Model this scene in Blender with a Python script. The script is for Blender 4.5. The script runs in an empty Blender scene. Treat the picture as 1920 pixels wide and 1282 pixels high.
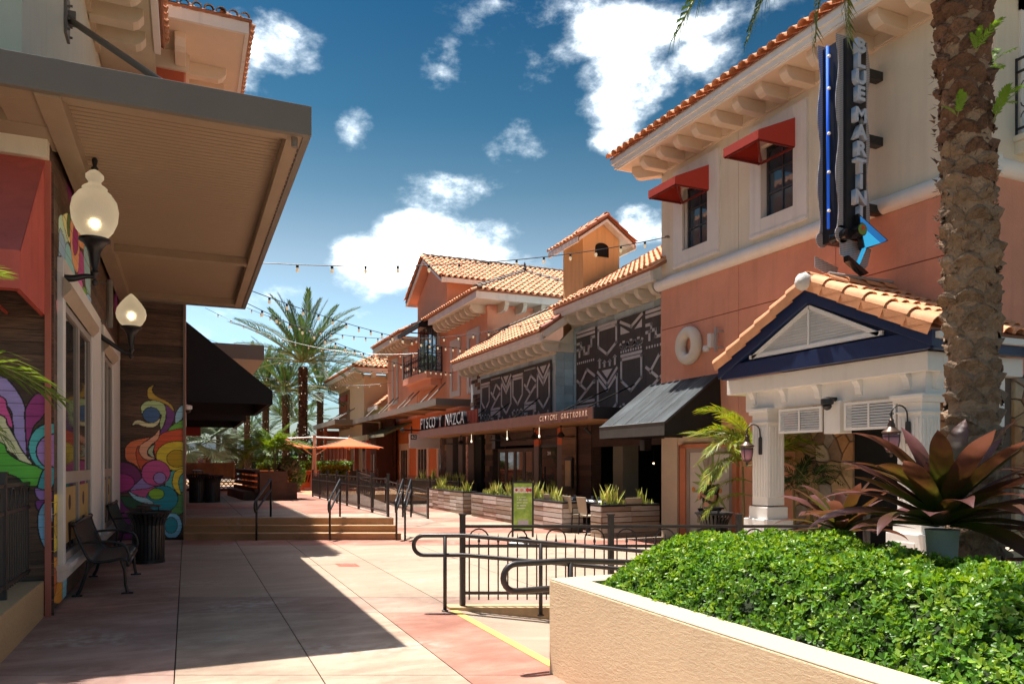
import bpy, math, random
import numpy as np
from mathutils import Vector, Matrix, Euler, noise
random.seed(7)
R = math.radians
scene = bpy.context.scene
COL = scene.collection

# ---------------------------------------------------------------- camera
cam_d = bpy.data.cameras.new('camera'); cam = bpy.data.objects.new('camera', cam_d); COL.objects.link(cam)
OFF = 6.0
YAW = math.atan(610 / 1400)
cam.location = (0, 0, 1.7); cam.rotation_euler = (R(90), 0, -YAW)
cam_d.sensor_width = 36; cam_d.lens = 36 * 1400 / 1920
cam_d.shift_y = (868 - 641) / 1920
cam_d.clip_start = 0.05; cam_d.clip_end = 3000
scene.camera = cam

# ---------------------------------------------------------------- light
SUN_DIR = Vector((-.62, 1.5, 5.4)).normalized()
sl = bpy.data.lights.new('sun', 'SUN'); so = bpy.data.objects.new('sun', sl); COL.objects.link(so)
sl.energy = 2.0; sl.angle = R(.5); sl.color = (1, .95, .88)
so.rotation_euler = SUN_DIR.to_track_quat('Z', 'Y').to_euler()

world = bpy.data.worlds.new('World'); scene.world = world; world.use_nodes = True
wn = world.node_tree; wn.nodes.clear()
def WN(t, **k):
    n = wn.nodes.new(t)
    for a, b in k.items(): setattr(n, a, b)
    return n
def wl(a, b): wn.links.new(a, b)
def wmath(op, a, b=None, c=None, clamp=False):
    n = WN('ShaderNodeMath', operation=op); n.use_clamp = clamp
    for i, v in enumerate((a, b, c)):
        if v is None: continue
        if isinstance(v, (int, float)): n.inputs[i].default_value = v
        else: wl(v, n.inputs[i])
    return n.outputs[0]
sky = WN('ShaderNodeTexSky', sky_type='NISHITA')
sky.sun_disc = False
sky.sun_elevation = math.asin(SUN_DIR.z); sky.sun_rotation = math.atan2(SUN_DIR.x, SUN_DIR.y)
sky.air_density = 1.0; sky.dust_density = 1.3; sky.ozone_density = 1.6; sky.altitude = 0
tc = WN('ShaderNodeTexCoord')
hs = WN('ShaderNodeHueSaturation'); hs.inputs['Saturation'].default_value = .8; hs.inputs['Value'].default_value = .1; hs.inputs['Hue'].default_value = .47
wl(sky.outputs[0], hs.inputs['Color'])
gmn = WN('ShaderNodeGamma'); gmn.inputs[1].default_value = 2.4
wl(hs.outputs[0], gmn.inputs[0])
gsc = WN('ShaderNodeVectorMath', operation='SCALE'); wl(gmn.outputs[0], gsc.inputs[0]); gsc.inputs['Scale'].default_value = 9.2
sz0 = WN('ShaderNodeSeparateXYZ'); wl(tc.outputs['Generated'], sz0.inputs[0])
grd = WN('ShaderNodeValToRGB'); wl(sz0.outputs[2], grd.inputs[0])      # deep polarised blue above, pale at the horizon
ge = grd.color_ramp.elements; ge[0].position = .02; ge[0].color = (.42, .5, .62, 1); ge[1].position = .55; ge[1].color = (.075, .21, .26, 1)
for po_, co_ in ((.1, (.62, .6, .64, 1)), (.17, (.95, .7, .63, 1)), (.26, (.9, .58, .46, 1)), (.34, (.46, .41, .35, 1)), (.42, (.2, .3, .3, 1)), (.8, (.3, .36, .38, 1)), (.95, (.8, .78, .72, 1))): ge.new(po_).color = co_
gml = WN('ShaderNodeVectorMath', operation='MULTIPLY'); wl(gsc.outputs[0], gml.inputs[0]); wl(grd.outputs[0], gml.inputs[1])
# clouds: (u, v, half width, half height) are angles in the sky given as view directions
def pdir(u, v):
    x = (u - 960) / 1400; z = (868 - v) / 1400
    S, C_ = math.sin(YAW), math.cos(YAW)
    return Vector((S + x * C_, C_ - x * S, z)).normalized()
CLOUDS = [(1190, 60, 125, 60, 1.0), (1180, 160, 90, 85, 1.0), (1290, 110, 60, 40, .8), (1160, 240, 60, 50, .8), (520, 95, 85, 55, .8), (480, 160, 60, 50, .6),
          (700, 505, 75, 60, 1.1), (800, 465, 95, 60, 1.1), (915, 470, 95, 55, 1.05), (960, 465, 80, 45, .8), (830, 350, 100, 42, .65), (985, 270, 75, 40, .7),
          (835, 120, 45, 42, .5), (660, 230, 40, 45, .6), (1195, 430, 60, 42, .75), (1010, 145, 45, 40, .45), (400, 30, 150, 40, .5), (900, 30, 50, 20, .3), (650, 590, 200, 25, .4),
          (480, 560, 180, 40, .5)]
noi = WN('ShaderNodeTexNoise'); noi.inputs['Scale'].default_value = 9.0; noi.inputs['Detail'].default_value = 9; noi.inputs['Roughness'].default_value = .62
mp = WN('ShaderNodeMapping'); mp.inputs['Scale'].default_value = (1, 1, 1.7)
mp.inputs['Location'].default_value = (OFF, 0, 0); wl(tc.outputs['Generated'], mp.inputs['Vector']); wl(mp.outputs[0], noi.inputs['Vector'])
noi2 = WN('ShaderNodeTexNoise'); noi2.inputs['Scale'].default_value = 3.1; noi2.inputs['Detail'].default_value = 5; noi2.inputs['Roughness'].default_value = .5
wl(mp.outputs[0], noi2.inputs['Vector'])
field = None
for (u, v, hw, hh, amp) in CLOUDS:
    d = pdir(u, v); rt = d.cross(Vector((0, 0, 1))).normalized(); up = rt.cross(d)
    k = 1400 / (d.dot(Vector((math.sin(YAW), math.cos(YAW), 0)))) 
    def dotn(vec):
        n = WN('ShaderNodeVectorMath', operation='DOT_PRODUCT'); wl(tc.outputs['Generated'], n.inputs[0]); n.inputs[1].default_value = vec
        return n.outputs['Value']
    a = wmath('MULTIPLY', dotn(rt), k / hw); b = wmath('MULTIPLY', dotn(up), k / hh)
    q = wmath('ADD', wmath('MULTIPLY', a, a), wmath('MULTIPLY', b, b))
    front = wmath('GREATER_THAN', dotn(d), 0)
    f = wmath('MULTIPLY', wmath('MULTIPLY', wmath('SUBTRACT', 1.0, wmath('MULTIPLY', q, .5), clamp=True), amp), front)
    field = f if field is None else wmath('MAXIMUM', field, f)
gen = wmath('MULTIPLY', wmath('SUBTRACT', noi2.outputs[0], .47), 3.4, clamp=True)
sepz = WN('ShaderNodeSeparateXYZ'); wl(tc.outputs['Generated'], sepz.inputs[0])
field = wmath('MAXIMUM', field, wmath('MULTIPLY', gen, .75))
val = wmath('ADD', wmath('MULTIPLY', field, .8), wmath('MULTIPLY', wmath('SUBTRACT', noi.outputs[0], .5), 2.3))
mr = WN('ShaderNodeMapRange', interpolation_type='SMOOTHSTEP'); mr.inputs['From Min'].default_value = .26; mr.inputs['From Max'].default_value = 1.1
wl(val, mr.inputs['Value'])
mask = wmath('MULTIPLY', mr.outputs[0], wmath('MULTIPLY', field, 3.0, clamp=True))
mr2 = WN('ShaderNodeMapRange'); mr2.inputs['From Min'].default_value = .5; mr2.inputs['From Max'].default_value = 1.55; wl(val, mr2.inputs['Value'])
cc = WN('ShaderNodeMixRGB'); wl(mr2.outputs[0], cc.inputs[0]); cc.inputs[1].default_value = (2.6, 2.9, 3.1, 1); cc.inputs[2].default_value = (10.5, 10.4, 10.1, 1)
mx = WN('ShaderNodeMixRGB'); wl(mask, mx.inputs[0]); wl(gml.outputs[0], mx.inputs[1]); wl(cc.outputs[0], mx.inputs[2])
bg = WN('ShaderNodeBackground'); bg.inputs['Strength'].default_value = .15
wl(mx.outputs[0], bg.inputs['Color'])
wo = WN('ShaderNodeOutputWorld'); wl(bg.outputs[0], wo.inputs[0])

scene.view_settings.view_transform = 'Standard'; scene.view_settings.look = 'None'
scene.view_settings.gamma = 1; scene.view_settings.use_curve_mapping = False
scene.view_settings.exposure = 2.2
scene.render.engine = 'CYCLES'

# ---------------------------------------------------------------- materials
_M = {}
def mat(name, col, rough=.75, bump=0., bscale=30., var=.12, vscale=1.2, metal=0., spec=.4, col2=None, streak=0., island=0., rand=0., stretch=None, emit=0., emitcol=None, trans=0., alpha=1., detail=5, transl=None):
    if name in _M: return _M[name]
    m = bpy.data.materials.new(name); m.use_nodes = True; _M[name] = m
    nt = m.node_tree; N = nt.nodes; L = nt.links
    p = N['Principled BSDF']
    p.inputs['Roughness'].default_value = rough; p.inputs['Metallic'].default_value = metal
    p.inputs['Specular IOR Level'].default_value = spec
    geo = N.new('ShaderNodeNewGeometry')
    mpn = N.new('ShaderNodeMapping'); L.new(geo.outputs['Position'], mpn.inputs[0])
    if stretch: mpn.inputs['Scale'].default_value = stretch
    c = N.new('ShaderNodeRGB'); c.outputs[0].default_value = (*col, 1); out = c.outputs[0]
    if var or col2:
        n1 = N.new('ShaderNodeTexNoise'); n1.inputs['Scale'].default_value = vscale; n1.inputs['Detail'].default_value = detail; n1.inputs['Roughness'].default_value = .65
        L.new(mpn.outputs[0], n1.inputs['Vector'])
        if col2:
            r = N.new('ShaderNodeMapRange'); r.inputs['From Min'].default_value = .36; r.inputs['From Max'].default_value = .64; L.new(n1.outputs[0], r.inputs[0])
            x = N.new('ShaderNodeMixRGB'); L.new(r.outputs[0], x.inputs[0]); L.new(out, x.inputs[1]); x.inputs[2].default_value = (*col2, 1); out = x.outputs[0]
        if var:
            r = N.new('ShaderNodeMapRange'); r.inputs['From Min'].default_value = .25; r.inputs['From Max'].default_value = .75
            r.inputs['To Min'].default_value = 1 - var; r.inputs['To Max'].default_value = 1 + var; L.new(n1.outputs[0], r.inputs[0])
            x = N.new('ShaderNodeVectorMath'); x.operation = 'SCALE'; L.new(out, x.inputs[0]); L.new(r.outputs[0], x.inputs['Scale']); out = x.outputs[0]
    if streak:
        mp2 = N.new('ShaderNodeMapping'); mp2.inputs['Scale'].default_value = (5, 5, .35); L.new(geo.outputs['Position'], mp2.inputs[0])
        n2 = N.new('ShaderNodeTexNoise'); n2.inputs['Scale'].default_value = 1.3; n2.inputs['Detail'].default_value = 6; L.new(mp2.outputs[0], n2.inputs['Vector'])
        r = N.new('ShaderNodeMapRange'); r.inputs['From Min'].default_value = .5; r.inputs['From Max'].default_value = .8; r.inputs['To Min'].default_value = 1; r.inputs['To Max'].default_value = 1 - streak
        L.new(n2.outputs[0], r.inputs[0])
        x = N.new('ShaderNodeVectorMath'); x.operation = 'SCALE'; L.new(out, x.inputs[0]); L.new(r.outputs[0], x.inputs['Scale']); out = x.outputs[0]
    for amt, kind in ((island, 0), (rand, 1)):
        if not amt: continue
        if kind == 0: src = geo.outputs['Random Per Island']
        else:
            oi = N.new('ShaderNodeObjectInfo'); src = oi.outputs['Random']
        r = N.new('ShaderNodeMapRange'); r.inputs['To Min'].default_value = 1 - amt; r.inputs['To Max'].default_value = 1 + amt; L.new(src, r.inputs[0])
        x = N.new('ShaderNodeVectorMath'); x.operation = 'SCALE'; L.new(out, x.inputs[0]); L.new(r.outputs[0], x.inputs['Scale']); out = x.outputs[0]
    L.new(out, p.inputs['Base Color'])
    if bump:
        n3 = N.new('ShaderNodeTexNoise'); n3.inputs['Scale'].default_value = bscale; n3.inputs['Detail'].default_value = 6; L.new(mpn.outputs[0], n3.inputs['Vector'])
        b = N.new('ShaderNodeBump'); b.inputs['Strength'].default_value = min(bump, 1); b.inputs['Distance'].default_value = .02 * max(1, bump); L.new(n3.outputs[0], b.inputs['Height']); L.new(b.outputs[0], p.inputs['Normal'])
    if emit: p.inputs['Emission Color'].default_value = (*(emitcol or col), 1); p.inputs['Emission Strength'].default_value = emit
    if trans: p.inputs['Transmission Weight'].default_value = trans
    if alpha < 1: p.inputs['Alpha'].default_value = alpha
    if transl:
        t = N.new('ShaderNodeBsdfTranslucent'); L.new(out, t.inputs[0])
        sc = N.new('ShaderNodeVectorMath'); sc.operation = 'MULTIPLY'; L.new(out, sc.inputs[0]); sc.inputs[1].default_value = transl; L.new(sc.outputs[0], t.inputs[0])
        ms = N.new('ShaderNodeMixShader'); ms.inputs[0].default_value = .4; L.new(p.outputs[0], ms.inputs[1]); L.new(t.outputs[0], ms.inputs[2])
        L.new(ms.outputs[0], N['Material Output'].inputs[0])
    return m

# ---------------------------------------------------------------- object helpers
def worg(o):
    v = Vector((0, 0, 0))
    while o is not None: v += o.location; o = o.parent
    return v
def props(o, label=None, cat=None, group=None, kind=None):
    if label: o['label'] = label
    if cat: o['category'] = cat
    if group: o['group'] = group
    if kind: o['kind'] = kind
    return o
def thing(name, loc, label, cat, group=None):
    o = bpy.data.objects.new(name, None); COL.objects.link(o); o.location = loc; o.empty_display_size = .2
    return props(o, label, cat, group)
class MB:
    def __init__(s, xf=None): s.v = []; s.f = []; s.xf = xf
    def add(s, vs, fs):
        b = len(s.v); s.v += [tuple(q) for q in vs]; s.f += [tuple(i + b for i in f) for f in fs]
    def box(s, x0, x1, y0, y1, z0, z1):
        s.add([(x0, y0, z0), (x1, y0, z0), (x1, y1, z0), (x0, y1, z0), (x0, y0, z1), (x1, y0, z1), (x1, y1, z1), (x0, y1, z1)],
              [(0, 3, 2, 1), (4, 5, 6, 7), (0, 1, 5, 4), (1, 2, 6, 5), (2, 3, 7, 6), (3, 0, 4, 7)]); return s
    def bar(s, a, b, w, h=None, up=(0, 0, 1)):
        a = Vector(a); b = Vector(b); h = w if h is None else h; d = (b - a)
        if d.length < 1e-6: return s
        d.normalize(); u = Vector(up)
        if abs(d.dot(u)) > .98: u = Vector((1, 0, 0))
        r = d.cross(u).normalized(); u = r.cross(d)
        vs = [p + r * (i * w / 2) + u * (j * h / 2) for p in (a, b) for i, j in ((-1, -1), (1, -1), (1, 1), (-1, 1))]
        s.add(vs, [(3, 2, 1, 0), (4, 5, 6, 7), (0, 1, 5, 4), (1, 2, 6, 5), (2, 3, 7, 6), (3, 0, 4, 7)]); return s
    def tube(s, pts, r, n=8, cap=True, closed=False):
        pts = [Vector(p) for p in pts]; rs = r if isinstance(r, (list, tuple)) else [r] * len(pts)
        b = len(s.v); m = len(pts); u = None
        for i, p in enumerate(pts):
            if closed: d = pts[(i + 1) % m] - pts[i - 1]
            else: d = (pts[min(i + 1, m - 1)] - pts[max(i - 1, 0)])
            d.normalize()
            if u is None:
                u = Vector((0, 0, 1)) if abs(d.z) < .9 else Vector((1, 0, 0))
            u = (u - d * u.dot(d)).normalized(); w = d.cross(u)
            for k in range(n):
                a = 2 * math.pi * k / n; s.v.append(tuple(p + (u * math.cos(a) + w * math.sin(a)) * rs[i]))
        for i in range(m if closed else m - 1):
            j = (i + 1) % m
            for k in range(n):
                s.f.append((b + i * n + k, b + i * n + (k + 1) % n, b + j * n + (k + 1) % n, b + j * n + k))
        if cap and not closed:
            s.f.append(tuple(b + k for k in range(n))[::-1]); s.f.append(tuple(b + (m - 1) * n + k for k in range(n)))
        return s
    def lathe(s, c, prof, n=16, axis=2):
        b = len(s.v); c = Vector(c)
        for (r, z) in prof:
            for k in range(n):
                a = 2 * math.pi * k / n; p = [r * math.cos(a), r * math.sin(a), z]
                if axis == 0: p = [z, p[0], p[1]]
                if axis == 1: p = [p[0], z, p[1]]
                s.v.append(tuple(c + Vector(p)))
        for i in range(len(prof) - 1):
            for k in range(n): s.f.append((b + i * n + k, b + i * n + (k + 1) % n, b + (i + 1) * n + (k + 1) % n, b + (i + 1) * n + k))
        s.f.append(tuple(b + k for k in range(n))[::-1]); s.f.append(tuple(b + (len(prof) - 1) * n + k for k in range(n)))
        return s
    def prism(s, poly, d):
        """poly: list of 3D points (planar), extruded by vector d"""
        n = len(poly); d = Vector(d); a = [Vector(p) for p in poly]
        s.add(a + [p + d for p in a], [tuple(range(n))[::-1], tuple(range(n, 2 * n))] + [(i, (i + 1) % n, n + (i + 1) % n, n + i) for i in range(n)]); return s
    def quad(s, *p): s.add(p, [tuple(range(len(p)))]); return s
    def build(s, name, m, parent=None, smooth=False, bevel=0, kind=None, label=None, cat=None, group=None, auto=None):
        o0 = worg(parent) if parent else Vector((0, 0, 0))
        vs = [s.xf(*v) for v in s.v] if s.xf else s.v
        loc = None
        if parent is None and kind != 'structure' and vs:
            a = np.array(vs); o0 = Vector(((a[:, 0].min() + a[:, 0].max()) / 2, (a[:, 1].min() + a[:, 1].max()) / 2, a[:, 2].min())); loc = o0
        me = bpy.data.meshes.new(name); me.from_pydata([(v[0] - o0.x, v[1] - o0.y, v[2] - o0.z) for v in vs], [], s.f); me.update()
        if m is not None: me.materials.append(m)
        o = bpy.data.objects.new(name, me); COL.objects.link(o)
        if loc: o.location = loc
        if parent: o.parent = parent
        if smooth:
            for p in me.polygons: p.use_smooth = True
            if auto:
                try: me.set_sharp_from_angle(angle=R(auto))
                except Exception: pass
        if bevel:
            bm = o.modifiers.new('bevel', 'BEVEL'); bm.width = bevel; bm.segments = 2; bm.limit_method = 'ANGLE'; bm.angle_limit = R(40)
        return props(o, label, cat, group, kind)
def copyobj(o, parent=None, loc=None, rot=None, scale=None, label=None):
    c = o.copy(); COL.objects.link(c); c.parent = parent
    if loc is not None: c.location = loc
    if rot is not None: c.rotation_euler = rot
    if scale is not None: c.scale = scale
    if label: c['label'] = label
    return c
def copy_tree(o, loc=None, rot=None, label=None, parent=None, scale=None):
    c = copyobj(o, parent, loc, rot, scale, label)
    for ch in list(o.children):
        copy_tree(ch, parent=c)
    return c
def text_mesh(txt, size, depth, bold=0.):
    cu = bpy.data.curves.new('t', 'FONT'); cu.body = txt; cu.size = size; cu.extrude = depth / 2; cu.offset = bold; cu.align_x = 'CENTER'; cu.align_y = 'CENTER'; cu.resolution_u = 3
    o = bpy.data.objects.new('t', cu); COL.objects.link(o)
    dg = bpy.context.evaluated_depsgraph_get(); me = bpy.data.meshes.new_from_object(o.evaluated_get(dg))
    bpy.data.objects.remove(o); bpy.data.curves.remove(cu); return me
def text_obj(name, txt, size, depth, m, loc, rot, parent=None, bold=0., sx=1., label=None):
    me = text_mesh(txt, size, depth, bold); me.name = name; me.materials.clear(); me.materials.append(m)
    o = bpy.data.objects.new(name, me); COL.objects.link(o); o.rotation_euler = rot; o.scale = (sx, 1, 1)
    if parent: o.parent = parent; o.location = Vector(loc) - worg(parent)
    else: o.location = loc
    if label: o['label'] = label
    return o
def catmull(pts, k=8, closed=True):
    out = []; n = len(pts)
    for i in range(n if closed else n - 1):
        p = [Vector(pts[(i + j) % n] if closed else pts[min(max(i + j, 0), n - 1)]) for j in (-1, 0, 1, 2)]
        for q in range(k):
            t = q / k
            out.append(.5 * ((2 * p[1]) + (-p[0] + p[2]) * t + (2 * p[0] - 5 * p[1] + 4 * p[2] - p[3]) * t * t + (-p[0] + 3 * p[1] - 3 * p[2] + p[3]) * t ** 3))
    return out
EX = Vector((1, 0, 0)); EY = Vector((0, 1, 0)); EZ = Vector((0, 0, 1))
FR = Vector((math.cos(YAW), -math.sin(YAW), 0)); FF = Vector((math.sin(YAW), math.cos(YAW), 0))   # skew paving direction across the plaza
def fp(s, t, z=0): return FR * s + FF * t + Vector((0, 0, z))

# shared materials
M_cream = mat('cream_stucco', (.8, .72, .58), .9, .3, 60, .07, .7, streak=.1)
M_trim = mat('white_trim', (.8, .77, .73), .6, .08, 40, .06, 1.5, streak=.15)
M_white = mat('white_paint', (.84, .82, .78), .5, .05, 30, .05, 1.5, streak=.06)
M_soffit = mat('cream_soffit', (.78, .64, .5), .8, .1, 40, .07, 1)
M_salmon = mat('salmon_stucco', (.72, .32, .21), .9, .4, 45, .13, .8, streak=.12)
M_pink = mat('pink_stucco', (.74, .37, .25), .9, .3, 45, .06, .8, streak=.08)
M_orange = mat('orange_stucco', (.62, .2, .07), .9, .25, 45, .07, .8)
M_yell = mat('ochre_stucco', (.7, .45, .22), .9, .3, 45, .08, .8, streak=.2)
M_tile = mat('clay_tile', (.74, .38, .21), .8, .3, 60, .15, 3, island=.2, streak=0)
M_tilep = mat('clay_tile_piece', (.72, .33, .16), .75, .3, 60, .15, 5, rand=.15)
M_tiledark = mat('dark_mortar', (.16, .12, .1), .95, .4, 40, .2, 4)
M_black = mat('black_iron', (.018, .017, .018), .38, .03, 80, .1, 5, spec=.5)
M_bronze = mat('dark_bronze_metal', (.035, .028, .026), .42, .03, 80, .1, 5, spec=.5)
M_grey = mat('grey_brown_metal', (.19, .165, .14), .5, .04, 60, .06, 2)
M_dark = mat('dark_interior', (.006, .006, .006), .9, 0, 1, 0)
def glassm(name, col, rough=.03, spec=.9):
    return mat(name, col, rough, .03, 3, .0, 1, spec=spec)
M_glass = glassm('dark_window_glass', (.015, .02, .028))
# ================================================================ GROUND
def conc(name, a, b, **k):
    m = mat(name, a, .8, .25, 55, .28, 1.1, col2=b, detail=10, spec=.3, rand=.05, stretch=(1, 1.6, 1), **k)
    nt = m.node_tree; N = nt.nodes; L = nt.links; p = N['Principled BSDF']; src = p.inputs['Base Color'].links[0].from_socket
    g = N.new('ShaderNodeNewGeometry')
    def tex(kind, sc, det=6, st=None):
        t = N.new(kind); t.inputs['Scale'].default_value = sc
        if 'Detail' in t.inputs and kind.endswith('Noise'): t.inputs['Detail'].default_value = det
        q = N.new('ShaderNodeMapping'); L.new(g.outputs['Position'], q.inputs[0]); L.new(q.outputs[0], t.inputs['Vector'])
        if st: q.inputs['Scale'].default_value = st
        return t
    def ramp(s, a, b_, c, d): r = N.new('ShaderNodeMapRange'); L.new(s, r.inputs[0]); r.inputs[1].default_value = a; r.inputs[2].default_value = b_; r.inputs[3].default_value = c; r.inputs[4].default_value = d; return r.outputs[0]
    def mixc(f, a, col): x = N.new('ShaderNodeMixRGB'); L.new(f, x.inputs[0]); L.new(a, x.inputs[1]); x.inputs[2].default_value = (*col, 1); return x.outputs[0]
    def mul(a, b_): x = N.new('ShaderNodeMath'); x.operation = 'MULTIPLY'; L.new(a, x.inputs[0]); L.new(b_, x.inputs[1]); return x.outputs[0]
    big = tex('ShaderNodeTexNoise', .55, 8, (1, 1.5, 1)); fine = tex('ShaderNodeTexNoise', 9, 10); grit = tex('ShaderNodeTexNoise', 90, 3)
    src = mixc(mul(ramp(big.outputs[0], .55, .68, 0, .6), ramp(fine.outputs[0], .42, .6, 0, 1)), src, (.55, .5, .43))        # lime bloom
    src = mixc(mul(ramp(big.outputs[0], .46, .36, 0, .55), ramp(fine.outputs[0], .35, .65, .3, 1)), src, tuple(c * .5 for c in a))  # worn dark stain
    vo = tex('ShaderNodeTexVoronoi', 3.2); src = mixc(ramp(vo.outputs['Distance'], .05, .035, 0, .6), src, (.06, .05, .045))   # gum spots
    src = mixc(ramp(grit.outputs[0], .38, .3, 0, .5), src, (.12, .09, .07))
    ln = tex('ShaderNodeTexNoise', 1.4, 9, (.35, 3.0, 1)); src = mixc(ramp(ln.outputs[0], .56, .7, 0, .4), src, tuple(min(1, c * 1.5) for c in b))
    L.new(src, p.inputs['Base Color']); p.inputs['Roughness'].default_value = .72
    return m
M_c_tan = conc('tan_stained_concrete', (.36, .25, .18), (.43, .32, .235))
M_c_cream = conc('cream_stained_concrete', (.42, .32, .235), (.36, .26, .19))
M_c_red = conc('red_stained_concrete', (.35, .145, .1), (.39, .2, .145))
M_c_brn = conc('brown_stained_concrete', (.32, .2, .15), (.36, .26, .2))
M_c_rust = conc('rust_stained_concrete', (.36, .215, .17), (.4, .27, .22))
M_step = conc('ochre_step_concrete', (.47, .27, .13), (.42, .24, .13))

MB().box(-300, 300, -60, 900, -.72, -.7).build('ground', mat('ground_soil', (.16, .14, .1), .95, .3, 5, .2, .3), kind='structure')
MB().box(-60, 60, 64, 400, -.3, .3).build('road', mat('asphalt', (.06, .06, .062), .9, .3, 40, .15, .6), kind='structure')
pav = MB().box(-4, 14, -6, 62, -.66, -.6).build('pavement', M_c_brn, kind='structure')
SN, CN = math.sin(YAW), math.cos(YAW)
XJ = [-4.0, -1.6, -.09, .98, 2.02, 2.86, 4.4, 6.5, 8.3, 10.4, 12.4]
TJ = [-3.2, -.4, 2.2, 4.2, 6.0, 8.5, 9.5, 12.5, 15.5, 16.56]
TJ2 = [16.56, 18.2, 19.8, 21.6, 23.4, 26, 29, 32, 36, 40, 45, 50, 56]
def slabm(xi, t):
    x = XJ[xi]
    if x < -.2: return M_c_rust
    if t < 8.4: return M_c_tan if x < 2 else (M_c_red if x < 2.8 else M_c_cream)
    if t < 9.4: return M_c_brn
    if t < 15.4: return M_c_cream
    if t < 16.5: return M_c_red
    return M_c_red if TJ2.index(t) % 2 == 1 else M_c_cream
def slab(x0, x1, t0, t1, m, z=(0, 0, 0, 0), g=.005):
    x0 += g; x1 -= g; t0 += g; t1 -= g
    c = [(x0, (t0 - x0 * SN) / CN), (x1, (t0 - x1 * SN) / CN), (x1, (t1 - x1 * SN) / CN), (x0, (t1 - x0 * SN) / CN)]
    b = MB(); vs = [(p[0], p[1], -.6) for p in c] + [(p[0], p[1], z[i]) for i, p in enumerate(c)]
    b.add(vs, [(0, 3, 2, 1), (4, 5, 6, 7), (0, 1, 5, 4), (1, 2, 6, 5), (2, 3, 7, 6), (3, 0, 4, 7)])
    return b.build('paving_slab', m, pav)
RZ = lambda x: -.11 * max(0, x - 2.86)
for i in range(len(XJ) - 1):
    for j in range(len(TJ) - 1):
        x0, x1, t0, t1 = XJ[i], XJ[i + 1], TJ[j], TJ[j + 1]
        if x0 > 2.8 and t0 < 8.5:      # the sunken ramp
            t1 = t1 if t1 < 8.4 else 8.66
            slab(x0, x1, t0, t1, M_c_cream, (RZ(x0), RZ(x1), RZ(x1), RZ(x0)), 0); continue
        if x0 > 2.8 and t0 == 8.5: t0 = 8.86
        sub = 1
        slab(x0, x1, t0, t1, slabm(i, TJ[j]))
    for j in range(len(TJ2) - 1):
        if XJ[i] < 4.3: continue
        slab(XJ[i], XJ[i + 1], TJ2[j], TJ2[j + 1], slabm(i, TJ2[j]))
# ramp kerb, yellow line, drain
kb = MB(); a = fp(0, 8.66); 
def onX(x, t, z): return (x, (t - x * SN) / CN, z)
kb.prism([onX(2.8, 8.66, -.6), onX(2.8, 8.66, .03), onX(2.8, 8.86, .03), onX(2.8, 8.86, -.6)], FR * 5.2)
kb.build('ramp_kerb', mat('ochre_kerb', (.56, .37, .2), .85, .3, 40, .15, 2, streak=.2), pav, bevel=.006)
MB().quad(onX(2.78, 5.2, .004), onX(2.87, 5.2, .004), onX(2.87, 8.62, .004), onX(2.78, 8.62, .004)).build('yellow_line', mat('yellow_paint', (.7, .47, .12), .7, .2, 60, .12, 6), pav)
dr = MB(); dr.add([onX(2.3, 12.3, .004), onX(2.62, 12.3, .004), onX(2.62, 12.62, .004), onX(2.3, 12.62, .004)], [(0, 1, 2, 3)])
d_ = dr.build('drain_surround', mat('red_drain', (.5, .12, .07), .8), pav)
g_ = MB()
for k in range(7):
    x = 2.36 + k * .032; g_.add([onX(x, 12.36, .007), onX(x + .016, 12.36, .007), onX(x + .016, 12.56, .007), onX(x, 12.56, .007)], [(0, 1, 2, 3)])
g_.build('drain_grate', M_grey, pav)

# terrace and steps (skewed like the paving)
TZ = .44
SX0, SX1 = -.06, 4.36
def sk(x, t, z): return onX(x, t, z)
ter = MB(); y0 = 17.2
ter.add([sk(SX0, y0, -.6), sk(SX1, y0, -.6), (4.36, 46, -.6), (-1.0, 46, -.6), sk(SX0, y0, TZ), sk(SX1, y0, TZ), (4.36, 46, TZ), (-1.0, 46, TZ)],
        [(4, 5, 6, 7), (0, 1, 5, 4), (1, 2, 6, 5), (3, 0, 4, 7), (2, 3, 7, 6)])
ter.add([(4.36, 30, TZ - .3), (10.7, 30, TZ - .3), (10.7, 62, TZ - .3), (4.36, 62, TZ - .3), (4.36, 30, TZ - .01), (10.7, 30, TZ - .01), (10.7, 62, TZ - .01), (4.36, 62, TZ - .01)], [(4, 5, 6, 7), (0, 1, 5, 4)])
ter.add([(-12, 46, TZ - .01), (4.36, 46, TZ - .01), (4.36, 62, TZ - .01), (-12, 62, TZ - .01)], [(0, 1, 2, 3)])
terr = ter.build('terrace', M_step, kind='structure')
tt = [17.2, 18.4, 20.5, 23, 26, 30, 35, 42]
txs = [-.06, 1.2, 2.7, 4.36]
for j in range(len(tt) - 1):
    for i in range(3):
        m = (M_c_red if (i == 2 and j > 0) or j in (2,) else M_c_cream) if j else M_c_tan
        x0, x1 = txs[i] + .006, txs[i + 1] - .006; t0, t1 = tt[j] + .006, tt[j + 1] - .006
        if j == 0: t0 -= .03
        b = MB(); c = [(x0, t0), (x1, t0), (x1, t1), (x0, t1)]
        b.add([onX(x, t, TZ - .02) for x, t in c] + [onX(x, t, TZ + .012) for x, t in c], [(4, 5, 6, 7), (0, 1, 5, 4), (1, 2, 6, 5), (2, 3, 7, 6), (3, 0, 4, 7)])
        b.build('paving_slab', m, terr)
rz = TZ / 3
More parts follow.
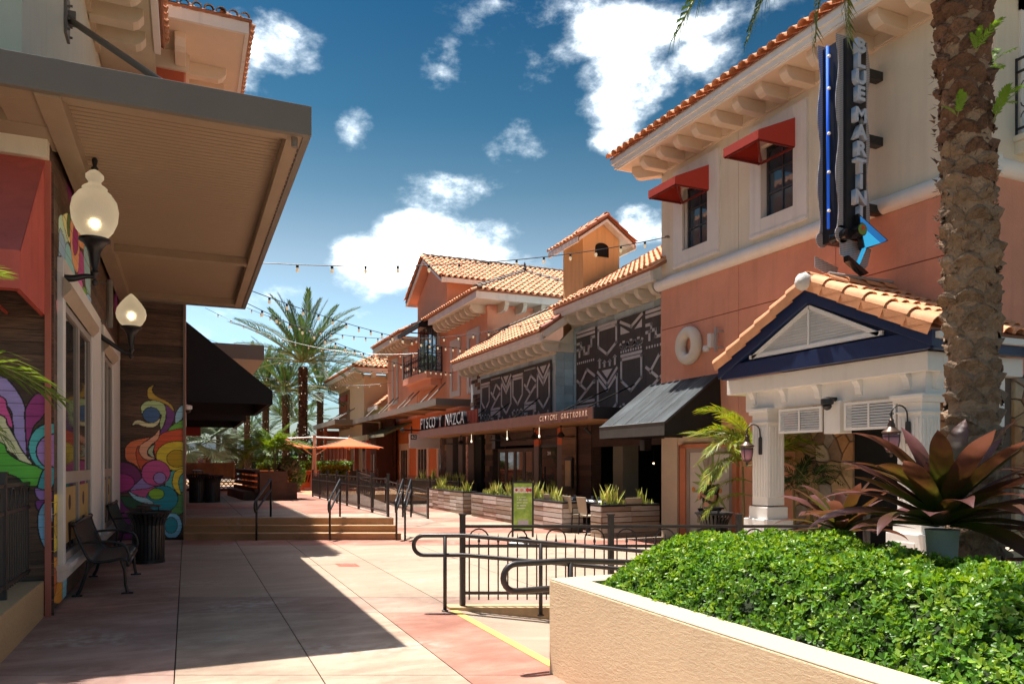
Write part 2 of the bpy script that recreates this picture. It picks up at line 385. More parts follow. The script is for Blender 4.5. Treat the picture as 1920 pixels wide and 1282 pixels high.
for k in range(3):
    t0 = 16.56 + k * .32; b = MB(); nose = .03
    pr = [(t0, -.1), (t0, (k + 1) * rz - .035), (t0 - nose * 0, (k + 1) * rz - .035), (t0 - .02, (k + 1) * rz - .03), (t0 - .02, (k + 1) * rz), (17.25, (k + 1) * rz if k < 2 else TZ), (17.25, -.1)]
    if k == 2: pr = [(t0, -.1), (t0, TZ - .035), (t0 - .02, TZ - .03), (t0 - .02, TZ - .002), (17.16, TZ - .002), (17.16, -.1)]
    P0 = [sk(SX0, t, z) for t, z in pr]; P1 = [sk(SX1, t, z) for t, z in pr]
    n = len(pr); b.add(P0 + P1, [tuple(range(n)), tuple(range(n, 2 * n))[::-1]] + [(i, i + n, (i + 1) % n + n, (i + 1) % n) for i in range(n)])
    b.build('step', M_step, terr, bevel=.004)
# sloping ramp up to the terrace level, between the two fences
b = MB(); b.add([(4.42, 19.5, .004), (6.5, 19.5, .004), (6.5, 30.2, TZ + .002), (4.42, 30.2, TZ + .002)], [(0, 1, 2, 3)])
b.add([(4.42, 19.5, 0), (4.42, 30.2, TZ), (4.42, 30.2, -.1), (4.42, 19.5, -.1)], [(0, 1, 2, 3)])
b.build('ramp', M_c_brn, kind='structure')
# ================================================================ FOREGROUND PLANTER
M_stucco = mat('rough_beige_stucco', (.74, .57, .36), .92, 1.0, 22, .07, 1.5, stretch=(1, 1, 1.3))
# heavier trowelled relief for the near wall
nt = M_stucco.node_tree; bn = [n for n in nt.nodes if n.type == 'BUMP'][0]; bn.inputs['Distance'].default_value = .014; bn.inputs['Strength'].default_value = .9
wv = nt.nodes.new('ShaderNodeTexMusgrave') if hasattr(bpy.types, 'ShaderNodeTexMusgrave') else nt.nodes.new('ShaderNodeTexNoise')
try:
    pass
except Exception: pass
wv.inputs['Scale'].default_value = 20; wv.inputs['Detail'].default_value = 9; wv.inputs['Roughness'].default_value = .68; wv.inputs['Distortion'].default_value = .6
mpp = nt.nodes.new('ShaderNodeMapping'); mpp.inputs['Rotation'].default_value = (R(35), 0, 0); mpp.inputs['Scale'].default_value = (1, .8, 2.6)
gg = nt.nodes.new('ShaderNodeNewGeometry'); nt.links.new(gg.outputs['Position'], mpp.inputs[0]); nt.links.new(mpp.outputs[0], wv.inputs['Vector']); nt.links.new(wv.outputs[0], bn.inputs['Height'])
pl = thing('planter', (2.7, 5.45, 0), 'large beige rough stucco planter with smooth cap, full of clipped hedge, nearest the camera', 'planter')
b = MB()
b.box(2.70, 2.94, -1.5, 5.44, -.4, .755); b.box(2.94, 9.0, 5.2, 5.44, -.9, .755)
b.build('wall', M_stucco, pl, bevel=.008)
b = MB(); 
b.box(2.704, 2.945, -1.5, 5.436, .755, .765); b.box(2.945, 9.0, 5.19, 5.436, .755, .765)
b.build('coping', mat('pale_coping', (.5, .42, .3), .85, .2, 60, .06, 2), pl, bevel=.012)
MB().box(2.92, 9.0, -1.5, 5.2, -.3, .68).build('soil', mat('soil', (.035, .024, .016), .95, .6, 25, .3, 4), pl)
# ================================================================ LEFT BUILDING
LB = thing('restaurant_building', (-4, 9, 0), 'left building clad in dark planks with colourful swirl mural and cream upper storey', 'building')
M_plank = mat('dark_weathered_plank', (.075, .036, .02), .72, .35, 20, .45, 3, col2=(.035, .02, .014), rand=.35, stretch=(1, 1, 14))
M_plankx = mat('brown_clad_plank', (.11, .05, .026), .72, .35, 20, .4, 3, rand=.3, stretch=(1, 1, 12))
def paint_mat():
    m = bpy.data.materials.new('painted_plank'); m.use_nodes = True; nt = m.node_tree; N = nt.nodes; L = nt.links; p = N['Principled BSDF']
    p.inputs['Roughness'].default_value = .6
    at = N.new('ShaderNodeAttribute'); at.attribute_name = 'paint'; aw = N.new('ShaderNodeAttribute'); aw.attribute_name = 'cover'
    g = N.new('ShaderNodeNewGeometry'); mp_ = N.new('ShaderNodeMapping'); mp_.inputs['Scale'].default_value = (1.2, 1.2, 16); L.new(g.outputs['Position'], mp_.inputs[0])
    n = N.new('ShaderNodeTexNoise'); n.inputs['Scale'].default_value = 3; n.inputs['Detail'].default_value = 9; n.inputs['Roughness'].default_value = .7; L.new(mp_.outputs[0], n.inputs['Vector'])
    r = N.new('ShaderNodeMapRange'); r.inputs['From Min'].default_value = .3; r.inputs['From Max'].default_value = .7; L.new(n.outputs[0], r.inputs[0])
    w = N.new('ShaderNodeMixRGB'); L.new(r.outputs[0], w.inputs[0]); w.inputs[1].default_value = (.03, .018, .013, 1); w.inputs[2].default_value = (.2, .11, .065, 1)
    oi = N.new('ShaderNodeObjectInfo'); r2 = N.new('ShaderNodeMapRange'); r2.inputs['To Min'].default_value = .5; r2.inputs['To Max'].default_value = 1.35; L.new(oi.outputs['Random'], r2.inputs[0])
    w2 = N.new('ShaderNodeVectorMath'); w2.operation = 'SCALE'; L.new(w.outputs[0], w2.inputs[0]); L.new(r2.outputs[0], w2.inputs['Scale'])
    n2 = N.new('ShaderNodeMapRange'); n2.inputs['From Min'].default_value = .3; n2.inputs['From Max'].default_value = .7; n2.inputs['To Min'].default_value = 1.0; n2.inputs['To Max'].default_value = 1.45; L.new(n.outputs[0], n2.inputs[0])
    pv = N.new('ShaderNodeVectorMath'); pv.operation = 'SCALE'; L.new(at.outputs['Color'], pv.inputs[0]); L.new(n2.outputs[0], pv.inputs['Scale'])
    x = N.new('ShaderNodeMixRGB'); L.new(aw.outputs['Fac'], x.inputs[0]); L.new(w2.outputs[0], x.inputs[1]); L.new(pv.outputs[0], x.inputs[2]); L.new(x.outputs[0], p.inputs['Base Color'])
    b = N.new('ShaderNodeBump'); b.inputs['Strength'].default_value = .35; b.inputs['Distance'].default_value = .01; L.new(n.outputs[0], b.inputs['Height']); L.new(b.outputs[0], p.inputs['Normal'])
    return m
M_paint = paint_mat()
def inpoly(P, X_, Y_):
    P = np.array(P); inside = np.zeros(X_.shape, bool); n = len(P)
    for i in range(n):
        x0, y0 = P[i]; x1, y1 = P[(i + 1) % n]
        if y0 == y1: continue
        c = ((y0 > Y_) != (y1 > Y_)) & (X_ < (x1 - x0) * (Y_ - y0) / (y1 - y0) + x0); inside ^= c
    return inside
def dist_edge(P, X_, Y_):
    P = np.array(P); n = len(P); D = np.full(X_.shape, 1e9)
    for i in range(n):
        a = P[i]; d = P[(i + 1) % n] - a; l = (d ** 2).sum() + 1e-12
        t = np.clip(((X_ - a[0]) * d[0] + (Y_ - a[1]) * d[1]) / l, 0, 1)
        D = np.minimum(D, np.hypot(X_ - a[0] - t * d[0], Y_ - a[1] - t * d[1]))
    return D
def painted_wall(parent, shapes, a0, a1, z0, z1, ph, to3, nrm, res=.012, lw=.014):
    """planks between a0..a1 (along) and z0..z1; shapes = (polygon in (a,z), colour)"""
    shp = []
    for s in shapes:
        if s[0] == 'e': _, cx, cy, rx, ry, col = s; P = [(cx + rx * math.cos(t * .2617), cy + ry * math.sin(t * .2617)) for t in range(24)]
        else: _, pts, col = s; P = [(p.x, p.y) for p in catmull([(q[0], q[1], 0) for q in pts], 5)]
        A = np.array(P); shp.append((P, col, A.min(0) - lw, A.max(0) + lw))
    nz = int(round((z1 - z0) / ph)); 
    for k in range(nz):
        za, zb = z0 + k * (z1 - z0) / nz + .0025, z0 + (k + 1) * (z1 - z0) / nz - .0025
        joints = [a0]
        if a1 - a0 > 1.6:
            x = a0 + random.uniform(.6, 2.2)
            while x < a1 - .5: joints.append(x); x += random.uniform(1.4, 2.6)
        joints.append(a1)
        for q in range(len(joints) - 1):
            xa, xb = joints[q] + .0015, joints[q + 1] - .0015
            act = [s for s in shp if s[2][0] < xb and s[3][0] > xa and s[2][1] < zb and s[3][1] > za]
            th = .02 + random.uniform(-.0015, .002)
            b = MB()
            if not act: b.add([to3(a, z, 0) for a, z in ((xa, za), (xb, za), (xb, zb), (xa, zb))] + [to3(a, z, th) for a, z in ((xa, za), (xb, za), (xb, zb), (xa, zb))], [(4, 5, 6, 7), (0, 1, 5, 4), (2, 3, 7, 6), (1, 2, 6, 5), (3, 0, 4, 7)]); nx = ny = 1; o = b.build('plank', M_paint, parent); me = o.data; nvv = len(me.vertices); C = np.zeros((nvv, 4)); W = np.zeros(nvv)
            else:
                nx = max(1, int((xb - xa) / res)); ny = max(1, int((zb - za) / res))
                AX, AZ = np.meshgrid(np.linspace(xa, xb, nx + 1), np.linspace(za, zb, ny + 1)); AX = AX.ravel(); AZ = AZ.ravel()
                b.v = [to3(a, z, th) for a, z in zip(AX, AZ)]; b.f = [(j * (nx + 1) + i, j * (nx + 1) + i + 1, (j + 1) * (nx + 1) + i + 1, (j + 1) * (nx + 1) + i) for j in range(ny) for i in range(nx)]
                C = np.zeros((len(b.v), 4)); C[:, 3] = 1; W = np.zeros(len(b.v))
                for P, col, lo, hi in act:
                    ins = inpoly(P, AX, AZ); C[ins, :3] = col; W[ins] = 1
                    ed = dist_edge(P, AX, AZ) < lw * .5; C[ed, :3] = (.012, .01, .012); W[ed] = 1
                b.add([to3(a, z, 0) for a, z in ((xa, za), (xb, za), (xb, zb), (xa, zb))] + [to3(a, z, th) for a, z in ((xa, za), (xb, za), (xb, zb), (xa, zb))], [(0, 1, 5, 4), (2, 3, 7, 6), (1, 2, 6, 5), (3, 0, 4, 7)])
                C = np.vstack([C, np.zeros((8, 4))]); W = np.append(W, np.zeros(8)); o = b.build('plank', M_paint, parent); me = o.data
            ca = me.color_attributes.new('paint', 'FLOAT_COLOR', 'POINT'); ca.data.foreach_set('color', C.astype(np.float32).ravel())
            fa = me.attributes.new('cover', 'FLOAT', 'POINT'); fa.data.foreach_set('value', W.astype(np.float32))
SHAPES_A = [('p', [(-0.414, 2.414), (-0.273, 2.572), (-0.04, 2.69), (-0.04, 2.491), (-0.247, 2.459)], (0.2, 0.5, 0.08)), ('p', [(-0.337, 1.499), (-0.144, 1.583), (-0.04, 1.583), (-0.04, 0.93), (-0.273, 1.103), (-0.375, 1.175), (-0.452, 1.218)], (0.1, 0.45, 0.42)), ('p', [(-0.503, 3.016), (-0.298, 2.952), (-0.242, 2.826), (-0.286, 2.628), (-0.401, 2.428), (-0.554, 2.285), (-0.528, 2.454), (-0.452, 2.596), (-0.426, 2.793)], (0.2, 0.06, 0.24)), ('p', [(-0.642, 3.465), (-0.781, 3.384), (-0.806, 3.257), (-0.768, 3.133), (-0.579, 3.084), (-0.401, 3.005), (-0.26, 2.868), (-0.298, 2.994), (-0.426, 3.103), (-0.604, 3.195), (-0.693, 3.29), (-0.7, 3.387)], (0.52, 0.35, 0.06)), ('p', [(-0.919, 2.808), (-0.931, 2.975), (-0.831, 3.075), (-0.655, 3.101), (-0.503, 3.058), (-0.432, 2.934), (-0.439, 2.681), (-0.528, 2.454), (-0.554, 2.622), (-0.528, 2.791), (-0.756, 2.729), (-0.881, 2.754)], (0.45, 0.6, 0.28)), ('e', -0.723, 2.78, 0.177, 0.173, (0.07, 0.16, 0.34)), ('p', [(-1.112, 2.527), (-1.055, 2.639), (-0.931, 2.655), (-0.806, 2.602), (-0.655, 2.62), (-0.549, 2.706), (-0.579, 2.579), (-0.705, 2.498), (-0.881, 2.517), (-1.006, 2.57)], (0.72, 0.68, 0.4)), ('p', [(-0.234, 2.601), (-0.234, 2.798), (-0.17, 2.942), (-0.079, 3.015), (-0.074, 2.746), (-0.144, 2.659)], (0.35, 0.6, 0.75)), ('p', [(-0.554, 2.327), (-0.35, 2.429), (-0.014, 2.477), (-0.014, 2.179), (-0.298, 2.176), (-0.503, 2.061), (-0.617, 1.808), (-0.655, 1.892), (-0.668, 2.116)], (0.72, 0.11, 0.04)), ('p', [(-1.252, 1.862), (-1.24, 2.055), (-1.105, 2.195), (-0.881, 2.253), (-0.756, 2.268), (-0.931, 2.113), (-1.03, 1.946), (-0.981, 1.724), (-0.919, 1.516), (-1.055, 1.669), (-1.203, 1.752)], (0.75, 0.2, 0.08)), ('p', [(-1.03, 1.946), (-0.981, 2.085), (-0.931, 1.946), (-0.881, 1.808), (-0.756, 1.766), (-0.655, 1.78), (-0.806, 1.724), (-0.906, 1.613), (-0.919, 1.516), (-1.006, 1.724)], (0.6, 0.1, 0.04)), ('p', [(-0.561, 2.453), (-0.579, 2.257), (-0.718, 2.115), (-0.806, 1.975), (-0.781, 1.864), (-0.642, 1.808), (-0.756, 1.766), (-0.881, 1.808), (-0.968, 1.946), (-0.943, 2.099), (-0.781, 2.226), (-0.655, 2.34)], (0.82, 0.42, 0.26)), ('p', [(-0.655, 2.116), (-0.768, 2.031), (-0.793, 1.919), (-0.655, 1.814), (-0.693, 1.948)], (0.5, 0.55, 0.35)), ('e', -0.183, 1.866, 0.449, 0.334, (0.8, 0.62, 0.05)), ('e', -0.195, 1.804, 0.217, 0.198, (0.6, 0.38, 0.02)), ('e', -1.363, 1.38, 0.439, 0.352, (0.2, 0.03, 0.14)), ('e', -1.363, 1.27, 0.305, 0.209, (0.42, 0.04, 0.22)), ('p', [(-1.154, 1.088), (-0.981, 1.308), (-0.881, 1.362), (-0.668, 1.198), (-0.806, 1.139), (-1.006, 1.1)], (0.35, 0.24, 0.55)), ('p', [(-1.142, 1.088), (-0.806, 1.139), (-0.655, 1.179), (-0.781, 0.999), (-0.806, 0.916), (-0.981, 0.975)], (0.55, 0.1, 0.28)), ('e', -0.63, 1.481, 0.293, 0.288, (0.62, 0.1, 0.3)), ('e', -0.554, 1.368, 0.128, 0.129, (0.38, 0.26, 0.6)), ('p', [(-1.363, 0.954), (-1.105, 0.949), (-0.906, 0.82), (-1.055, 0.699), (-1.363, 0.802)], (0.03, 0.1, 0.05)), ('p', [(-0.247, 0.877), (-0.074, 1.044), (-0.014, 0.702), (-0.144, 0.535), (-0.324, 0.568)], (0.1, 0.28, 0.08)), ('p', [(-0.105, 1.583), (-0.247, 1.499), (-0.298, 1.273), (-0.247, 1.103), (-0.118, 0.982), (-0.164, 1.215), (-0.144, 1.385), (-0.04, 1.526)], (0.8, 0.62, 0.05)), ('e', -0.503, 0.896, 0.323, 0.298, (0.02, 0.28, 0.36)), ('e', -0.622, 1.01, 0.16, 0.129, (0.28, 0.55, 0.05)), ('p', [(-1.179, 1.083), (-1.006, 0.975), (-0.806, 0.916), (-0.675, 0.796), (-0.906, 0.82), (-1.08, 0.921)], (0.35, 0.62, 0.72)), ('p', [(-1.387, 0.927), (-1.252, 0.759), (-1.105, 0.562), (-1.055, 0.061), (-1.387, 0.047)], (0.2, 0.03, 0.16)), ('e', -0.931, 0.279, 0.226, 0.194, (0.1, 0.35, 0.3)), ('e', -0.298, 0.288, 0.201, 0.294, (0.25, 0.58, 0.78)), ('e', -0.324, 0.3, 0.134, 0.181, (0.03, 0.32, 0.4))]
SHAPES_B = [('p', [(-2.315, 2.751), (-1.867, 2.652), (-1.775, 2.587), (-1.694, 2.467), (-1.636, 2.318), (-1.624, 2.098), (-1.589, 1.712), (-1.694, 1.877), (-1.741, 2.027), (-1.752, 2.15), (-1.821, 2.34), (-2.315, 2.551)], (0.38, 0.3, 0.62)), ('p', [(-2.315, 2.537), (-1.867, 2.434), (-1.798, 2.299), (-1.752, 2.15), (-1.752, 2.027), (-1.81, 2.122), (-2.315, 2.351)], (0.68, 0.1, 0.33)), ('p', [(-2.315, 2.351), (-1.867, 2.229), (-1.798, 2.122), (-1.729, 1.986), (-1.659, 1.836), (-1.559, 1.677), (-1.682, 1.726), (-1.798, 1.835), (-2.315, 2.085)], (0.7, 0.68, 0.42)), ('p', [(-2.315, 2.058), (-1.867, 1.93), (-1.798, 1.821), (-1.682, 1.726), (-1.441, 1.629), (-1.477, 1.532), (-1.518, 1.449), (-1.636, 1.464), (-1.775, 1.575), (-2.315, 1.685)], (0.12, 0.48, 0.05)), ('p', [(-1.518, 2.474), (-1.624, 2.318), (-1.636, 2.16), (-1.61, 1.753), (-1.589, 1.933), (-1.554, 2.099), (-1.471, 2.212), (-1.399, 2.381)], (0.32, 0.04, 0.2)), ('e', -1.387, 1.879, 0.218, 0.268, (0.1, 0.5, 0.5)), ('e', -1.363, 1.831, 0.167, 0.195, (0.42, 0.24, 0.55)), ('p', [(-1.459, 1.629), (-1.518, 1.435), (-1.506, 1.379), (-1.375, 1.433), (-1.351, 1.642)], (0.08, 0.4, 0.45)), ('p', [(-1.542, 1.421), (-1.518, 1.31), (-1.423, 1.267), (-1.363, 1.391), (-1.459, 1.406)], (0.36, 0.2, 0.5)), ('p', [(-1.534, 1.282), (-1.436, 1.297), (-1.375, 1.403), (-1.375, 1.154), (-1.421, 1.208), (-1.511, 1.175)], (0.25, 0.06, 0.3)), ('p', [(-1.511, 1.14), (-1.436, 1.28), (-1.375, 1.243), (-1.375, 0.728), (-1.436, 0.731), (-1.504, 0.91)], (0.25, 0.52, 0.75)), ('p', [(-1.436, 1.067), (-1.39, 1.083), (-1.375, 0.657), (-1.421, 0.659), (-1.443, 0.802)], (0.15, 0.02, 0.12))]
SHAPES_C = [('p', [(11.587, 6.034), (11.17, 5.614), (11.012, 5.259), (11.17, 5.104), (11.416, 5.041), (11.944, 5.329), (12.426, 5.691), (12.327, 6.043), (11.944, 6.076)], (0.2, 0.02, 0.12)), ('p', [(11.763, 5.785), (11.501, 5.57), (11.501, 5.354), (11.674, 5.339), (11.944, 5.528), (11.982, 5.765)], (0.75, 0.6, 0.05)), ('p', [(12.735, 5.662), (12.132, 5.338), (11.416, 4.756), (12.95, 4.919), (13.405, 5.459), (13.288, 5.759)], (0.8, 0.42, 0.2)), ('p', [(10.327, 4.633), (10.825, 4.799), (10.878, 4.674), (11.094, 4.64), (11.039, 4.417), (10.62, 4.307), (10.375, 4.393)], (0.5, 0.72, 0.6)), ('p', [(10.62, 4.722), (10.878, 4.611), (11.262, 4.573), (11.32, 4.884), (11.094, 4.913), (10.825, 4.831)], (0.75, 0.75, 0.35)), ('p', [(11.039, 4.864), (11.206, 4.947), (11.354, 4.894), (11.285, 4.693), (11.094, 4.624), (10.985, 4.721)], (0.1, 0.2, 0.06)), ('p', [(10.423, 4.527), (10.878, 4.453), (10.931, 4.262), (10.62, 3.97), (10.404, 3.921), (10.327, 4.231)], (0.3, 0.5, 0.7)), ('p', [(10.931, 4.483), (11.32, 4.522), (11.738, 4.292), (11.738, 4.155), (11.377, 3.985), (11.039, 3.985), (10.825, 4.204)], (0.3, 0.65, 0.68)), ('p', [(11.32, 4.884), (11.738, 4.974), (12.259, 4.734), (12.058, 4.384), (11.615, 4.347), (11.32, 4.572)], (0.82, 0.42, 0.2)), ('p', [(11.615, 4.904), (11.992, 4.927), (12.058, 4.717), (11.738, 4.539), (11.519, 4.608)], (0.4, 0.04, 0.2)), ('p', [(12.259, 4.734), (12.682, 4.752), (12.83, 4.471), (12.259, 4.27), (12.124, 4.011), (11.738, 4.087), (12.058, 4.384)], (0.5, 0.08, 0.3)), ('p', [(12.682, 4.882), (13.137, 4.963), (13.544, 4.673), (13.494, 4.266), (13.137, 4.31), (12.83, 4.434)], (0.35, 0.6, 0.62)), ('p', [(11.738, 4.189), (12.259, 4.377), (12.609, 4.274), (12.259, 3.984), (11.864, 4.045), (11.615, 3.993)], (0.75, 0.18, 0.5)), ('p', [(10.722, 3.869), (11.094, 3.981), (11.206, 3.729), (10.931, 3.471), (10.773, 3.568)], (0.25, 0.55, 0.03)), ('p', [(10.141, 3.598), (10.722, 3.791), (10.773, 3.568), (10.931, 3.439), (10.825, 3.281), (10.57, 3.134), (10.327, 3.338)], (0.75, 0.3, 0.35)), ('p', [(10.472, 3.528), (10.671, 3.565), (10.722, 3.451), (10.521, 3.34), (10.423, 3.399)], (0.8, 0.7, 0.05)), ('p', [(12.537, 4.258), (12.982, 4.335), (13.544, 4.117), (13.217, 3.979), (12.83, 4.022)], (0.2, 0.52, 0.05)), ('p', [(13.137, 4.31), (13.594, 4.326), (13.577, 4.243), (13.217, 4.114), (12.982, 4.183)], (0.3, 0.6, 0.8)), ('p', [(10.62, 3.141), (11.039, 3.186), (11.262, 2.875), (11.039, 2.818), (10.62, 2.881)], (0.4, 0.38, 0.75)), ('p', [(16.802, 5.57), (17.069, 5.912), (17.631, 6.029), (18.079, 5.447), (17.487, 5.294)], (0.3, 0.55, 0.05)), ('p', [(17.487, 5.993), (18.551, 6.153), (18.88, 5.843), (18.234, 5.75)], (0.05, 0.2, 0.4)), ('p', [(18.079, 5.715), (19.049, 5.881), (18.88, 5.283), (17.927, 4.884)], (0.35, 0.05, 0.25)), ('p', [(19.049, 5.853), (20.724, 5.984), (19.758, 5.66), (19.221, 5.692)], (0.05, 0.25, 0.6)), ('p', [(16.543, 5.411), (17.069, 5.634), (17.206, 5.056), (16.802, 4.925)], (0.6, 0.3, 0.7)), ('p', [(18.88, 5.339), (20.133, 5.768), (19.758, 4.927), (18.551, 4.448)], (0.7, 0.4, 0.05)), ('p', [(9.878, 1.325), (10.716, 1.291), (10.716, 0.936), (10.339, 0.68), (9.769, 0.721), (9.663, 1.069)], (0.8, 0.6, 0.05)), ('p', [(9.769, 0.632), (10.716, 0.502), (10.848, 0.207), (10.716, -0.011), (9.878, 0.131), (9.716, 0.443)], (0.8, 0.35, 0.04)), ('p', [(10.651, 0.627), (10.848, 0.726), (10.983, 0.268), (10.915, -0.045), (10.651, -0.019)], (0.3, 0.65, 0.75)), ('p', [(9.989, 1.082), (10.339, 1.097), (10.587, 0.907), (10.278, 0.818), (10.045, 0.895)], (0.55, 0.35, 0.03)), ('p', [(9.878, 0.475), (10.103, 0.464), (10.196, 0.302), (9.989, 0.167), (9.823, 0.284)], (0.6, 0.15, 0.03))]
# structure walls
b = MB(); b.box(-4.6, -1.42, 9.72, 18.5, -.6, 5.6); b.box(-4.6, -.06, 18.56, 46, -.6, 5.6); 
b.build('wall', mat('brown_base_wall', (.1, .05, .03), .8, .2, 30, .2, 2), LB)
b = MB(); b.box(-9, -1.7, 9.9, 46, 5.6, 10.3); b.build('upper_wall', mat('upper_cream_wall', (.6, .6, .48), .9, .2, 50, .05, .5, streak=.08), LB)
painted_wall(LB, SHAPES_A, -1.36, -.06, .02, 5.3, .135, lambda a, z, d: (a, 18.56 - d, z), 0)
painted_wall(LB, SHAPES_B, -2.3, -1.36, -.1, 4.95, .135, lambda a, z, d: (a, 9.72 - d, z), 0, res=.006)
MB().box(-4.6, -2.302, 9.7, 9.72, -.1, 5).build('side_boarding', M_plank, LB)
painted_wall(LB, SHAPES_C, 9.7, 18.53, .02, 5.45, .135, lambda a, z, d: (-1.42 + d, a, z), 0, res=.014)
# corner trim of the end wall, cream box above the awning, pink base board
MB().box(-.075, -.03, 18.5, 18.62, 0, 5.3).build('corner_board', M_grey, LB)
b = MB(); b.box(-9, -1.40, 9.55, 9.69, 5.05, 5.5); b.box(-9, -1.37, 9.5, 9.69, 5.5, 5.62); b.build('cream_fascia', M_cream, LB, bevel=.01)
b = MB(); b.box(-1.44, -1.385, 9.64, 9.695, .0, 5.05); b.build('corner_board', mat('salmon_board', (.5, .16, .11), .7), LB)
MB().box(-.06, -.02, 18.66, 46, 0.3, 11).build('side_wall', M_salmon, LB)
MB().box(-1.7, -.06, 18.6, 46, 5.6, 11).build('rear_wall', mat('coral_stucco', (.56, .12, .055), .85, .25, 45, .05, .8), LB)
# windows on the left wall
def left_window(y0, y1, yg, z0=.5, z1=3.95, cols=2):
    w = MB(); X0 = -1.40
    w.box(X0, -1.335, y0, y0 + .2, z0 - .02, z1); w.box(X0, -1.335, yg, y1, z0 - .02, z1); w.box(X0, -1.33, y0 - .0, y1, z1, z1 + .18)
    w = w.build('window', M_white, LB, bevel=.006)
    c = MB(); c.prism([(-1.335, y0 - .03, z1 - .3), (-1.25, y0 - .03, z1 - .2), (-1.25, y0 - .03, z1 - .14), (-1.335, y0 - .03, z1 - .05)], (0, yg - y0 + .12, 0)); c.build('cornice', mat('tan_trim', (.5, .4, .3), .7), w)
    s = MB(); s.box(-1.40, -1.27, y0 - .04, yg + .05, z0 - .06, z0); s.box(-1.40, -1.34, y0, y1, z0 - .2, z0 - .06); s.build('sill', M_trim, w)
    n = cols; wd = (yg - y0 - .2) / n
    for k in range(n):
        ya = y0 + .2 + k * wd; f = MB()
        for (a0, a1, b0, b1) in ((ya, ya + .07, z0, z1 - .3), (ya + wd - .07, ya + wd, z0, z1 - .3), (ya + .07, ya + wd - .07, z0, z0 + .1), (ya + .07, ya + wd - .07, z1 - .4, z1 - .3), (ya + .07, ya + wd - .07, 1.45, 1.6)):
            f.box(-1.39, -1.355, a0, a1, b0, b1)
        f.build('frame', mat('taupe_frame', (.42, .36, .31), .5), w)
        g = MB(); g.box(-1.398, -1.385, ya + .07, ya + wd - .07, 1.6, z1 - .4); g.build('pane', M_glassw, w)
        g = MB(); g.box(-1.398, -1.385, ya + .07, ya + wd - .07, z0 + .1, 1.45); g.build('pane', M_glassw, w)
        pp = MB(); pp.box(-1.384, -1.381, ya + .12, ya + wd - .12, z0 + .2, 1.4); pp.build('poster', mat('ochre_poster', (.5, .33, .12), .6), w)
        p2 = MB(); ym = ya + wd / 2
        p2.lathe((-1.379, ym, 1.2), [(.1, -.001), (.1, .001)], 14, 0); p2.prism([(-1.3795, ym - .13, .95), (-1.3795, ym + .13, .95), (-1.3795, ym + .07, .62), (-1.3795, ym - .07, .62)], (.002, 0, 0)); p2.build('poster_print', mat('dark_print', (.06, .03, .03), .6), w)
M_glassw = glassm('grey_window_glass', (.05, .05, .05), .05)
left_window(10.2, 14.45, 13.15)
left_window(14.85, 18.4, 16.7)
# canopy
CN_ = thing('flat_canopy', (-1.2, 8.3, 5.25), 'big flat grey brown metal canopy overhanging the walkway at left', 'canopy')
M_sof = mat('brown_ribbed_soffit', (.36, .26, .175), .55, 0, 60, .05, .7)
b = MB(); b.box(-4.3, 1.24, 8.28, 8.36, 5.24, 5.56); b.box(1.16, 1.24, 8.36, 18.25, 5.24, 5.56); b.box(-1.22, 1.16, 18.17, 18.25, 5.24, 5.5)
b.build('fascia', M_grey, CN_, bevel=.004)
MB().box(-4.3, 1.16, 8.36, 18.17, 5.46, 5.55).build('deck', M_grey, CN_)
f = MB()
f.box(-1.34, -1.12, 8.36, 18.17, 5.22, 5.44); f.box(1.0, 1.16, 8.36, 18.17, 5.25, 5.44); f.box(-1.12, 1.0, 8.36, 8.5, 5.25, 5.44); f.box(-1.12, 1.0, 14.2, 14.36, 5.26, 5.44); f.box(-1.12, 1.0, 17.9, 18.17, 5.26, 5.44)
f.box(-4.3, -1.34, 8.36, 8.62, 5.26, 5.44); f.box(-4.3, -1.34, 9.2, 9.9, 5.25, 5.44); f.box(-1.7, -1.34, 8.62, 9.2, 5.26, 5.44)
f.build('frame_beam', mat('soffit_beam', (.34, .25, .17), .5), CN_, bevel=.004)
rb = MB()
for (ya, yb) in ((8.5, 14.2), (14.36, 17.9)):
    y = ya
    while y < yb - .02:
        rb.box(-1.12, 1.0, y, y + .085, 5.388, 5.40); y += .1
rb.box(-1.12, 1.0, 8.5, 17.9, 5.40, 5.455); rb.box(-4.3, -1.34, 8.62, 9.2, 5.38, 5.45)
rb.build('ribbed_soffit', M_sof, CN_, kind='stuff')
s = MB(); s.tube([(1.08, 8.43, 5.25), (1.08, 8.43, 5.15)], .035, 10); s.build('drain_outlet', M_grey, CN_)
s = MB(); y = 8.7
while y < 18: s.box(1.145, 1.158, y, y + .09, 5.243, 5.2455); y += .15
s.build('drip_slot', M_black, CN_, kind='stuff')
rd = MB(); rd.tube([(-1.66, 13.2, 8.5), (.95, 9.9, 5.6)], .05, 10); rd.build('tie_rod', M_grey, CN_, smooth=True)
rp = MB(); rp.box(-1.7, -1.66, 13.02, 13.38, 8.2, 8.85); rp.box(-1.66, -1.56, 13.17, 13.23, 8.4, 8.62); rp.build('anchor_plate', M_grey, CN_)
rp = MB()
for q in (8.28, 8.44, 8.62, 8.77): rp.tube([(-1.66, 13.07, q), (-1.62, 13.07, q)], .02, 6); rp.tube([(-1.66, 13.33, q), (-1.62, 13.33, q)], .02, 6)
rp.build('bolt', M_grey, CN_)
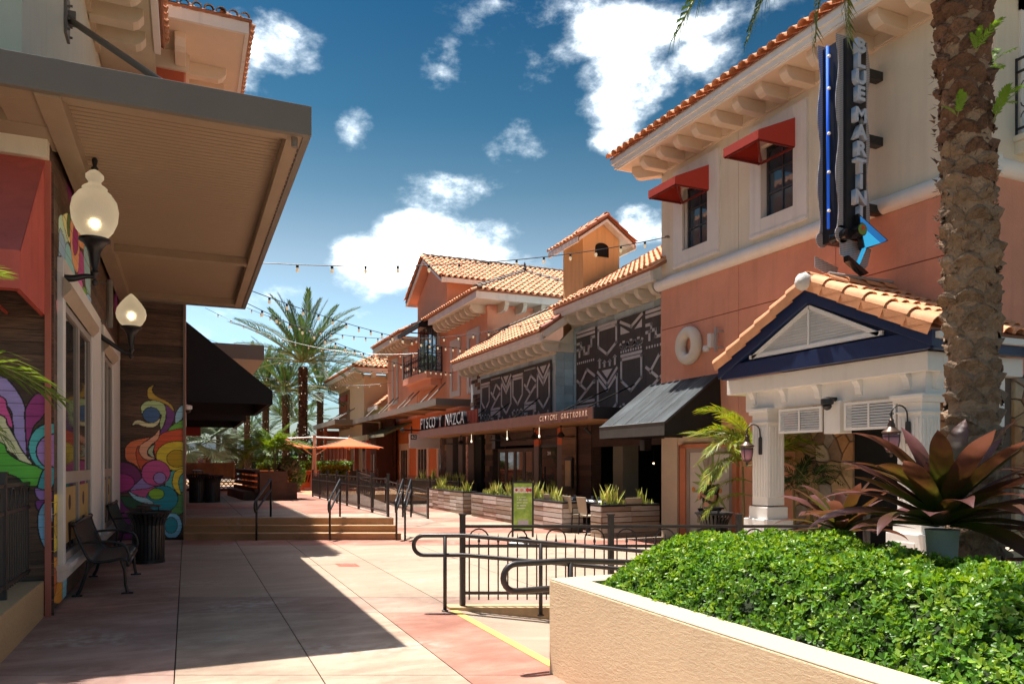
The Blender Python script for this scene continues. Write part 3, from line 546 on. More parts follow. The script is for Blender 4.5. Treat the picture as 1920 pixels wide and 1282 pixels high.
# pink awning at the far left
def awning(name, X0, X1, Y0, Y1, zt, zb, zv, m, label, mframe, open_y=True):
    """wall line Y=Y1 or X..."""
PA = thing('fabric_awning', (-3, 10.1, 3.34), 'faded coral pink fabric awning at the far left under the cream band', 'awning')
M_pinkfab = mat('coral_fabric', (.62, .13, .1), .85, .1, 200, .12, 2, streak=.15)
yw, yo = 9.67, 8.3
b = MB(); b.prism([(-5.4, yw, 5.08), (-5.4, yo, 3.7), (-5.4, yo - .0, 3.68), (-5.4, yw, 5.055)], (3.96, 0, 0)); b.build('canopy_fabric', M_pinkfab, PA)
b = MB(); b.box(-5.4, -1.44, yo - .012, yo, 3.34, 3.70); b.build('valance', M_pinkfab, PA)
b = MB(); b.prism([(-1.44, yw, 5.07), (-1.44, yo, 3.7), (-1.44, yo, 3.34), (-1.44, yw, 3.34)], (-.012, 0, 0)); b.build('end_panel', M_pinkfab, PA)
b = MB(); b.tube([(-5.4, yo + .03, 3.34), (-1.46, yo + .03, 3.34)], .018, 6); b.tube([(-1.47, yo + .03, 3.34), (-1.47, yw, 3.34)], .018, 6); b.tube([(-1.8, yo + .03, 3.34), (-1.8, yw, 3.34)], .018, 6); b.build('frame', mat('red_frame', (.4, .06, .04), .5), PA)
# low planter wall and fence at far left
LP = thing('low_planter_wall', (-1.5, 7.5, 0), 'low beige stucco planter wall at the far left edge under the dark fence', 'wall')
b = MB(); b.box(-1.72, -1.45, -2, 9.66, -.3, .4); b.build('wall', mat('beige_stucco_left', (.56, .38, .2), .92, .8, 26, .06, 1.2), LP, bevel=.01)
MB().box(-4, -1.72, -2, 9.66, -.3, .34).build('soil', mat('soil', (.03, .02, .015)), LP)
# ---------- tile roof helper
def barrel(n=5, L_=.42, r0=.085, r1=.1, lift=.03, th=.012):
    """one clay barrel tile: local x across, y up-slope, z normal"""
    vs = []; fs = []
    for (y, r, dz) in ((0, r1, lift), (L_, r0, 0)):
        for k in range(n + 1):
            a = math.pi * k / n; vs.append((-r * math.cos(a), y, r * math.sin(a) * .85 + dz))
    for k in range(n): fs.append((k, k + 1, n + 2 + k, n + 1 + k))
    b0 = len(vs)
    for k in range(n + 1):
        a = math.pi * k / n; r = r1 - th * 1.4; vs.append((-r * math.cos(a), 0.0, r * math.sin(a) * .85 + lift))
    for k in range(n): fs.append((k, b0 + k, b0 + k + 1, k + 1))
    b1 = len(vs)
    for k in range(n + 1):
        a = math.pi * k / n; r = r1 - th * 1.4; vs.append((-r * math.cos(a), .12, r * math.sin(a) * .85 + lift * .7))
    for k in range(n): fs.append((b0 + k, b1 + k, b1 + k + 1, b0 + k + 1))
    return vs, fs
def tile_slope(mb, o, e, s, nrm, clipf, W_, Hs, pitch=.22, row=.37, L_=.42, jit=.006):
    """fill a roof plane: o origin at the eave, e unit along the eave, s unit up-slope"""
    o, e, s, nrm = map(Vector, (o, e, s, nrm)); T, F_ = barrel(L_=L_, r0=pitch * .36, r1=pitch * .43)
    for j in range(int(Hs / row) + 1):
        for i in range(int(W_ / pitch) + 1):
            x = (i + .5) * pitch; y = j * row
            if not clipf(x, y + row * .4): continue
            dx = random.uniform(-jit, jit); dy = random.uniform(-jit, jit) * 1.5; dz = random.uniform(0, .008)
            mb.add([o + e * (x + v[0] + dx) + s * (y + v[1] + dy - .04) + nrm * (v[2] + dz) for v in T], F_)
def roof_plane(parent, o, e, s, poly, W_, Hs, pitch=.22, row=.37, m=None, name='roof_tiles', under=True):
    """poly: (x,y) outline in eave coordinates; builds a thin base plus tiles"""
    o, e, s = Vector(o), Vector(e).normalized(), Vector(s).normalized(); nrm = e.cross(s).normalized()
    if nrm.z < 0: nrm = -nrm
    def cf(x, y):
        ins = False; n = len(poly)
        for i in range(n):
            x0, y0 = poly[i]; x1, y1 = poly[(i + 1) % n]
            if (y0 > y) != (y1 > y) and x < (x1 - x0) * (y - y0) / (y1 - y0) + x0: ins = not ins
        return ins
    mb = MB(); tile_slope(mb, o, e, s, nrm, cf, W_, Hs, pitch, row)
    mb.build(name, m or M_tile, parent, kind='stuff')
    if under:
        u = MB(); u.prism([o + e * x + s * y + nrm * .005 for x, y in poly], nrm * -.06); u.build('roof_base', M_tiledark2, parent)
M_tiledark2 = mat('tile_pan', (.3, .13, .07), .9, .3, 40, .2, 3)
def ridge(parent, a, b, r=.1, seg=.4, m=None, name='ridge_cap', kindr='stuff'):
    a, b = Vector(a), Vector(b); d = (b - a); n = max(1, int(d.length / seg)); d.normalize(); r_ = d.cross(EZ).normalized(); u = r_.cross(d); mb = MB()
    for k in range(n):
        o = a + (b - a) * (k / n); T, F_ = barrel(L_=(b - a).length / n * 1.12, r0=r * .85, r1=r, lift=.025)
        mb.add([o + r_ * v[0] + d * v[1] + u * (v[2]) for v in T], F_)
    return mb.build(name, m or M_tile, parent, kind=kindr)
def corbels(parent, pts, out, drop, w, h, m, name='corbel'):
    """eave brackets: at each point on the wall, reaching `out` (vector)"""
    d = Vector(out); L_ = d.length; u = d.normalized(); sd = u.cross(EZ)
    prof = [(0, 0), (L_, 0), (L_, -h * .45), (L_ - h * .28, -h * .82), (L_ - h * .6, -h), (0, -h)]
    me = None
    for p in pts:
        mb = MB(); p = Vector(p)
        if me is None:
            mb.prism([u * x + EZ * z - sd * (w / 2) for x, z in prof], sd * w)
            o = mb.build(name, m, parent); o.location = p - worg(parent); 
            for v in o.data.vertices: v.co += worg(parent)
            me = o
            bm = o.modifiers.new('bevel', 'BEVEL'); bm.width = .008; bm.segments = 1
        else:
            copyobj(me, parent, p - worg(parent))
# upper roof of the near left block (eave along Y at X=-.5)
b = MB(); b.box(-1.7, -.62, 9.9, 46, 10.36, 10.42); b.build('soffit', mat('pale_soffit', (.62, .56, .42), .8), LB)
b = MB(); b.box(-.62, -.5, 9.9, 17.4, 10.30, 10.55); b.box(-9, -.5, 9.8, 9.9, 10.3, 10.55); b.build('eave_fascia', M_white, LB)
MB().box(-1.75, -1.62, 9.6, 17.4, 10.1, 10.36).build('crown_band', mat('tan_band', (.6, .48, .34), .8), LB)
corbels(LB, [(-1.68, 10.3 + k * .82, 10.36) for k in range(9)], (.92, 0, 0), 0, .3, .3, mat('pale_corbel', (.66, .56, .42), .8))
roof_plane(LB, (-.42, 9.8, 10.58), (0, 1, 0), (-.85, 0, .5), [(0, 0), (7.8, 0), (7.8, 2.2), (2.2, 2.2)], 7.8, 2.2, .24)
MB().add([], []) 
b = MB(); b.prism([(-.6, 9.9, 10.56), (-9, 9.9, 10.56), (-6, 12, 12.3), (-3.6, 12, 12.3)], (0, .02, -.1)); b.build('roof_base', M_tiledark2, LB)
MB().box(-9, -2.4, 11, 17.4, 10.5, 11.6).build('roof_base', M_tiledark2, LB)
# second block behind, coral walls with tiled eave
b = MB(); b.box(-9, 1.18, 17.2, 46, 11.02, 11.08); b.build('soffit', M_soffit, LB)
b = MB(); b.box(-9, 1.24, 17.12, 17.2, 11.0, 11.24); b.box(1.16, 1.24, 17.2, 40, 11.0, 11.24); b.build('eave_fascia', M_trim, LB)
MB().box(-1.7, .02, 18.52, 18.6, 10.6, 11.02).build('crown_band', M_soffit, LB)
MB().box(-.02, .06, 18.6, 40, 10.6, 11.02).build('crown_band', M_soffit, LB)
corbels(LB, [(-.75 + k * .62, 18.5, 11.02) for k in range(2)], (0, -.85, 0), 0, .22, .34, M_soffit)
corbels(LB, [(.06, 19.0 + k * .8, 11.02) for k in range(22)], (.8, 0, 0), 0, .22, .3, M_soffit)
roof_plane(LB, (-4, 17.06, 11.28), (1, 0, 0), (0, .87, .5), [(0, 0), (5.3, 0), (3.3, 2.2), (0, 2.2)], 5.3, 2.2, .24, m=mat('grey_clay_tile', (.3, .25, .19), .85, .3, 60, .2, 3, island=.2))
roof_plane(LB, (1.3, 17.06, 11.28), (0, 1, 0), (-.87, 0, .5), [(0, 0), (20, 0), (20, 2.2), (2.2, 2.2)], 20, 2.2, .24)
# black awnings further along the left wall
M_blackfab = mat('black_fabric', (.014, .014, .017), .85, .06, 200, .15, 2)
def black_awning(y0, y1, zt, zo, zb, xo, label):
    A = thing('fabric_awning', (.5, y0, zb), label, 'awning', None)
    xw = -.01
    b = MB(); b.prism([(xw, y0, zt), (xo, y0, zo), (xo, y0, zo - .03), (xw, y0, zt - .03)], (0, y1 - y0, 0)); b.build('canopy_fabric', M_blackfab, A)
    b = MB(); b.prism([(xw, y0, zt - .03), (xo, y0, zo - .03), (xo, y0, zb), (xw, y0, zb)], (0, .012, 0)); b.build('end_panel', M_blackfab, A)
    b = MB(); b.prism([(xw, y1, zt - .03), (xo, y1, zo - .03), (xo, y1, zb), (xw, y1, zb)], (0, -.012, 0)); b.build('end_panel', M_blackfab, A)
    b = MB(); b.box(xo - .012, xo, y0 + .012, y1 - .012, zb, zo - .03); b.build('valance', M_blackfab, A)
    b = MB(); b.tube([(xo - .06, y0 + .05, zb + .02), (xo - .06, y1 - .05, zb + .02)], .018, 6); b.build('frame', M_black, A)
black_awning(19.0, 23.8, 5.0, 3.45, 3.13, 1.92, 'large black fabric awning on the left wall beyond the mural')
black_awning(25.5, 30.5, 4.9, 3.4, 3.05, 1.75, 'second black awning behind the larger one on the left wall')
# distant canopy on left (grey box with orange soffit) and red signboard below awning
b = MB(); b.box(-.02, 2.9, 32, 38, 5.9, 6.5); o = b.build('flat_canopy', M_grey); props(o, 'distant flat canopy seen just above the black awnings', 'canopy')
o = MB().box(-.02, .5, 31.2, 31.35, 2.75, 3.1).build('wall_sign', mat('red_board', (.35, .04, .03), .6)); props(o, 'small dark red board under the black awnings by the left wall', 'sign')
# ---------- wall lamps
M_frost = mat('frosted_glass', (.72, .68, .6), .45, .35, 90, .05, 3, spec=.6, emit=.05, emitcol=(1, .82, .55))
M_bulb = mat('lit_bulb', (1, .85, .6), .5, emit=5, emitcol=(1, .78, .42))
def frost():
    m = M_frost; nt = m.node_tree; p = nt.nodes['Principled BSDF']; p.inputs['Transmission Weight'].default_value = .75; p.inputs['Roughness'].default_value = .38; p.inputs['Emission Strength'].default_value = .03
frost()
def post_lamp(base, glob_z, arm_from, gx, gy, tall, label):
    A = thing('wall_lamp', (gx, gy, base), label, 'wall lamp', 'glass globe lamps on the mural wall')
    b = MB(); b.lathe((gx, gy, base), [(.012, -.08), (.035, -.05), (.035, -.02), (.015, 0), (.03, .05), (.05, .08), (.03, .12), (.05, .2), (.065, .32), (.09, .38), (.13, .44), (.17, .46), (.175, .49), (.13, .5)], 16); b.build('holder', M_black, A, smooth=True, auto=40)
    ax, ay, az = arm_from; sgn = 1 if az < base + .05 else -1
    pts = catmull([(ax, ay, az), (ax + .14, ay + (gy - ay) * .4, az + (base + .02 - az) * .35), (gx - .1, gy, base + .03), (gx, gy, base + .03)], 6, False); pts.append(Vector((gx, gy, base + .03)))
    b = MB(); b.tube(pts, [.05 - .028 * i / (len(pts) - 1) for i in range(len(pts))], 8); b.build('arm', M_black, A, smooth=True)
    b = MB(); b.box(ax - .03, ax + .01, ay - .05, ay + .05, az - .2, az + .2); b.lathe((ax, ay, az + .22), [(.02, -.03), (.03, 0), (.005, .05)], 8); b.build('back_plate', M_black, A, bevel=.01)
    g = base + .49
    if tall: pr = [(.12, 0), (.2, .1), (.25, .22), (.262, .34), (.24, .46), (.18, .55), (.13, .585), (.14, .61), (.12, .63), (.075, .66), (.07, .69), (.1, .73), (.1, .77), (.06, .81), (.03, .83)]
    else: pr = [(.12, 0), (.18, .05), (.23, .14), (.245, .22), (.23, .31), (.17, .41), (.1, .5), (.04, .56), (.015, .58)]
    b = MB(); b.lathe((gx, gy, g), pr, 24); b.build('globe', M_frost, A, smooth=True)
    if tall: b = MB(); b.lathe((gx, gy, g + .83), [(.03, 0), (.045, .02), (.02, .05), (.03, .09), (.035, .12), (.008, .17)], 10); b.build('finial', M_black, A, smooth=True)
    b = MB(); b.lathe((gx, gy, g + .2), [(.01, -.035), (.02, -.02), (.026, 0), (.02, .025), (.01, .035)], 10); b.build('bulb', M_bulb, A)
post_lamp(3.92, 0, (-1.38, 10.3, 3.9), -1.02, 10.3, True, 'larger nearer globe wall lamp with finial glowing on the mural wall')
post_lamp(3.62, 0, (-1.38, 14.7, 3.9), -.9, 14.8, False, 'smaller onion shaped globe lamp between the two left windows')
o = MB(); o.tube([(-1.0, 12, 0), (-1, 12, .01)], .01, 4)
# hanging mechanical bracket near second lamp
b = MB(); b.tube([(-1.38, 14.35, 4.75), (-1.2, 14.35, 4.75)], .02, 6); b.tube([(-1.2, 14.35, 4.8), (-1.2, 14.35, 4.0)], .05, 8); b.tube([(-1.38, 14.35, 4.1), (-1.2, 14.35, 4.1)], .02, 6)
o = b.build('wall_bracket', M_grey); props(o, 'grey metal bracket with tube above the second left window', 'bracket')
# ================================================================ CREAM AND SALMON BUILDING (right)
KX = .027
def mx_(d, y, z): return (10.1 + KX * (14.6 - y) - d, y, z)     # d = distance out from the facade
MBL = thing('salmon_building', (12, 8, 0), 'large two storey building at right, salmon below and cream above with tiled eave', 'building')
YE = 6.85
def MM(): return MB(mx_)
M_salm_low = M_salmon
# salmon panels divided by recessed joints (parts)
zj = [2.35, 4.77 - .0, 5.7]; 
def joint_y(): pass
cols_y = [14.5, 11.94, 9.55, 6.85]
rows_z = [(2.1, 4.765), (4.785, 5.72)]
bk = MM(); bk.box(-8, -.012, YE + .01, 14.49, -.6, 5.9); bk.box(-8, -.25, YE + .01, 14.49, 5.9, 8.7); bk.build('wall', mat('joint_salmon', (.3, .1, .06), .9), MBL)
for i in range(3):
    for (za, zb) in rows_z:
        b = MM(); b.box(-.013, 0, cols_y[i + 1] + .006, cols_y[i] - .006 if i else 14.5, za, zb); b.build('stucco_panel', M_salmon, MBL)
for (ya, yb, za, zb) in ((14.05, 14.5, -.3, 2.1), (11.9, 12.0, -.3, 2.1), (10.45, 11.9, -.3, 2.1)):
    b = MM(); b.box(-.013, 0, ya, yb, za, zb); b.build('stucco_panel', M_salmon if ya < 14 else mat('pale_pillar', (.62, .5, .38), .85, .2, 40), MBL)
b = MM(); b.box(-.02, .03, 13.88, 14.46, -.3, 2.3); b.build('pilaster', mat('pale_pillar', (.62, .5, .38), .85, .2, 40), MBL)
b = MM(); b.box(-.01, .012, 11.9, 13.88, 2.12, 2.3); b.build('lintel', mat('pale_pillar', (.62, .5, .38)), MBL)
# cream upper wall panels with a vertical joint
for (ya, yb) in ((YE, 9.4), (9.412, 11.94), (11.952, 14.5)):
    # leave the window openings
    b = MM()
    ops = [(y0, y1) for (y0, y1) in ((10.46, 11.28), (12.83, 13.67)) if ya < y0 < yb]
    if ops:
        y0, y1 = ops[0]; b.box(-.013, 0, ya, y0, 5.9, 8.6); b.box(-.013, 0, y1, yb, 5.9, 8.6); b.box(-.013, 0, y0, y1, 5.9, 6.42); b.box(-.013, 0, y0, y1, 7.75, 8.6)
    else: b.box(-.013, 0, ya, yb, 5.9, 8.6)
    b.build('stucco_panel', M_cream, MBL)
# end face of the building turning right (behind the palm)
b = MB(); b.box(10.3, 19, YE - .02, YE, 2.95, 5.7); b.build('stucco_panel', M_salmon, MBL)
b = MB(); b.box(10.3, 19, YE - .02, YE, 5.9, 8.6); b.build('stucco_panel', M_cream, MBL)
b = MB(); b.box(10.6, 19, YE, 14.4, 2.8, 8.65); b.box(10.3, 19, YE, YE + .2, -.5, 8.65); b.build('wall', M_cream, MBL)
# end wall facing the far side
b = MM(); b.box(-8, 0, 14.5, 14.52, 2.3, 5.72); b.build('stucco_panel', M_salmon, MBL)
# belt moulding
b = MM(); n = 10; prof = [(.0, 5.68)] + [(.13 * math.sin(math.pi * k / n) * 1.0 + .0, 5.825 - .135 * math.cos(math.pi * k / n)) for k in range(n + 1)] + [(0, 5.97)]
b.prism([(d, YE - .12, z) for d, z in prof], (0, 14.62 - YE + .12, 0)); b.build('belt_moulding', M_white, MBL, smooth=True, auto=50)
b = MB(); b.prism([(10.2, YE - d, z) for d, z in prof], (8, 0, 0)); b.build('belt_moulding', M_white, MBL, smooth=True, auto=50)
# eave: soffit, fascia, corbels, tiles
b = MM(); b.box(-.1, .82, YE - 1.0, 15.1, 8.6, 8.64); b.build('soffit', M_soffit, MBL)
b = MB(); b.box(10.2, 19, YE - .95, YE, 8.6, 8.64); b.build('soffit', M_soffit, MBL)
b = MM(); b.box(.82, .87, YE - 1.05, 15.15, 8.6, 8.70); b.box(.84, .92, YE - 1.1, 15.2, 8.70, 8.84); b.box(.80, .84, YE - 1.0, 15.1, 8.57, 8.6); b.build('eave_fascia', M_white, MBL, bevel=.005)
b = MM(); b.box(-2, .82, 15.1, 15.15, 8.6, 8.84); b.build('eave_fascia', M_white, MBL)
b = MM(); b.box(0, .05, YE, 14.5, 8.38, 8.6); b.box(.05, .07, YE, 14.5, 8.40, 8.42); b.build('crown_band', M_soffit, MBL)
b = MB(); b.box(10.25, 19, YE - .07, YE, 8.38, 8.6); b.build('crown_band', M_soffit, MBL)
ys = [14.28 - k * .605 for k in range(14)]
corbels(MBL, [mx_(.04, y, 8.598) for y in ys], (-.66, 0, 0), 0, .18, .23, M_soffit)
corbels(MBL, [(10.75 + k * .605, YE - .06, 8.598) for k in range(8)], (0, -.72, 0), 0, .2, .27, M_soffit)
# corner diagonal bracket at the far end
corbels(MBL, [mx_(0, 14.45, 8.598)], (-.5, .5, 0), 0, .2, .27, M_soffit, 'corner_corbel')
# eave row tiles as parts
TV, TF = barrel(n=6, L_=.5, r0=.092, r1=.105, lift=.03)
tb = MB(); sl_ = Vector((.88, 0, .475)); nm = Vector((-.475, 0, .88))
tb.add([EY * v[0] + sl_ * v[1] + nm * v[2] for v in TV], TF)
t0 = tb.build('eave_tile', M_tilep, MBL, smooth=True, auto=40)
for v in t0.data.vertices: v.co += worg(MBL)
pos = []
y = YE - 1.05
while y < 15.2: pos.append(Vector(mx_(.97, y, 8.86))); y += .235
t0.location = pos[0] - worg(MBL)
for p_ in pos[1:]: copyobj(t0, MBL, p_ - worg(MBL) + Vector((random.uniform(-.01, .01), 0, 0)), (0, 0, random.uniform(-.03, .03)))
roof_plane(MBL, (10.1 - .97 + .42 + KX * (14.6 - 5.8), 5.8, 8.86 + .2), (-KX, 1, 0), (.88, 0, .475), [(0, 0), (9.4, 0), (6.5, 5), (3.4, 5)], 9.4, 5, .235)
b = MM(); b.prism([(.95, YE - 1.1, 8.845), (-5, 10, 11.6), (-5, 12, 11.6), (.95, 15.2, 8.845)], (0, 0, -.03)); b.build('roof_base', M_tiledark2, MBL)
# windows with deep surrounds
def mwin(yL, yR, tyL, tyR, label=None):
    """yL far side, yR near side"""
    W_ = MM(); t = .06
    W_.box(-.02, t, yL, tyL, 6.12, 8.24); W_.box(-.02, t, tyR, yR, 6.12, 8.24); W_.box(-.02, t, yR, yL, 6.12, 6.4); W_.box(-.02, t, yR, yL, 7.78, 8.24)
    W_.box(-.02, t + .02, tyR, tyL, 6.07, 6.13)
    W_.box(-.2, -.02, yL, yL + .03, 6.4, 7.78); W_.box(-.2, -.02, yR - .03, yR, 6.4, 7.78); W_.box(-.2, -.02, yR, yL, 6.37, 6.4)
    w = W_.build('window', M_trim, MBL, bevel=.006)
    f = MM(); 
    f.box(-.14, -.09, yL - .05, yL, 6.4, 7.78); f.box(-.14, -.09, yR, yR + .05, 6.4, 7.78); f.box(-.14, -.09, yR, yL, 6.4, 6.46); f.box(-.14, -.09, yR, yL, 7.7, 7.78); f.build('frame', M_winf, w)
    ym = (yL + yR) / 2; f = MM(); f.box(-.13, -.095, ym - .015, ym + .015, 6.46, 7.7); f.box(-.13, -.096, yR + .05, yL - .05, 6.86, 6.89); f.box(-.13, -.096, yR + .05, yL - .05, 7.28, 7.31); f.build('muntin', M_winf, w)
    for a, b_ in ((yR + .05, ym - .015), (ym + .015, yL - .05)):
        for c, d in ((6.46, 6.86), (6.89, 7.28), (7.31, 7.7)):
            g = MM(); g.box(-.135, -.12, a, b_, c, d); g.build('pane', M_glassb, w)
M_winf = mat('slate_frame', (.05, .05, .06), .4, spec=.5)
M_glassb = mat('reflective_blue_glass', (.03, .055, .085), .02, 0, 1, 0, metal=.0, spec=1)
mwin(13.67, 12.83, 13.99, 12.49); mwin(11.27, 10.46, 11.57, 10.14)
M_redfab = mat('brick_red_fabric', (.5, .055, .035), .85, .08, 200, .06, 2)
M_redfab2 = mat('dark_red_lining', (.16, .02, .015), .9)
def red_awning(yL, yR, label):
    A = thing('window_awning', mx_(.4, (yL + yR) / 2, 7.3), label, 'awning', 'red window awnings')
    d0, d1 = .03, .9; zt, zo, zb = 8.0, 7.62, 7.46; ins = .06
    zi = 7.40
    b = MM(); b.prism([(d0, yR, zt), (d1, yR, zo), (d1, yR, zo - .012), (d0, yR, zt - .012)], (0, yL - yR, 0)); b.build('canopy_fabric', M_redfab, A)
    b = MM(); b.prism([(d1, yR, zo), (d1, yR, zb), (d1, yL, zb), (d1, yL, zo)], (.01, 0, 0)); b.build('valance', M_redfab, A)
    for y, q in ((yR, -.01), (yL, .01)):
        b = MM(); b.prism([(d0, y, zt), (d1, y, zo), (d1, y, zb), (d0, y, zb)], (0, q, 0)); b.build('end_panel', M_redfab, A)
    b = MM(); 
    for (p, q) in (((d1 - .03, yR, zb), (d1 - .03, yL, zb)), ((d0, yR + .03, zb), (d1, yR + .03, zb)), ((d0, yL - .03, zb), (d1, yL - .03, zb)), ((d0, yR + .03, zt - .05), (d1, yR + .03, zo - .03)), ((d0, yL - .03, zb), (d1, yR + .03, zo - .04)), ((d0 + .03, yR, zb), (d0 + .03, yL, zb))): b.bar(p, q, .035)
    b.build('frame', M_redfab2, A)
red_awning(13.72, 12.78, 'brick red awning over the far window of the cream upper wall')
red_awning(11.32, 10.41, 'brick red awning over the window nearest the vertical sign')
# foam ring ornament, flood light, cameras
b = MM(); ring = [(.1, 13.39 + .27 * math.cos(a), 4.26 + .3 * math.sin(a)) for a in [2 * math.pi * k / 36 for k in range(36)]]
b.tube(ring, .125, 12, closed=True); o = b.build('ring_ornament', mat('off_white_foam', (.66, .6, .52), .8, .25, 30, .08, 2), smooth=True); props(o, 'big off-white ring mounted on the salmon wall', 'wall ornament')
FL = thing('flood_light', mx_(.15, 12.5, 4.0), 'small grey flood light on a double arm beside the white ring', 'light fixture')
b = MM(); b.box(.12, .17, 12.42, 12.47, 4.0, 4.5); b.bar((.0, 12.4, 4.42), (.15, 12.4, 4.42), .04); b.bar((.0, 12.4, 4.08), (.15, 12.4, 4.08), .04); b.build('bracket', mat('galvanised', (.45, .45, .46), .4, metal=.6), FL)
b = MM(); b.box(.12, .24, 12.5, 12.6, 4.1, 4.38); b.lathe(mx_(0, 0, 0) if 0 else (.2, 12.68, 4.05), [(.06, -.02), (.08, .04), (.06, .1)], 10); b.build('lamp_head', mat('pale_grey_plastic', (.6, .6, .6), .5), FL)
def dome_cam(p, label, d=(-1, 0, 0), m=None):
    A = thing('security_camera', p, label, 'security camera'); x, y, z = p
    b = MB(); b.lathe((x, y, z - .02), [(.05, 0), (.09, .03), (.09, .1), (.05, .12)], 14); b.bar((x, y, z + .08), (x - d[0] * .16, y - d[1] * .16, z + .08), .06); b.build('housing', m or M_white, A, smooth=True, auto=40)
    b = MB(); b.lathe((x, y, z - .02), [(.01, -.065), (.045, -.05), (.065, -.015), (.07, 0)], 14); b.build('dome', M_black, A, smooth=True)
dome_cam(mx_(.2, 10.4, 4.62), 'white dome camera on the salmon wall above the porch roof')
# ---------------------------------------------------------------- black sloped awning between the two buildings
BA = thing('shop_awning', mx_(.7, 13.7, 2.26), 'weathered black sloped awning over the door with chalky streaks', 'awning')
M_wfab = mat('weathered_black_canvas', (.03, .036, .04), .8, .15, 90, .35, 2.2, col2=(.06, .072, .078), stretch=(.5, 1.6, .5))
M_wfab2 = mat('black_canvas_side', (.02, .017, .016), .85, .1, 90, .2, 2)
M_wfab3 = mat('grey_canvas_valance', (.07, .062, .056), .85, .15, 60, .2, 3, streak=.2)
yn, yf = 12.45, 15.0; xw = 10.12; xo = 8.75
b = MB(); 
ny = 26
for k in range(ny):
    pass
for i in range(9):
    for k in range(ny + 1):
        f = i / 8; g = k / ny
        sag = -.035 * math.sin(math.pi * f) * abs(math.sin(math.pi * g * 4)) 
        b.v.append((xw + (xo - xw) * f, yn + (yf - yn) * g, 3.56 + (2.53 - 3.56) * f + sag))
b.f = [(i * (ny + 1) + k, i * (ny + 1) + k + 1, (i + 1) * (ny + 1) + k + 1, (i + 1) * (ny + 1) + k) for i in range(8) for k in range(ny)]
b.build('canopy_fabric', M_wfab, BA, smooth=True)
b = MB(); b.prism([(xo, yn, 2.53), (xo, yf, 2.53), (xo, yf, 2.26), (xo, yn, 2.26)], (-.01, 0, 0)); b.build('valance', M_wfab3, BA)
for y in (yn, yf): b = MB(); b.prism([(xw, y, 3.56), (xo, y, 2.53), (xo, y, 2.26), (xw + .06, y, 2.26)], (0, .01, 0)); b.build('end_panel', M_wfab2, BA)
b = MB()
for g in (0, .25, .5, .75, 1):
    y = yn + (yf - yn) * g; b.bar((xw, y, 3.53), (xo + .02, y, 2.5), .03); b.bar((xw, y, 2.28), (xo + .02, y, 2.28), .03)
b.bar((xo + .02, yn, 2.28), (xo + .02, yf, 2.28), .03); b.build('frame', M_black, BA)
b = MB(); b.tube([(xo - .012, yn, 2.53), (xo - .012, yf, 2.53)], .008, 5)
for g in (.2, .4, .6, .8):
    y = yn + (yf - yn) * g; b.tube([(xw, y, 3.57), (xo, y, 2.545)], .006, 5)
b.build('seam', mat('chalky_seam', (.22, .24, .25), .9), BA)
# ---------------------------------------------------------------- double door with sun ray decal
dxf = lambda d, y, z: mx_(d + .056, y, z)
DD = thing('double_door', mx_(0, 12.9, 0), 'taupe framed double glass door with white film and green leaf ray decal', 'door')
M_taupe = mat('taupe_metal', (.33, .27, .23), .45, spec=.5)
b = MB(dxf); b.box(-.06, .02, 13.54, 13.72, -.3, 2.12); b.box(-.06, .02, 11.92, 12.05, -.3, 2.12); b.box(-.06, .02, 11.92, 13.72, 2.03, 2.12); b.build('door_surround', mat('orange_surround', (.56, .2, .1), .8), DD)
for (ya, yb) in ((12.82, 13.54), (12.06, 12.8)):
    b = MB(dxf); b.box(-.05, -.01, ya, ya + .11, -.2, 2.03); b.box(-.05, -.01, yb - .11, yb, -.2, 2.03); b.box(-.05, -.01, ya + .11, yb - .11, -.2, 0.05); b.box(-.05, -.01, ya + .11, yb - .11, 1.93, 2.03); lf = b.build('door_leaf', M_taupe, DD)
    b = MB(dxf); b.box(-.04, -.03, ya + .11, yb - .11, .05, 1.93); b.build('pane', mat('white_film', (.6, .55, .5), .35, spec=.6), lf)
b = MB(dxf); cy, cz = 12.72, 1.22
gm = mat('leaf_green_decal', (.25, .36, .1), .6)
for k in range(20):
    a = 2 * math.pi * k / 20 + .1; u = (math.cos(a), math.sin(a)); L_ = .62 if k % 2 else .66; w = .05
    pts = [(.12, 0), (.35, w), (L_, 0), (.35, -w)]
    pp = [(-.026, cy + r_ * u[0] - q * u[1], cz + r_ * u[1] * 1.15 + q * u[0]) for r_, q in pts]
    pp = [p for p in pp if True]
    ys_ = [p[1] for p in pp]
    if max(ys_) > 13.43 or min(ys_) < 12.17: continue
    b.prism(pp, (.001, 0, 0))
b.build('leaf_ray_decal', gm, DD)
b = MB(dxf); b.lathe((-.02, 13.3, 1.13), [(.055, 0), (.055, .004)], 12, 0); b.lathe((-.02, 12.45, 1.13), [(.055, 0), (.055, .004)], 12, 0); b.build('orange_spot', mat('orange_spot', (.6, .25, .04), .6), DD)
b = MB(dxf)
for (y, z, h) in ((13.15, .42, .1), (13.15, .2, .1), (12.5, .38, .16)):
    b.box(-.028, -.022, y - .035, y + .035, z, z + h); 
b.build('small_sticker', mat('olive_sticker', (.3, .32, .15), .6), DD)
for y in (12.92, 12.7):
    b = MB(dxf); b.tube([(-.01, y, .55), (.06, y, .55), (.06, y, 1.0), (-.01, y, 1.0)], .012, 6); b.build('handle', mat('steel', (.5, .5, .5), .25, metal=1), DD)
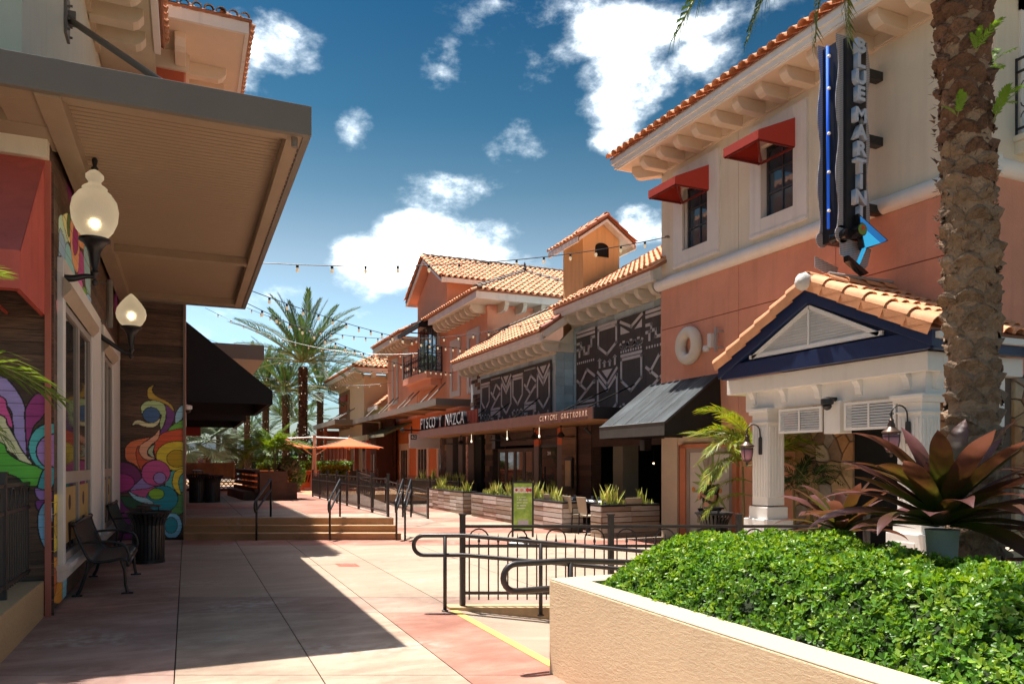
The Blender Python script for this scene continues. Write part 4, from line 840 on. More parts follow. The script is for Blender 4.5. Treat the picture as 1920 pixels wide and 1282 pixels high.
# ---------------------------------------------------------------- vertical sign
VS = thing('blade_sign', (9.4, 8.6, 4.75), 'tall vertical blade sign reading BLUE MARTINI with a blue cocktail glass', 'sign')
M_perf = bpy.data.materials.new('perforated_metal'); M_perf.use_nodes = True
nt = M_perf.node_tree; p_ = nt.nodes['Principled BSDF']; p_.inputs['Metallic'].default_value = .15; p_.inputs['Roughness'].default_value = .35
g_ = nt.nodes.new('ShaderNodeNewGeometry'); sx = nt.nodes.new('ShaderNodeSeparateXYZ'); nt.links.new(g_.outputs['Position'], sx.inputs[0])
def nm_(op, a, b=None):
    n = nt.nodes.new('ShaderNodeMath'); n.operation = op
    for i, v in enumerate((a, b)):
        if v is None: continue
        if isinstance(v, (int, float)): n.inputs[i].default_value = v
        else: nt.links.new(v, n.inputs[i])
    return n.outputs[0]
fx = nm_('SUBTRACT', nm_('FRACT', nm_('MULTIPLY', sx.outputs[0], 36)), .5); fz = nm_('SUBTRACT', nm_('FRACT', nm_('MULTIPLY', sx.outputs[2], 36)), .5)
rr = nm_('ADD', nm_('MULTIPLY', fx, fx), nm_('MULTIPLY', fz, fz)); hole = nm_('LESS_THAN', rr, .1)
mxr = nt.nodes.new('ShaderNodeMixRGB'); nt.links.new(hole, mxr.inputs[0]); mxr.inputs[1].default_value = (.5, .49, .52, 1); mxr.inputs[2].default_value = (.13, .125, .13, 1); nt.links.new(mxr.outputs[0], p_.inputs['Base Color'])
def wavy(x0, x1, y, th, z0=5.32, z1=8.28, ph=0.):
    b = MB(); n = 40; L_, R_ = [], []
    for k in range(n + 1):
        z = z0 + (z1 - z0) * k / n; w = .03 * math.sin(k * .42 + ph)
        L_.append((x0 + w, y, z)); R_.append((x1 + w, y, z))
    for k in range(n):
        b.prism([L_[k], R_[k], R_[k + 1], L_[k + 1]], (0, th, 0))
    return b
for (y, nm2, ph) in ((8.5, 'front_plate', 0.), (8.86, 'rear_plate', .4)):
    b = wavy(9.14, 9.80, y, .012, ph=ph); b.build('perforated_plate', M_perf, VS)
b = MB(); b.box(9.27, 9.68, 8.44, 8.5, 5.2, 8.22); b.box(9.22, 9.7, 8.512, 8.86, 5.15, 8.22); b.build('cabinet', mat('black_sign_cabinet', (.015, .015, .018), .4), VS)
M_let = mat('pale_blue_letter', (.5, .58, .7), .35, .05, 20, .05, 3, spec=.5)
txt = 'BLUE MARTINI'; zs = [8.08, 7.85, 7.60, 7.35, None, 7.02, 6.76, 6.50, 6.24, 6.0, 5.76, 5.52]
for ch, z in zip(txt, zs):
    if z is None: continue
    o = text_obj('letter', ch, .29, .09, M_let, (9.475, 8.39, z), (R(90), 0, 0), VS, bold=.012, sx=1.12)
b = MB(); b.tube([(9.17, 8.7, 5.35), (9.17, 8.72, 8.2)], .022, 8); b.build('neon_tube', mat('blue_neon_tube', (.02, .14, .8), .65, spec=.2, emit=.05, emitcol=(.02, .15, 1)), VS, smooth=True)
b = MB(); 
for z in (5.6, 6.2, 6.8, 7.5, 8.0): b.lathe((9.15, 8.67, z), [(.02, 0), (.03, .01), (.02, .04)], 8)
b.build('tube_clip', M_white, VS)
for z in (7.9, 6.85, 5.75):
    b = MB(); b.box(9.75, 10.3, 8.62, 8.76, z - .06, z + .08); b.build('bracket', M_black, VS, bevel=.006)
# curls at the bottom
M_curl = M_perf
b = MB(); cz = 5.2
b.lathe((9.24, 8.5, 5.22), [(.14, 0), (.14, .012)], 20, 1); b.build('perforated_disc', M_perf, VS); b = MB(); b.lathe((9.2, 8.86, 5.22), [(.12, 0), (.12, .012)], 20, 1)
b.build('perforated_disc', M_perf, VS); b = MB(); b.prism([(9.2, 8.5, 5.2), (9.86, 8.5, 5.05), (9.78, 8.5, 4.78), (9.62, 8.5, 4.68), (9.3, 8.5, 4.86), (9.2, 8.5, 4.9)], (0, .012, 0)); b.build('perforated_scroll', M_perf, VS); b = MB()
b.prism([(9.06, 8.86, 4.95), (9.55, 8.86, 4.82), (9.5, 8.86, 4.62), (9.06, 8.86, 4.78)], (0, .012, 0)); b.build('perforated_scroll', M_perf, VS)
b = MB(); b.lathe((9.26, 8.4, 5.2), [(.085, 0), (.085, .3)], 16, 1); b.lathe((9.44, 8.3, 5.26), [(.1, .0), (.1, .2)], 18, 1); b.build('drum', mat('glossy_black', (.01, .01, .012), .2, spec=.6), VS, smooth=True, auto=40)
b = MB(); b.lathe((9.44, 8.285, 5.26), [(.085, 0), (.085, .015)], 18, 1); b.build('olive', mat('olive_green', (.16, .3, .06), .4), VS)
b = MB(); b.lathe((9.44, 8.275, 5.28), [(.032, 0), (.032, .012)], 12, 1); b.build('pimento', mat('pimento_red', (.6, .08, .05), .4), VS)
# cocktail glass, tilted
def tl(x, z, cx=9.56, cz=5.05, a=-28):
    x *= 1.2; z *= 1.2
    c, s_ = math.cos(R(a)), math.sin(R(a)); return (cx + x * c - z * s_, cz + x * s_ + z * c)
def tp(pts, y, th, m, nm3):
    b = MB(); b.prism([(tl(x, z)[0], y, tl(x, z)[1]) for x, z in pts], (0, th, 0)); b.build(nm3, m, VS)
tp([(-.3, .27), (.3, .27), (.02, -.06), (-.02, -.06)], 8.33, .1, mat('glossy_black', (.01, .01, .012)), 'glass_back')
tp([(-.26, .25), (.27, .25), (.2, .16), (-.2, .16)], 8.315, .014, mat('deep_blue_acrylic', (.02, .2, .55), .25, emit=.12), 'glass_rim')
tp([(-.19, .15), (.19, .15), (.012, -.04), (-.012, -.04)], 8.312, .014, mat('bright_blue_acrylic', (.04, .45, .8), .25, emit=.15), 'glass_bowl')
tp([(-.014, -.05), (.014, -.05), (.014, -.3), (-.014, -.3)], 8.318, .05, mat('bright_blue_acrylic', (.04, .45, .8)), 'glass_stem')
tp([(-.2, -.3), (.2, -.3), (.16, -.36), (-.16, -.36)], 8.32, .1, mat('glossy_black', (.01, .01, .012)), 'glass_foot')
# ---------------------------------------------------------------- balcony on the end face at the far right
BC = thing('balcony', (11.3, 6.4, 6.1), 'black scrolled iron balcony at the right edge high on the cream wall', 'balcony')
b = MB(); b.box(10.72, 13, 6.2, 6.83, 6.05, 6.28); b.box(10.68, 13, 6.15, 6.83, 6.22, 6.3); b.build('slab', M_cream, BC)
b = MB()
for (p, q) in (((10.74, 6.82, 7.38), (10.74, 6.2, 7.38)), ((10.74, 6.2, 7.38), (13, 6.2, 7.38)), ((10.74, 6.2, 7.2), (13, 6.2, 7.2)), ((10.74, 6.2, 6.4), (13, 6.2, 6.4)), ((10.74, 6.82, 6.4), (10.74, 6.2, 6.4)), ((10.74, 6.82, 7.2), (10.74, 6.2, 7.2)), ((10.74, 6.82, 6.3), (10.74, 6.82, 7.4)), ((10.74, 6.2, 6.3), (10.74, 6.2, 7.5)), ((11.3, 6.2, 6.3), (11.3, 6.2, 7.4))): b.bar(p, q, .028)
b.build('railing', M_black, BC)
def spiral(mb, c, r0, turns, ax, sgn=1, w=.008, a0=0):
    pts = []
    for k in range(int(turns * 14) + 1):
        a = a0 + sgn * k / 14 * 2 * math.pi; r_ = r0 * (1 - k / (turns * 14) * .8)
        pts.append(Vector(c) + Vector(ax) * (r_ * math.cos(a)) + EZ * (r_ * math.sin(a)))
    mb.tube(pts, w, 4)
b = MB()
for y in (6.36, 6.66):
    for z, s_ in ((6.98, 1), (6.76, -1), (6.55, 1)): spiral(b, (10.74, y, z), .1, 1.4, (0, 1, 0), s_)
    b.bar((10.74, y, 6.4), (10.74, y, 6.6), .012)
for x in (10.9, 11.15, 11.5, 11.8):
    for z, s_ in ((6.98, 1), (6.76, -1), (6.55, 1)): spiral(b, (x, 6.2, z), .1, 1.4, (1, 0, 0), s_)
b.build('scrollwork', M_black, BC)
b = MB(); b.box(10.8, 11.0, YE - .06, YE - .02, 6.3, 8.3); b.box(10.8, 13, YE - .06, YE - .02, 8.1, 8.3); b.build('window_trim', M_trim, MBL)
# stone cladding and dark entrance, under the porch
def voronoi_cells(x0, x1, y0, y1, n, rnd):
    pts = []; tries = 0
    while len(pts) < n and tries < 5000:
        tries += 1; p = (rnd.uniform(x0, x1), rnd.uniform(y0, y1))
        if all((p[0] - q[0]) ** 2 + (p[1] - q[1]) ** 2 > .35 * (x1 - x0) * (y1 - y0) / n for q in pts): pts.append(p)
    out = []
    for i, p in enumerate(pts):
        poly = [(x0, y0), (x1, y0), (x1, y1), (x0, y1)]
        for j, q in enumerate(pts):
            if i == j: continue
            mx2, my2 = (p[0] + q[0]) / 2, (p[1] + q[1]) / 2; dx, dy = q[0] - p[0], q[1] - p[1]; np_ = []
            for k in range(len(poly)):
                a, b_ = poly[k], poly[(k + 1) % len(poly)]
                da = (a[0] - mx2) * dx + (a[1] - my2) * dy; db = (b_[0] - mx2) * dx + (b_[1] - my2) * dy
                if da <= 0: np_.append(a)
                if (da < 0) != (db < 0) and da != db:
                    t = da / (da - db); np_.append((a[0] + (b_[0] - a[0]) * t, a[1] + (b_[1] - a[1]) * t))
            poly = np_
            if len(poly) < 3: break
        if len(poly) >= 3: out.append(poly)
    return out
STM = [mat('stone_' + n, c, .9, .8, 18, .25, 4, rand=.12) for n, c in (('tan', (.48, .32, .17)), ('brown', (.3, .19, .12)), ('grey', (.33, .27, .22)), ('rust', (.42, .22, .1)), ('cream', (.5, .4, .28)))]
def stone_wall(parent, x0, x1, z0, z1, n, to3, seed=3, inset=.012, th=.05):
    rnd = random.Random(seed)
    for poly in voronoi_cells(x0, x1, z0, z1, n, rnd):
        cx = sum(p[0] for p in poly) / len(poly); cy = sum(p[1] for p in poly) / len(poly); d = rnd.uniform(th * .7, th * 1.3)
        def ins(p, k):
            v = Vector((p[0] - cx, p[1] - cy)); l = v.length; f = max(.2, 1 - k / max(l, .001)); return (cx + v.x * f, cy + v.y * f)
        A_ = [ins(p, inset) for p in poly]; B_ = [ins(p, inset + .014) for p in poly]; k = len(poly)
        b = MB(); b.add([to3(x, z, 0) for x, z in A_] + [to3(x, z, d * .75) for x, z in A_] + [to3(x, z, d + rnd.uniform(-.004, .004)) for x, z in B_] + [to3(cx, cy, d + .008)],
                        [(i, (i + 1) % k, k + (i + 1) % k, k + i) for i in range(k)] + [(k + i, k + (i + 1) % k, 2 * k + (i + 1) % k, 2 * k + i) for i in range(k)] + [(2 * k + i, 2 * k + (i + 1) % k, 3 * k) for i in range(k)])
        b.build('stone', rnd.choice(STM), parent)
stone_wall(MBL, 9.16, 10.44, -.35, 2.7, 58, lambda a, z, d: mx_(d, a, z))
b = MM(); b.box(-.005, 0, 9.16, 10.44, -.4, 2.75); b.box(-.005, 0, 6.85, 8.36, -.4, 2.75); b.build('mortar', mat('mortar', (.13, .1, .08), .95, .4, 40), MBL)
stone_wall(MBL, 6.87, 8.3, -.35, 2.7, 50, lambda a, z, d: mx_(d, a, z), 5)
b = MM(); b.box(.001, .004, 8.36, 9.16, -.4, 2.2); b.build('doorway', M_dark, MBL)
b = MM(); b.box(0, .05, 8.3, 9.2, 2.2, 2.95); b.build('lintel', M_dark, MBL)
b = MB(); b.box(10.32, 11.4, YE - .03, YE - .02, -.4, 2.95); b.build('mortar', mat('mortar', (.13, .1, .08)), MBL)
stone_wall(MBL, 10.62, 11.2, -.35, 2.9, 26, lambda a, z, d: (a, YE - .03 - d, z), 9)
b = MB(); b.box(11.2, 14, YE - .08, YE, 2.2, 3.2); b.box(11.2, 11.4, YE - .1, YE, -.3, 2.2); b.build('white_beam', M_white, MBL)
# ---------------------------------------------------------------- porch
PO = thing('entrance_porch', (9.5, 8.6, 0), 'white columned entrance porch with navy gable and clay tile roof', 'porch')
XF = 8.7; Y0, Y1 = 6.64, 10.52
M_wp = mat('porch_white_paint', (.84, .81, .76), .55, .06, 40, .05, 1.2, streak=.08)
M_navy = mat('navy_paint', (.012, .026, .085), .45, .05, 40, .08, 2, spec=.5)
b = MB(); b.box(XF - .0, XF + .3, Y0, Y1, 2.89, 3.14); b.box(XF + .3, 10.6, Y0, Y0 + .3, 2.89, 3.14); b.box(XF + .3, 10.3, Y1 - .3, Y1, 2.89, 3.14); b.build('entablature', M_wp, PO, bevel=.008)
b = MB(); b.box(XF + .12, XF + .3, Y0 + .12, Y1 - .35, 2.6, 2.89); b.box(XF + .3, 10.4, Y0 + .12, Y0 + .3, 2.6, 2.89); b.box(XF + .3, 10.2, Y1 - .5, Y1 - .35, 2.6, 2.89); b.build('frieze', M_wp, PO)
b = MB(); b.box(XF + .14, 10.35, Y0 + .14, Y1 - .36, 2.86, 2.888); b.build('ceiling', M_wp, PO)
def column(x0, x1, y0, y1):
    cb = MB(); cb.box(x0, x1, y0, y1, 1.0, 2.5); c = cb.build('column', M_wp, PO, bevel=.008)
    w = MB(); w.box(x0 - .04, x1 + .04, y0 - .04, y1 + .04, 2.5, 2.56); w.box(x0 - .07, x1 + .07, y0 - .07, y1 + .07, 2.56, 2.6); w.box(x0 - .03, x1 + .03, y0 - .03, y1 + .03, 2.36, 2.38); w.build('capital', M_wp, c)
    w = MB(); w.box(x0 - .1, x1 + .1, y0 - .1, y1 + .1, -.1, .78); w.prism([(x0 - .1, y0 - .1, .78), (x1 + .1, y0 - .1, .78), (x1 + .03, y0 - .03, .84), (x0 - .03, y0 - .03, .84)], (0, 0, 0)) if 0 else None
    w.box(x0 - .04, x1 + .04, y0 - .04, y1 + .04, .78, .98); w.build('pedestal', M_wp, c, bevel=.012)
    w = MB(); 
    w.box(x0 - .112, x0 - .1, y0 + .02, y1 - .02, .3, .66); w.box(x0 + .02, x1 - .02, y0 - .112, y0 - .1, .3, .66); w.build('panel_mould', M_wp, c)
    w = MB(); nfl = 4
    for k in range(nfl + 1):
        t = k / nfl; yy = y0 + .05 + (y1 - y0 - .1) * t; w.box(x0 - .012, x0, yy - .014, yy + .014, 1.14, 2.3)
        xx = x0 + .05 + (x1 - x0 - .1) * t; w.box(xx - .014, xx + .014, y0 - .012, y0, 1.14, 2.3)
    w.build('fluting', M_wp, c)
column(8.74, 9.1, 9.56, 9.92); column(8.74, 9.1, 6.76, 7.12)
b = MB(); b.box(XF + .06, XF + .3, 8.1, 8.4, 2.14, 2.62); b.build('drop_post', M_wp, PO, bevel=.006)
# carved scroll brackets under the beam
M_br = M_wp
for y in (9.95, 9.25, 8.55, 7.8, 7.02):
    b = MB(); pr = [(XF + .12, 2.885)] + [(XF + .03 + .09 * (1 - math.cos(a)) * 1.0, 2.87 - .13 * math.sin(a) - .02) for a in [k * math.pi / 2 / 5 for k in range(6)]] + [(XF + .12, 2.68), ]
    pr = [(XF + .12, 2.889), (XF + .01, 2.889), (XF + .01, 2.87), (XF + .045, 2.83), (XF + .07, 2.78), (XF + .08, 2.72), (XF + .09, 2.68), (XF + .12, 2.67)]
    b.prism([(x, y - .05, z) for x, z in pr], (0, .1, 0)); b.build('scroll_bracket', M_wp, PO)
for x in (9.0, 9.9):
    b = MB(); pr = [(Y0 + .12, 2.889), (Y0 + .01, 2.889), (Y0 + .01, 2.87), (Y0 + .045, 2.83), (Y0 + .07, 2.78), (Y0 + .08, 2.72), (Y0 + .09, 2.68), (Y0 + .12, 2.67)]
    b.prism([(x - .05, y, z) for y, z in pr], (.1, 0, 0)); b.build('scroll_bracket', M_wp, PO)
# hanging louvred shutters
def shutter(y0, y1, z0, z1, x=XF + .03, ax='x', label=None):
    s = MB(); 
    T_ = (lambda a, b_, c, d, e, f: s.box(x + e, x + f, a, b_, c, d))
    T_(y0, y0 + .04, z0, z1, 0, .03); T_(y1 - .04, y1, z0, z1, 0, .03); T_(y0 + .04, y1 - .04, z0, z0 + .04, 0, .03); T_(y0 + .04, y1 - .04, z1 - .04, z1, 0, .03)
    sh = s.build('louvred_shutter', M_wp, PO)
    n = 8
    for k in range(n):
        z = z0 + .045 + (z1 - z0 - .09) * k / n; h = (z1 - z0 - .09) / n
        m_ = MB(); m_.prism([(x + .004, y0 + .04, z + .002), (x + .024, y0 + .04, z + h - .006), (x + .03, y0 + .04, z + h - .006), (x + .010, y0 + .04, z + .002)], (0, y1 - y0 - .08, 0)); m_.build('slat', M_wp, sh)
    m_ = MB(); m_.box(x - .006, x + .002, (y0 + y1) / 2 - .015, (y0 + y1) / 2 + .015, z0 + .04, z1 - .04); m_.build('tilt_rod', M_wp, sh)
shutter(8.42, 9.3, 2.17, 2.56); shutter(7.14, 8.0, 2.17, 2.57)
sh = MB(); sh.box(9.2, 10.3, 6.7, 6.73, 2.2, 2.56); sh.build('louvred_shutter', M_wp, PO)
# pediment
XG = 8.52; ya, yb, yc = 10.5, 6.42, 8.46; ze = 3.3; za = 4.3
def rake(y_in, z_in): return
b = MB(); b.prism([(XG, ya, ze - .16), (XG, yb, ze - .16), (XG, yb, ze), (XG, yc, za + .02), (XG, ya, ze)], (-.0, 0, 0)) if 0 else None
b.box(XG, XG + .12, yb + .05, ya - .05, 3.14, 3.38); b.build('lower_navy_beam', M_navy, PO, bevel=.006)
# navy rakes
for s_, ye in ((1, ya), (-1, yb)):
    b = MB(); 
    b.prism([(XG - .03, ye, ze - .14), (XG - .03, yc, za - .2), (XG - .03, yc, za + .03), (XG - .03, ye, ze + .06)], (.14, 0, 0)); b.build('rake_board', M_navy, PO, bevel=.006)
b = MB(); b.prism([(XG + .1, ya - .1, 3.3), (XG + .1, yb + .1, 3.3), (XG + .1, yc, za - .05)], (.03, 0, 0)); b.build('gable_board', M_navy, PO)
b = MB(); b.box(XG + .03, 10.5, yb + .02, yb + .14, 3.14, 3.3); b.build('side_navy_board', M_navy, PO)
b = MB(); b.box(XG + .03, 10.5, yb - .06, yb + .02, 3.26, 3.34); b.build('side_fascia', M_wp, PO)
# louvred triangle: apex (8.6,4.06), base 9.86..7.33 at z 3.44
T0, T1, TA = (9.78, 3.42), (7.2, 3.42), (8.49, 4.04)
tr = MB()
def trib(p, q, w): tr.bar((XG + .045, p[0], p[1]), (XG + .045, q[0], q[1]), .05, w, up=(1, 0, 0)) if 0 else tr.bar((XG + .05, p[0], p[1]), (XG + .05, q[0], q[1]), w, .04, up=(1, 0, 0))
trib((T0[0], T0[1] + .03), (T1[0], T1[1] + .03), .06); trib((T0[0] - .06, T0[1] + .02), TA, .06); trib((T1[0] + .06, T1[1] + .02), TA, .06)
gl = tr.build('gable_louvre', M_wp, PO)
nz = 12
for k in range(nz):
    z = 3.48 + (.52) * k / nz; f = (z - 3.42) / .62; y0_ = T0[0] + (TA[0] - T0[0]) * f - .06; y1_ = T1[0] + (TA[0] - T1[0]) * f + .06
    if y0_ - y1_ < .1: continue
    m_ = MB(); m_.prism([(XG + .06, y1_, z + .036), (XG + .062, y1_, z + .04), (XG + .035, y1_, z + .006), (XG + .033, y1_, z)], (0, y0_ - y1_, 0)); m_.build('slat', M_wp, gl)
m_ = MB(); m_.box(XG + .02, XG + .035, 8.475, 8.505, 3.46, 3.98); m_.build('tilt_rod', M_wp, gl)
m_ = MB(); m_.prism([(XG + .075, T0[0], T0[1]), (XG + .075, T1[0], T1[1]), (XG + .075, TA[0], TA[1])], (.01, 0, 0)); m_.build('louvre_back', M_wp, gl)
# roof planes: ridge along X at y=yc
run = yc - yb; rise = za - ze; sl = math.hypot(run, rise); 
for sgn, ye in ((1, yb), (-1, ya)):
    e = Vector((1, 0, 0)); s2 = Vector((0, sgn * run, rise)).normalized(); nrm = Vector((0, -sgn * rise, run)).normalized(); o0 = Vector((XG - .06, ye, ze + .09))
    u = MB(); u.prism([o0, o0 + e * 2.4, o0 + e * 1.6 + s2 * sl, o0 + s2 * sl], nrm * -.05); u.build('roof_base', M_tiledark2, PO)
    TV, TF = barrel(n=6, L_=.46, r0=.085, r1=.1, lift=.03)
    tb = MB(); tb.add([e * v[0] + s2 * v[1] + nrm * v[2] for v in TV], TF)
    t0 = tb.build('roof_tile', M_tilep, PO, smooth=True, auto=40)
    for v in t0.data.vertices: v.co += worg(PO)
    ps = []
    for j in range(6):
        for i in range(9):
            if i * .225 + .3 > 2.15 - j * .05: continue
            ps.append(o0 + e * (.3 + i * .225) + s2 * (j * .375 - .03) + nrm * random.uniform(0, .006))
    t0.location = ps[0] - worg(PO)
    for p in ps[1:]: copyobj(t0, PO, p - worg(PO), (0, 0, random.uniform(-.02, .02)))
    # rake tiles: large rounded caps along the gable edge
    TV, TF = barrel(n=8, L_=.46, r0=.115, r1=.135, lift=.025)
    tb = MB(); tb.add([e * v[0] + s2 * v[1] + nrm * v[2] for v in TV], TF)
    tb.add([e * (-.13) + s2 * 0 + nrm * .02, e * (-.13) + s2 * .44 + nrm * 0, e * (-.10) + s2 * .44 - nrm * .14, e * (-.13) - nrm * .12], [(0, 1, 2, 3)])
    t0 = tb.build('rake_tile', M_tilep, PO, smooth=True, auto=50)
    for v in t0.data.vertices: v.co += worg(PO)
    ps = [o0 + e * .09 + s2 * (j * .385 - .03) + nrm * .03 for j in range(6)]
    t0.location = ps[0] - worg(PO)
    for p in ps[1:]: copyobj(t0, PO, p - worg(PO))
rc0 = Vector((XG - .05, yc, za + .13))
TV, TF = barrel(n=7, L_=.46, r0=.1, r1=.12, lift=.03)
tb = MB(); tb.add([Vector((v[1], v[0], v[2])) for v in TV], [f[::-1] for f in TF]); t0 = tb.build('ridge_tile', M_tilep, PO, smooth=True, auto=40)
for v in t0.data.vertices: v.co += worg(PO)
for j in range(5):
    p = rc0 + Vector((.38 * j, 0, 0)) - worg(PO)
    if j == 0: t0.location = p
    else: copyobj(t0, PO, p)
b = MB(); b.lathe((XG - .1, yc, za + .1), [(.02, -.1), (.12, -.06), (.14, 0), (.12, .06), (.03, .1)], 10, 0); b.build('ridge_end_mortar', mat('pale_mortar', (.6, .57, .53), .95, .5, 30), PO, smooth=True)
b = MB(); b.tube([(XG + .4, yc, za + .27), (10.3, yc, za + .27)], .03, 6); b.tube([(XG + 1.0, yc, za + .1), (XG + 1.0, yc, za + .27)], .02, 6); b.build('ridge_flashing', mat('mortar_grey', (.38, .36, .34), .9), PO)
dome_cam((8.62, 8.2, 2.56), 'small black camera on the drop post between the porch shutters', m=M_black)
dome_cam((10.6, 6.3, 3.2), 'white dome camera at the right end of the porch eave behind the palm')
# lanterns
M_pinkg = mat('rose_tinted_glass', (.38, .17, .22), .25, .05, 20, .08, 2, spec=.6)
M_copper = mat('dark_bronze', (.1, .065, .05), .4, .1, 40, .2, 4, metal=.6)
def lantern(c, wall, label):
    A = thing('wall_lantern', c, label, 'lantern', 'scroll arm lanterns on the porch columns'); x, y, z = c; w = Vector(wall)
    d = (w - Vector((x, y, w.z))); 
    b = MB(); b.lathe((x, y, z), [(.01, -.06), (.02, -.04), (.012, -.01), (.05, 0), (.07, .02)], 12); b.lathe((x, y, z), [(.11, .25), (.12, .27), (.07, .31), (.045, .34), (.05, .36), (.03, .40), (.035, .42), (.008, .46)], 12); b.build('cap', M_copper, A, smooth=True, auto=45)
    b = MB(); b.lathe((x, y, z), [(.055, .02), (.085, .08), (.098, .15), (.1, .24)], 16); b.build('glass', M_pinkg, A, smooth=True)
    b = MB()
    for k in range(4):
        a = k * math.pi / 2 + .4; b.tube([(x + r_ * math.cos(a), y + r_ * math.sin(a), z + q) for r_, q in ((.06, .02), (.09, .08), (.103, .15), (.105, .25))], .006, 4)
    b.lathe((x, y, z), [(.104, .2), (.106, .215)], 16); b.build('cage', M_bronze, A)
    b = MB(); pts = [Vector((x, y, z + .46)), Vector((x, y, z + .5))]
    for k in range(9):
        a = math.pi - k * math.pi * 1.0 / 8; L_ = d.length * .5; pts.append(Vector((x, y, z + .5)) + d.normalized() * (L_ * .95 + L_ * .95 * math.cos(a)) + EZ * (.12 * math.sin(a)))
    pts.append(w + EZ * (-.05)); pts.append(w + EZ * (-.14))
    b.tube(pts, .011, 6); spiral(b, (x, y, z + .5), .035, 1.3, tuple(d.normalized()), 1, .006); b.build('scroll_arm', M_bronze, A, smooth=True)
    b = MB(); b.lathe((w.x, w.y, z), [(.03, .12), (.035, .15), (.035, .38), (.03, .41)], 8); b.build('wall_plate', M_bronze, A)
lantern((8.48, 9.75, 1.72), (8.72, 9.70, 2.0), 'rose glass lantern on the left porch column beside the palm')
lantern((8.46, 6.98, 1.84), (8.72, 6.94, 2.12), 'rose glass lantern on the right porch column above the purple bromeliad')
# ================================================================ RESTAURANT WITH BLUE TILES AND DARK MURAL PANELS
PB = thing('gastrobar_building', (12, 20, 0), 'restaurant with pale blue tiled walls, dark geometric mural panels and clay roofs', 'building')
M_btile = mat('pale_blue_tile', (.44, .57, .63), .35, .1, 30, .18, 1.2, rand=.18, spec=.5)
M_bgrout = mat('blue_grey_grout', (.45, .52, .54), .9)
M_panel = mat('charcoal_panel', (.08, .073, .07), .75, .15, 30, .2, 2, stretch=(8, 8, .5))
M_relief = mat('pale_grey_relief', (.58, .57, .58), .75, .1, 40, .1, 3)
XN, XFF = 10.6, 10.0
b = MB(); b.box(XN + .02, 19, 14.55, 19.75, 2.8, 5.95); b.box(XFF + .02, 19, 19.77, 26.95, 2.8, 5.2)
bw = b.build('wall', M_bgrout, PB)
b = MB(); b.prism([(9.98, 19.78, 5.15), (16, 19.78, 5.15), (16, 19.78, 8.6), (10.7, 19.78, 5.8)], (0, .12, 0)); b.build('gable_wall', M_cream, PB)
def tiles(ax, fix, a0, a1, z0, z1, tw=.3, th=.3, skip=None):
    n = int(round((a1 - a0) / tw)) or 1; m = int(round((z1 - z0) / th)) or 1; w = (a1 - a0) / n; h = (z1 - z0) / m
    for i in range(n):
        for j in range(m):
            x0, x1, y0, y1 = a0 + i * w + .003, a0 + (i + 1) * w - .003, z0 + j * h + .003, z0 + (j + 1) * h - .003
            if skip and skip[0] < (x0 + x1) / 2 < skip[1] and skip[2] < (y0 + y1) / 2 < skip[3]: continue
            b = MB()
            if ax == 'x': b.box(fix - .002, fix + .018, x0, x1, y0, y1)
            else: b.box(x0, x1, fix - .002, fix + .018, y0, y1)
            b.build('wall_tile', M_btile, PB)
tiles('x', XN, 14.6, 19.72, 2.9, 5.8, .45, .3, (14.6, 19.45, 2.9, 5.55))
tiles('x', XFF, 19.8, 25.9, 2.9, 4.95, .3, .27, (19.95, 25.7, 2.9, 4.8))
tiles('y', 19.75, 10.02, XN, 3.0, 5.0, .3, .26)
b = MB(); b.box(XFF - .02, 11, 19.7, 19.79, 5.0, 5.2); b.box(XFF - .02, XFF + .02, 19.7, 26, 4.93, 5.05); b.build('cornice', M_cream, PB)
b = MB(); b.box(XN - .03, XN + .02, 14.55, 19.8, 5.72, 5.9); b.build('cornice', M_cream, PB)
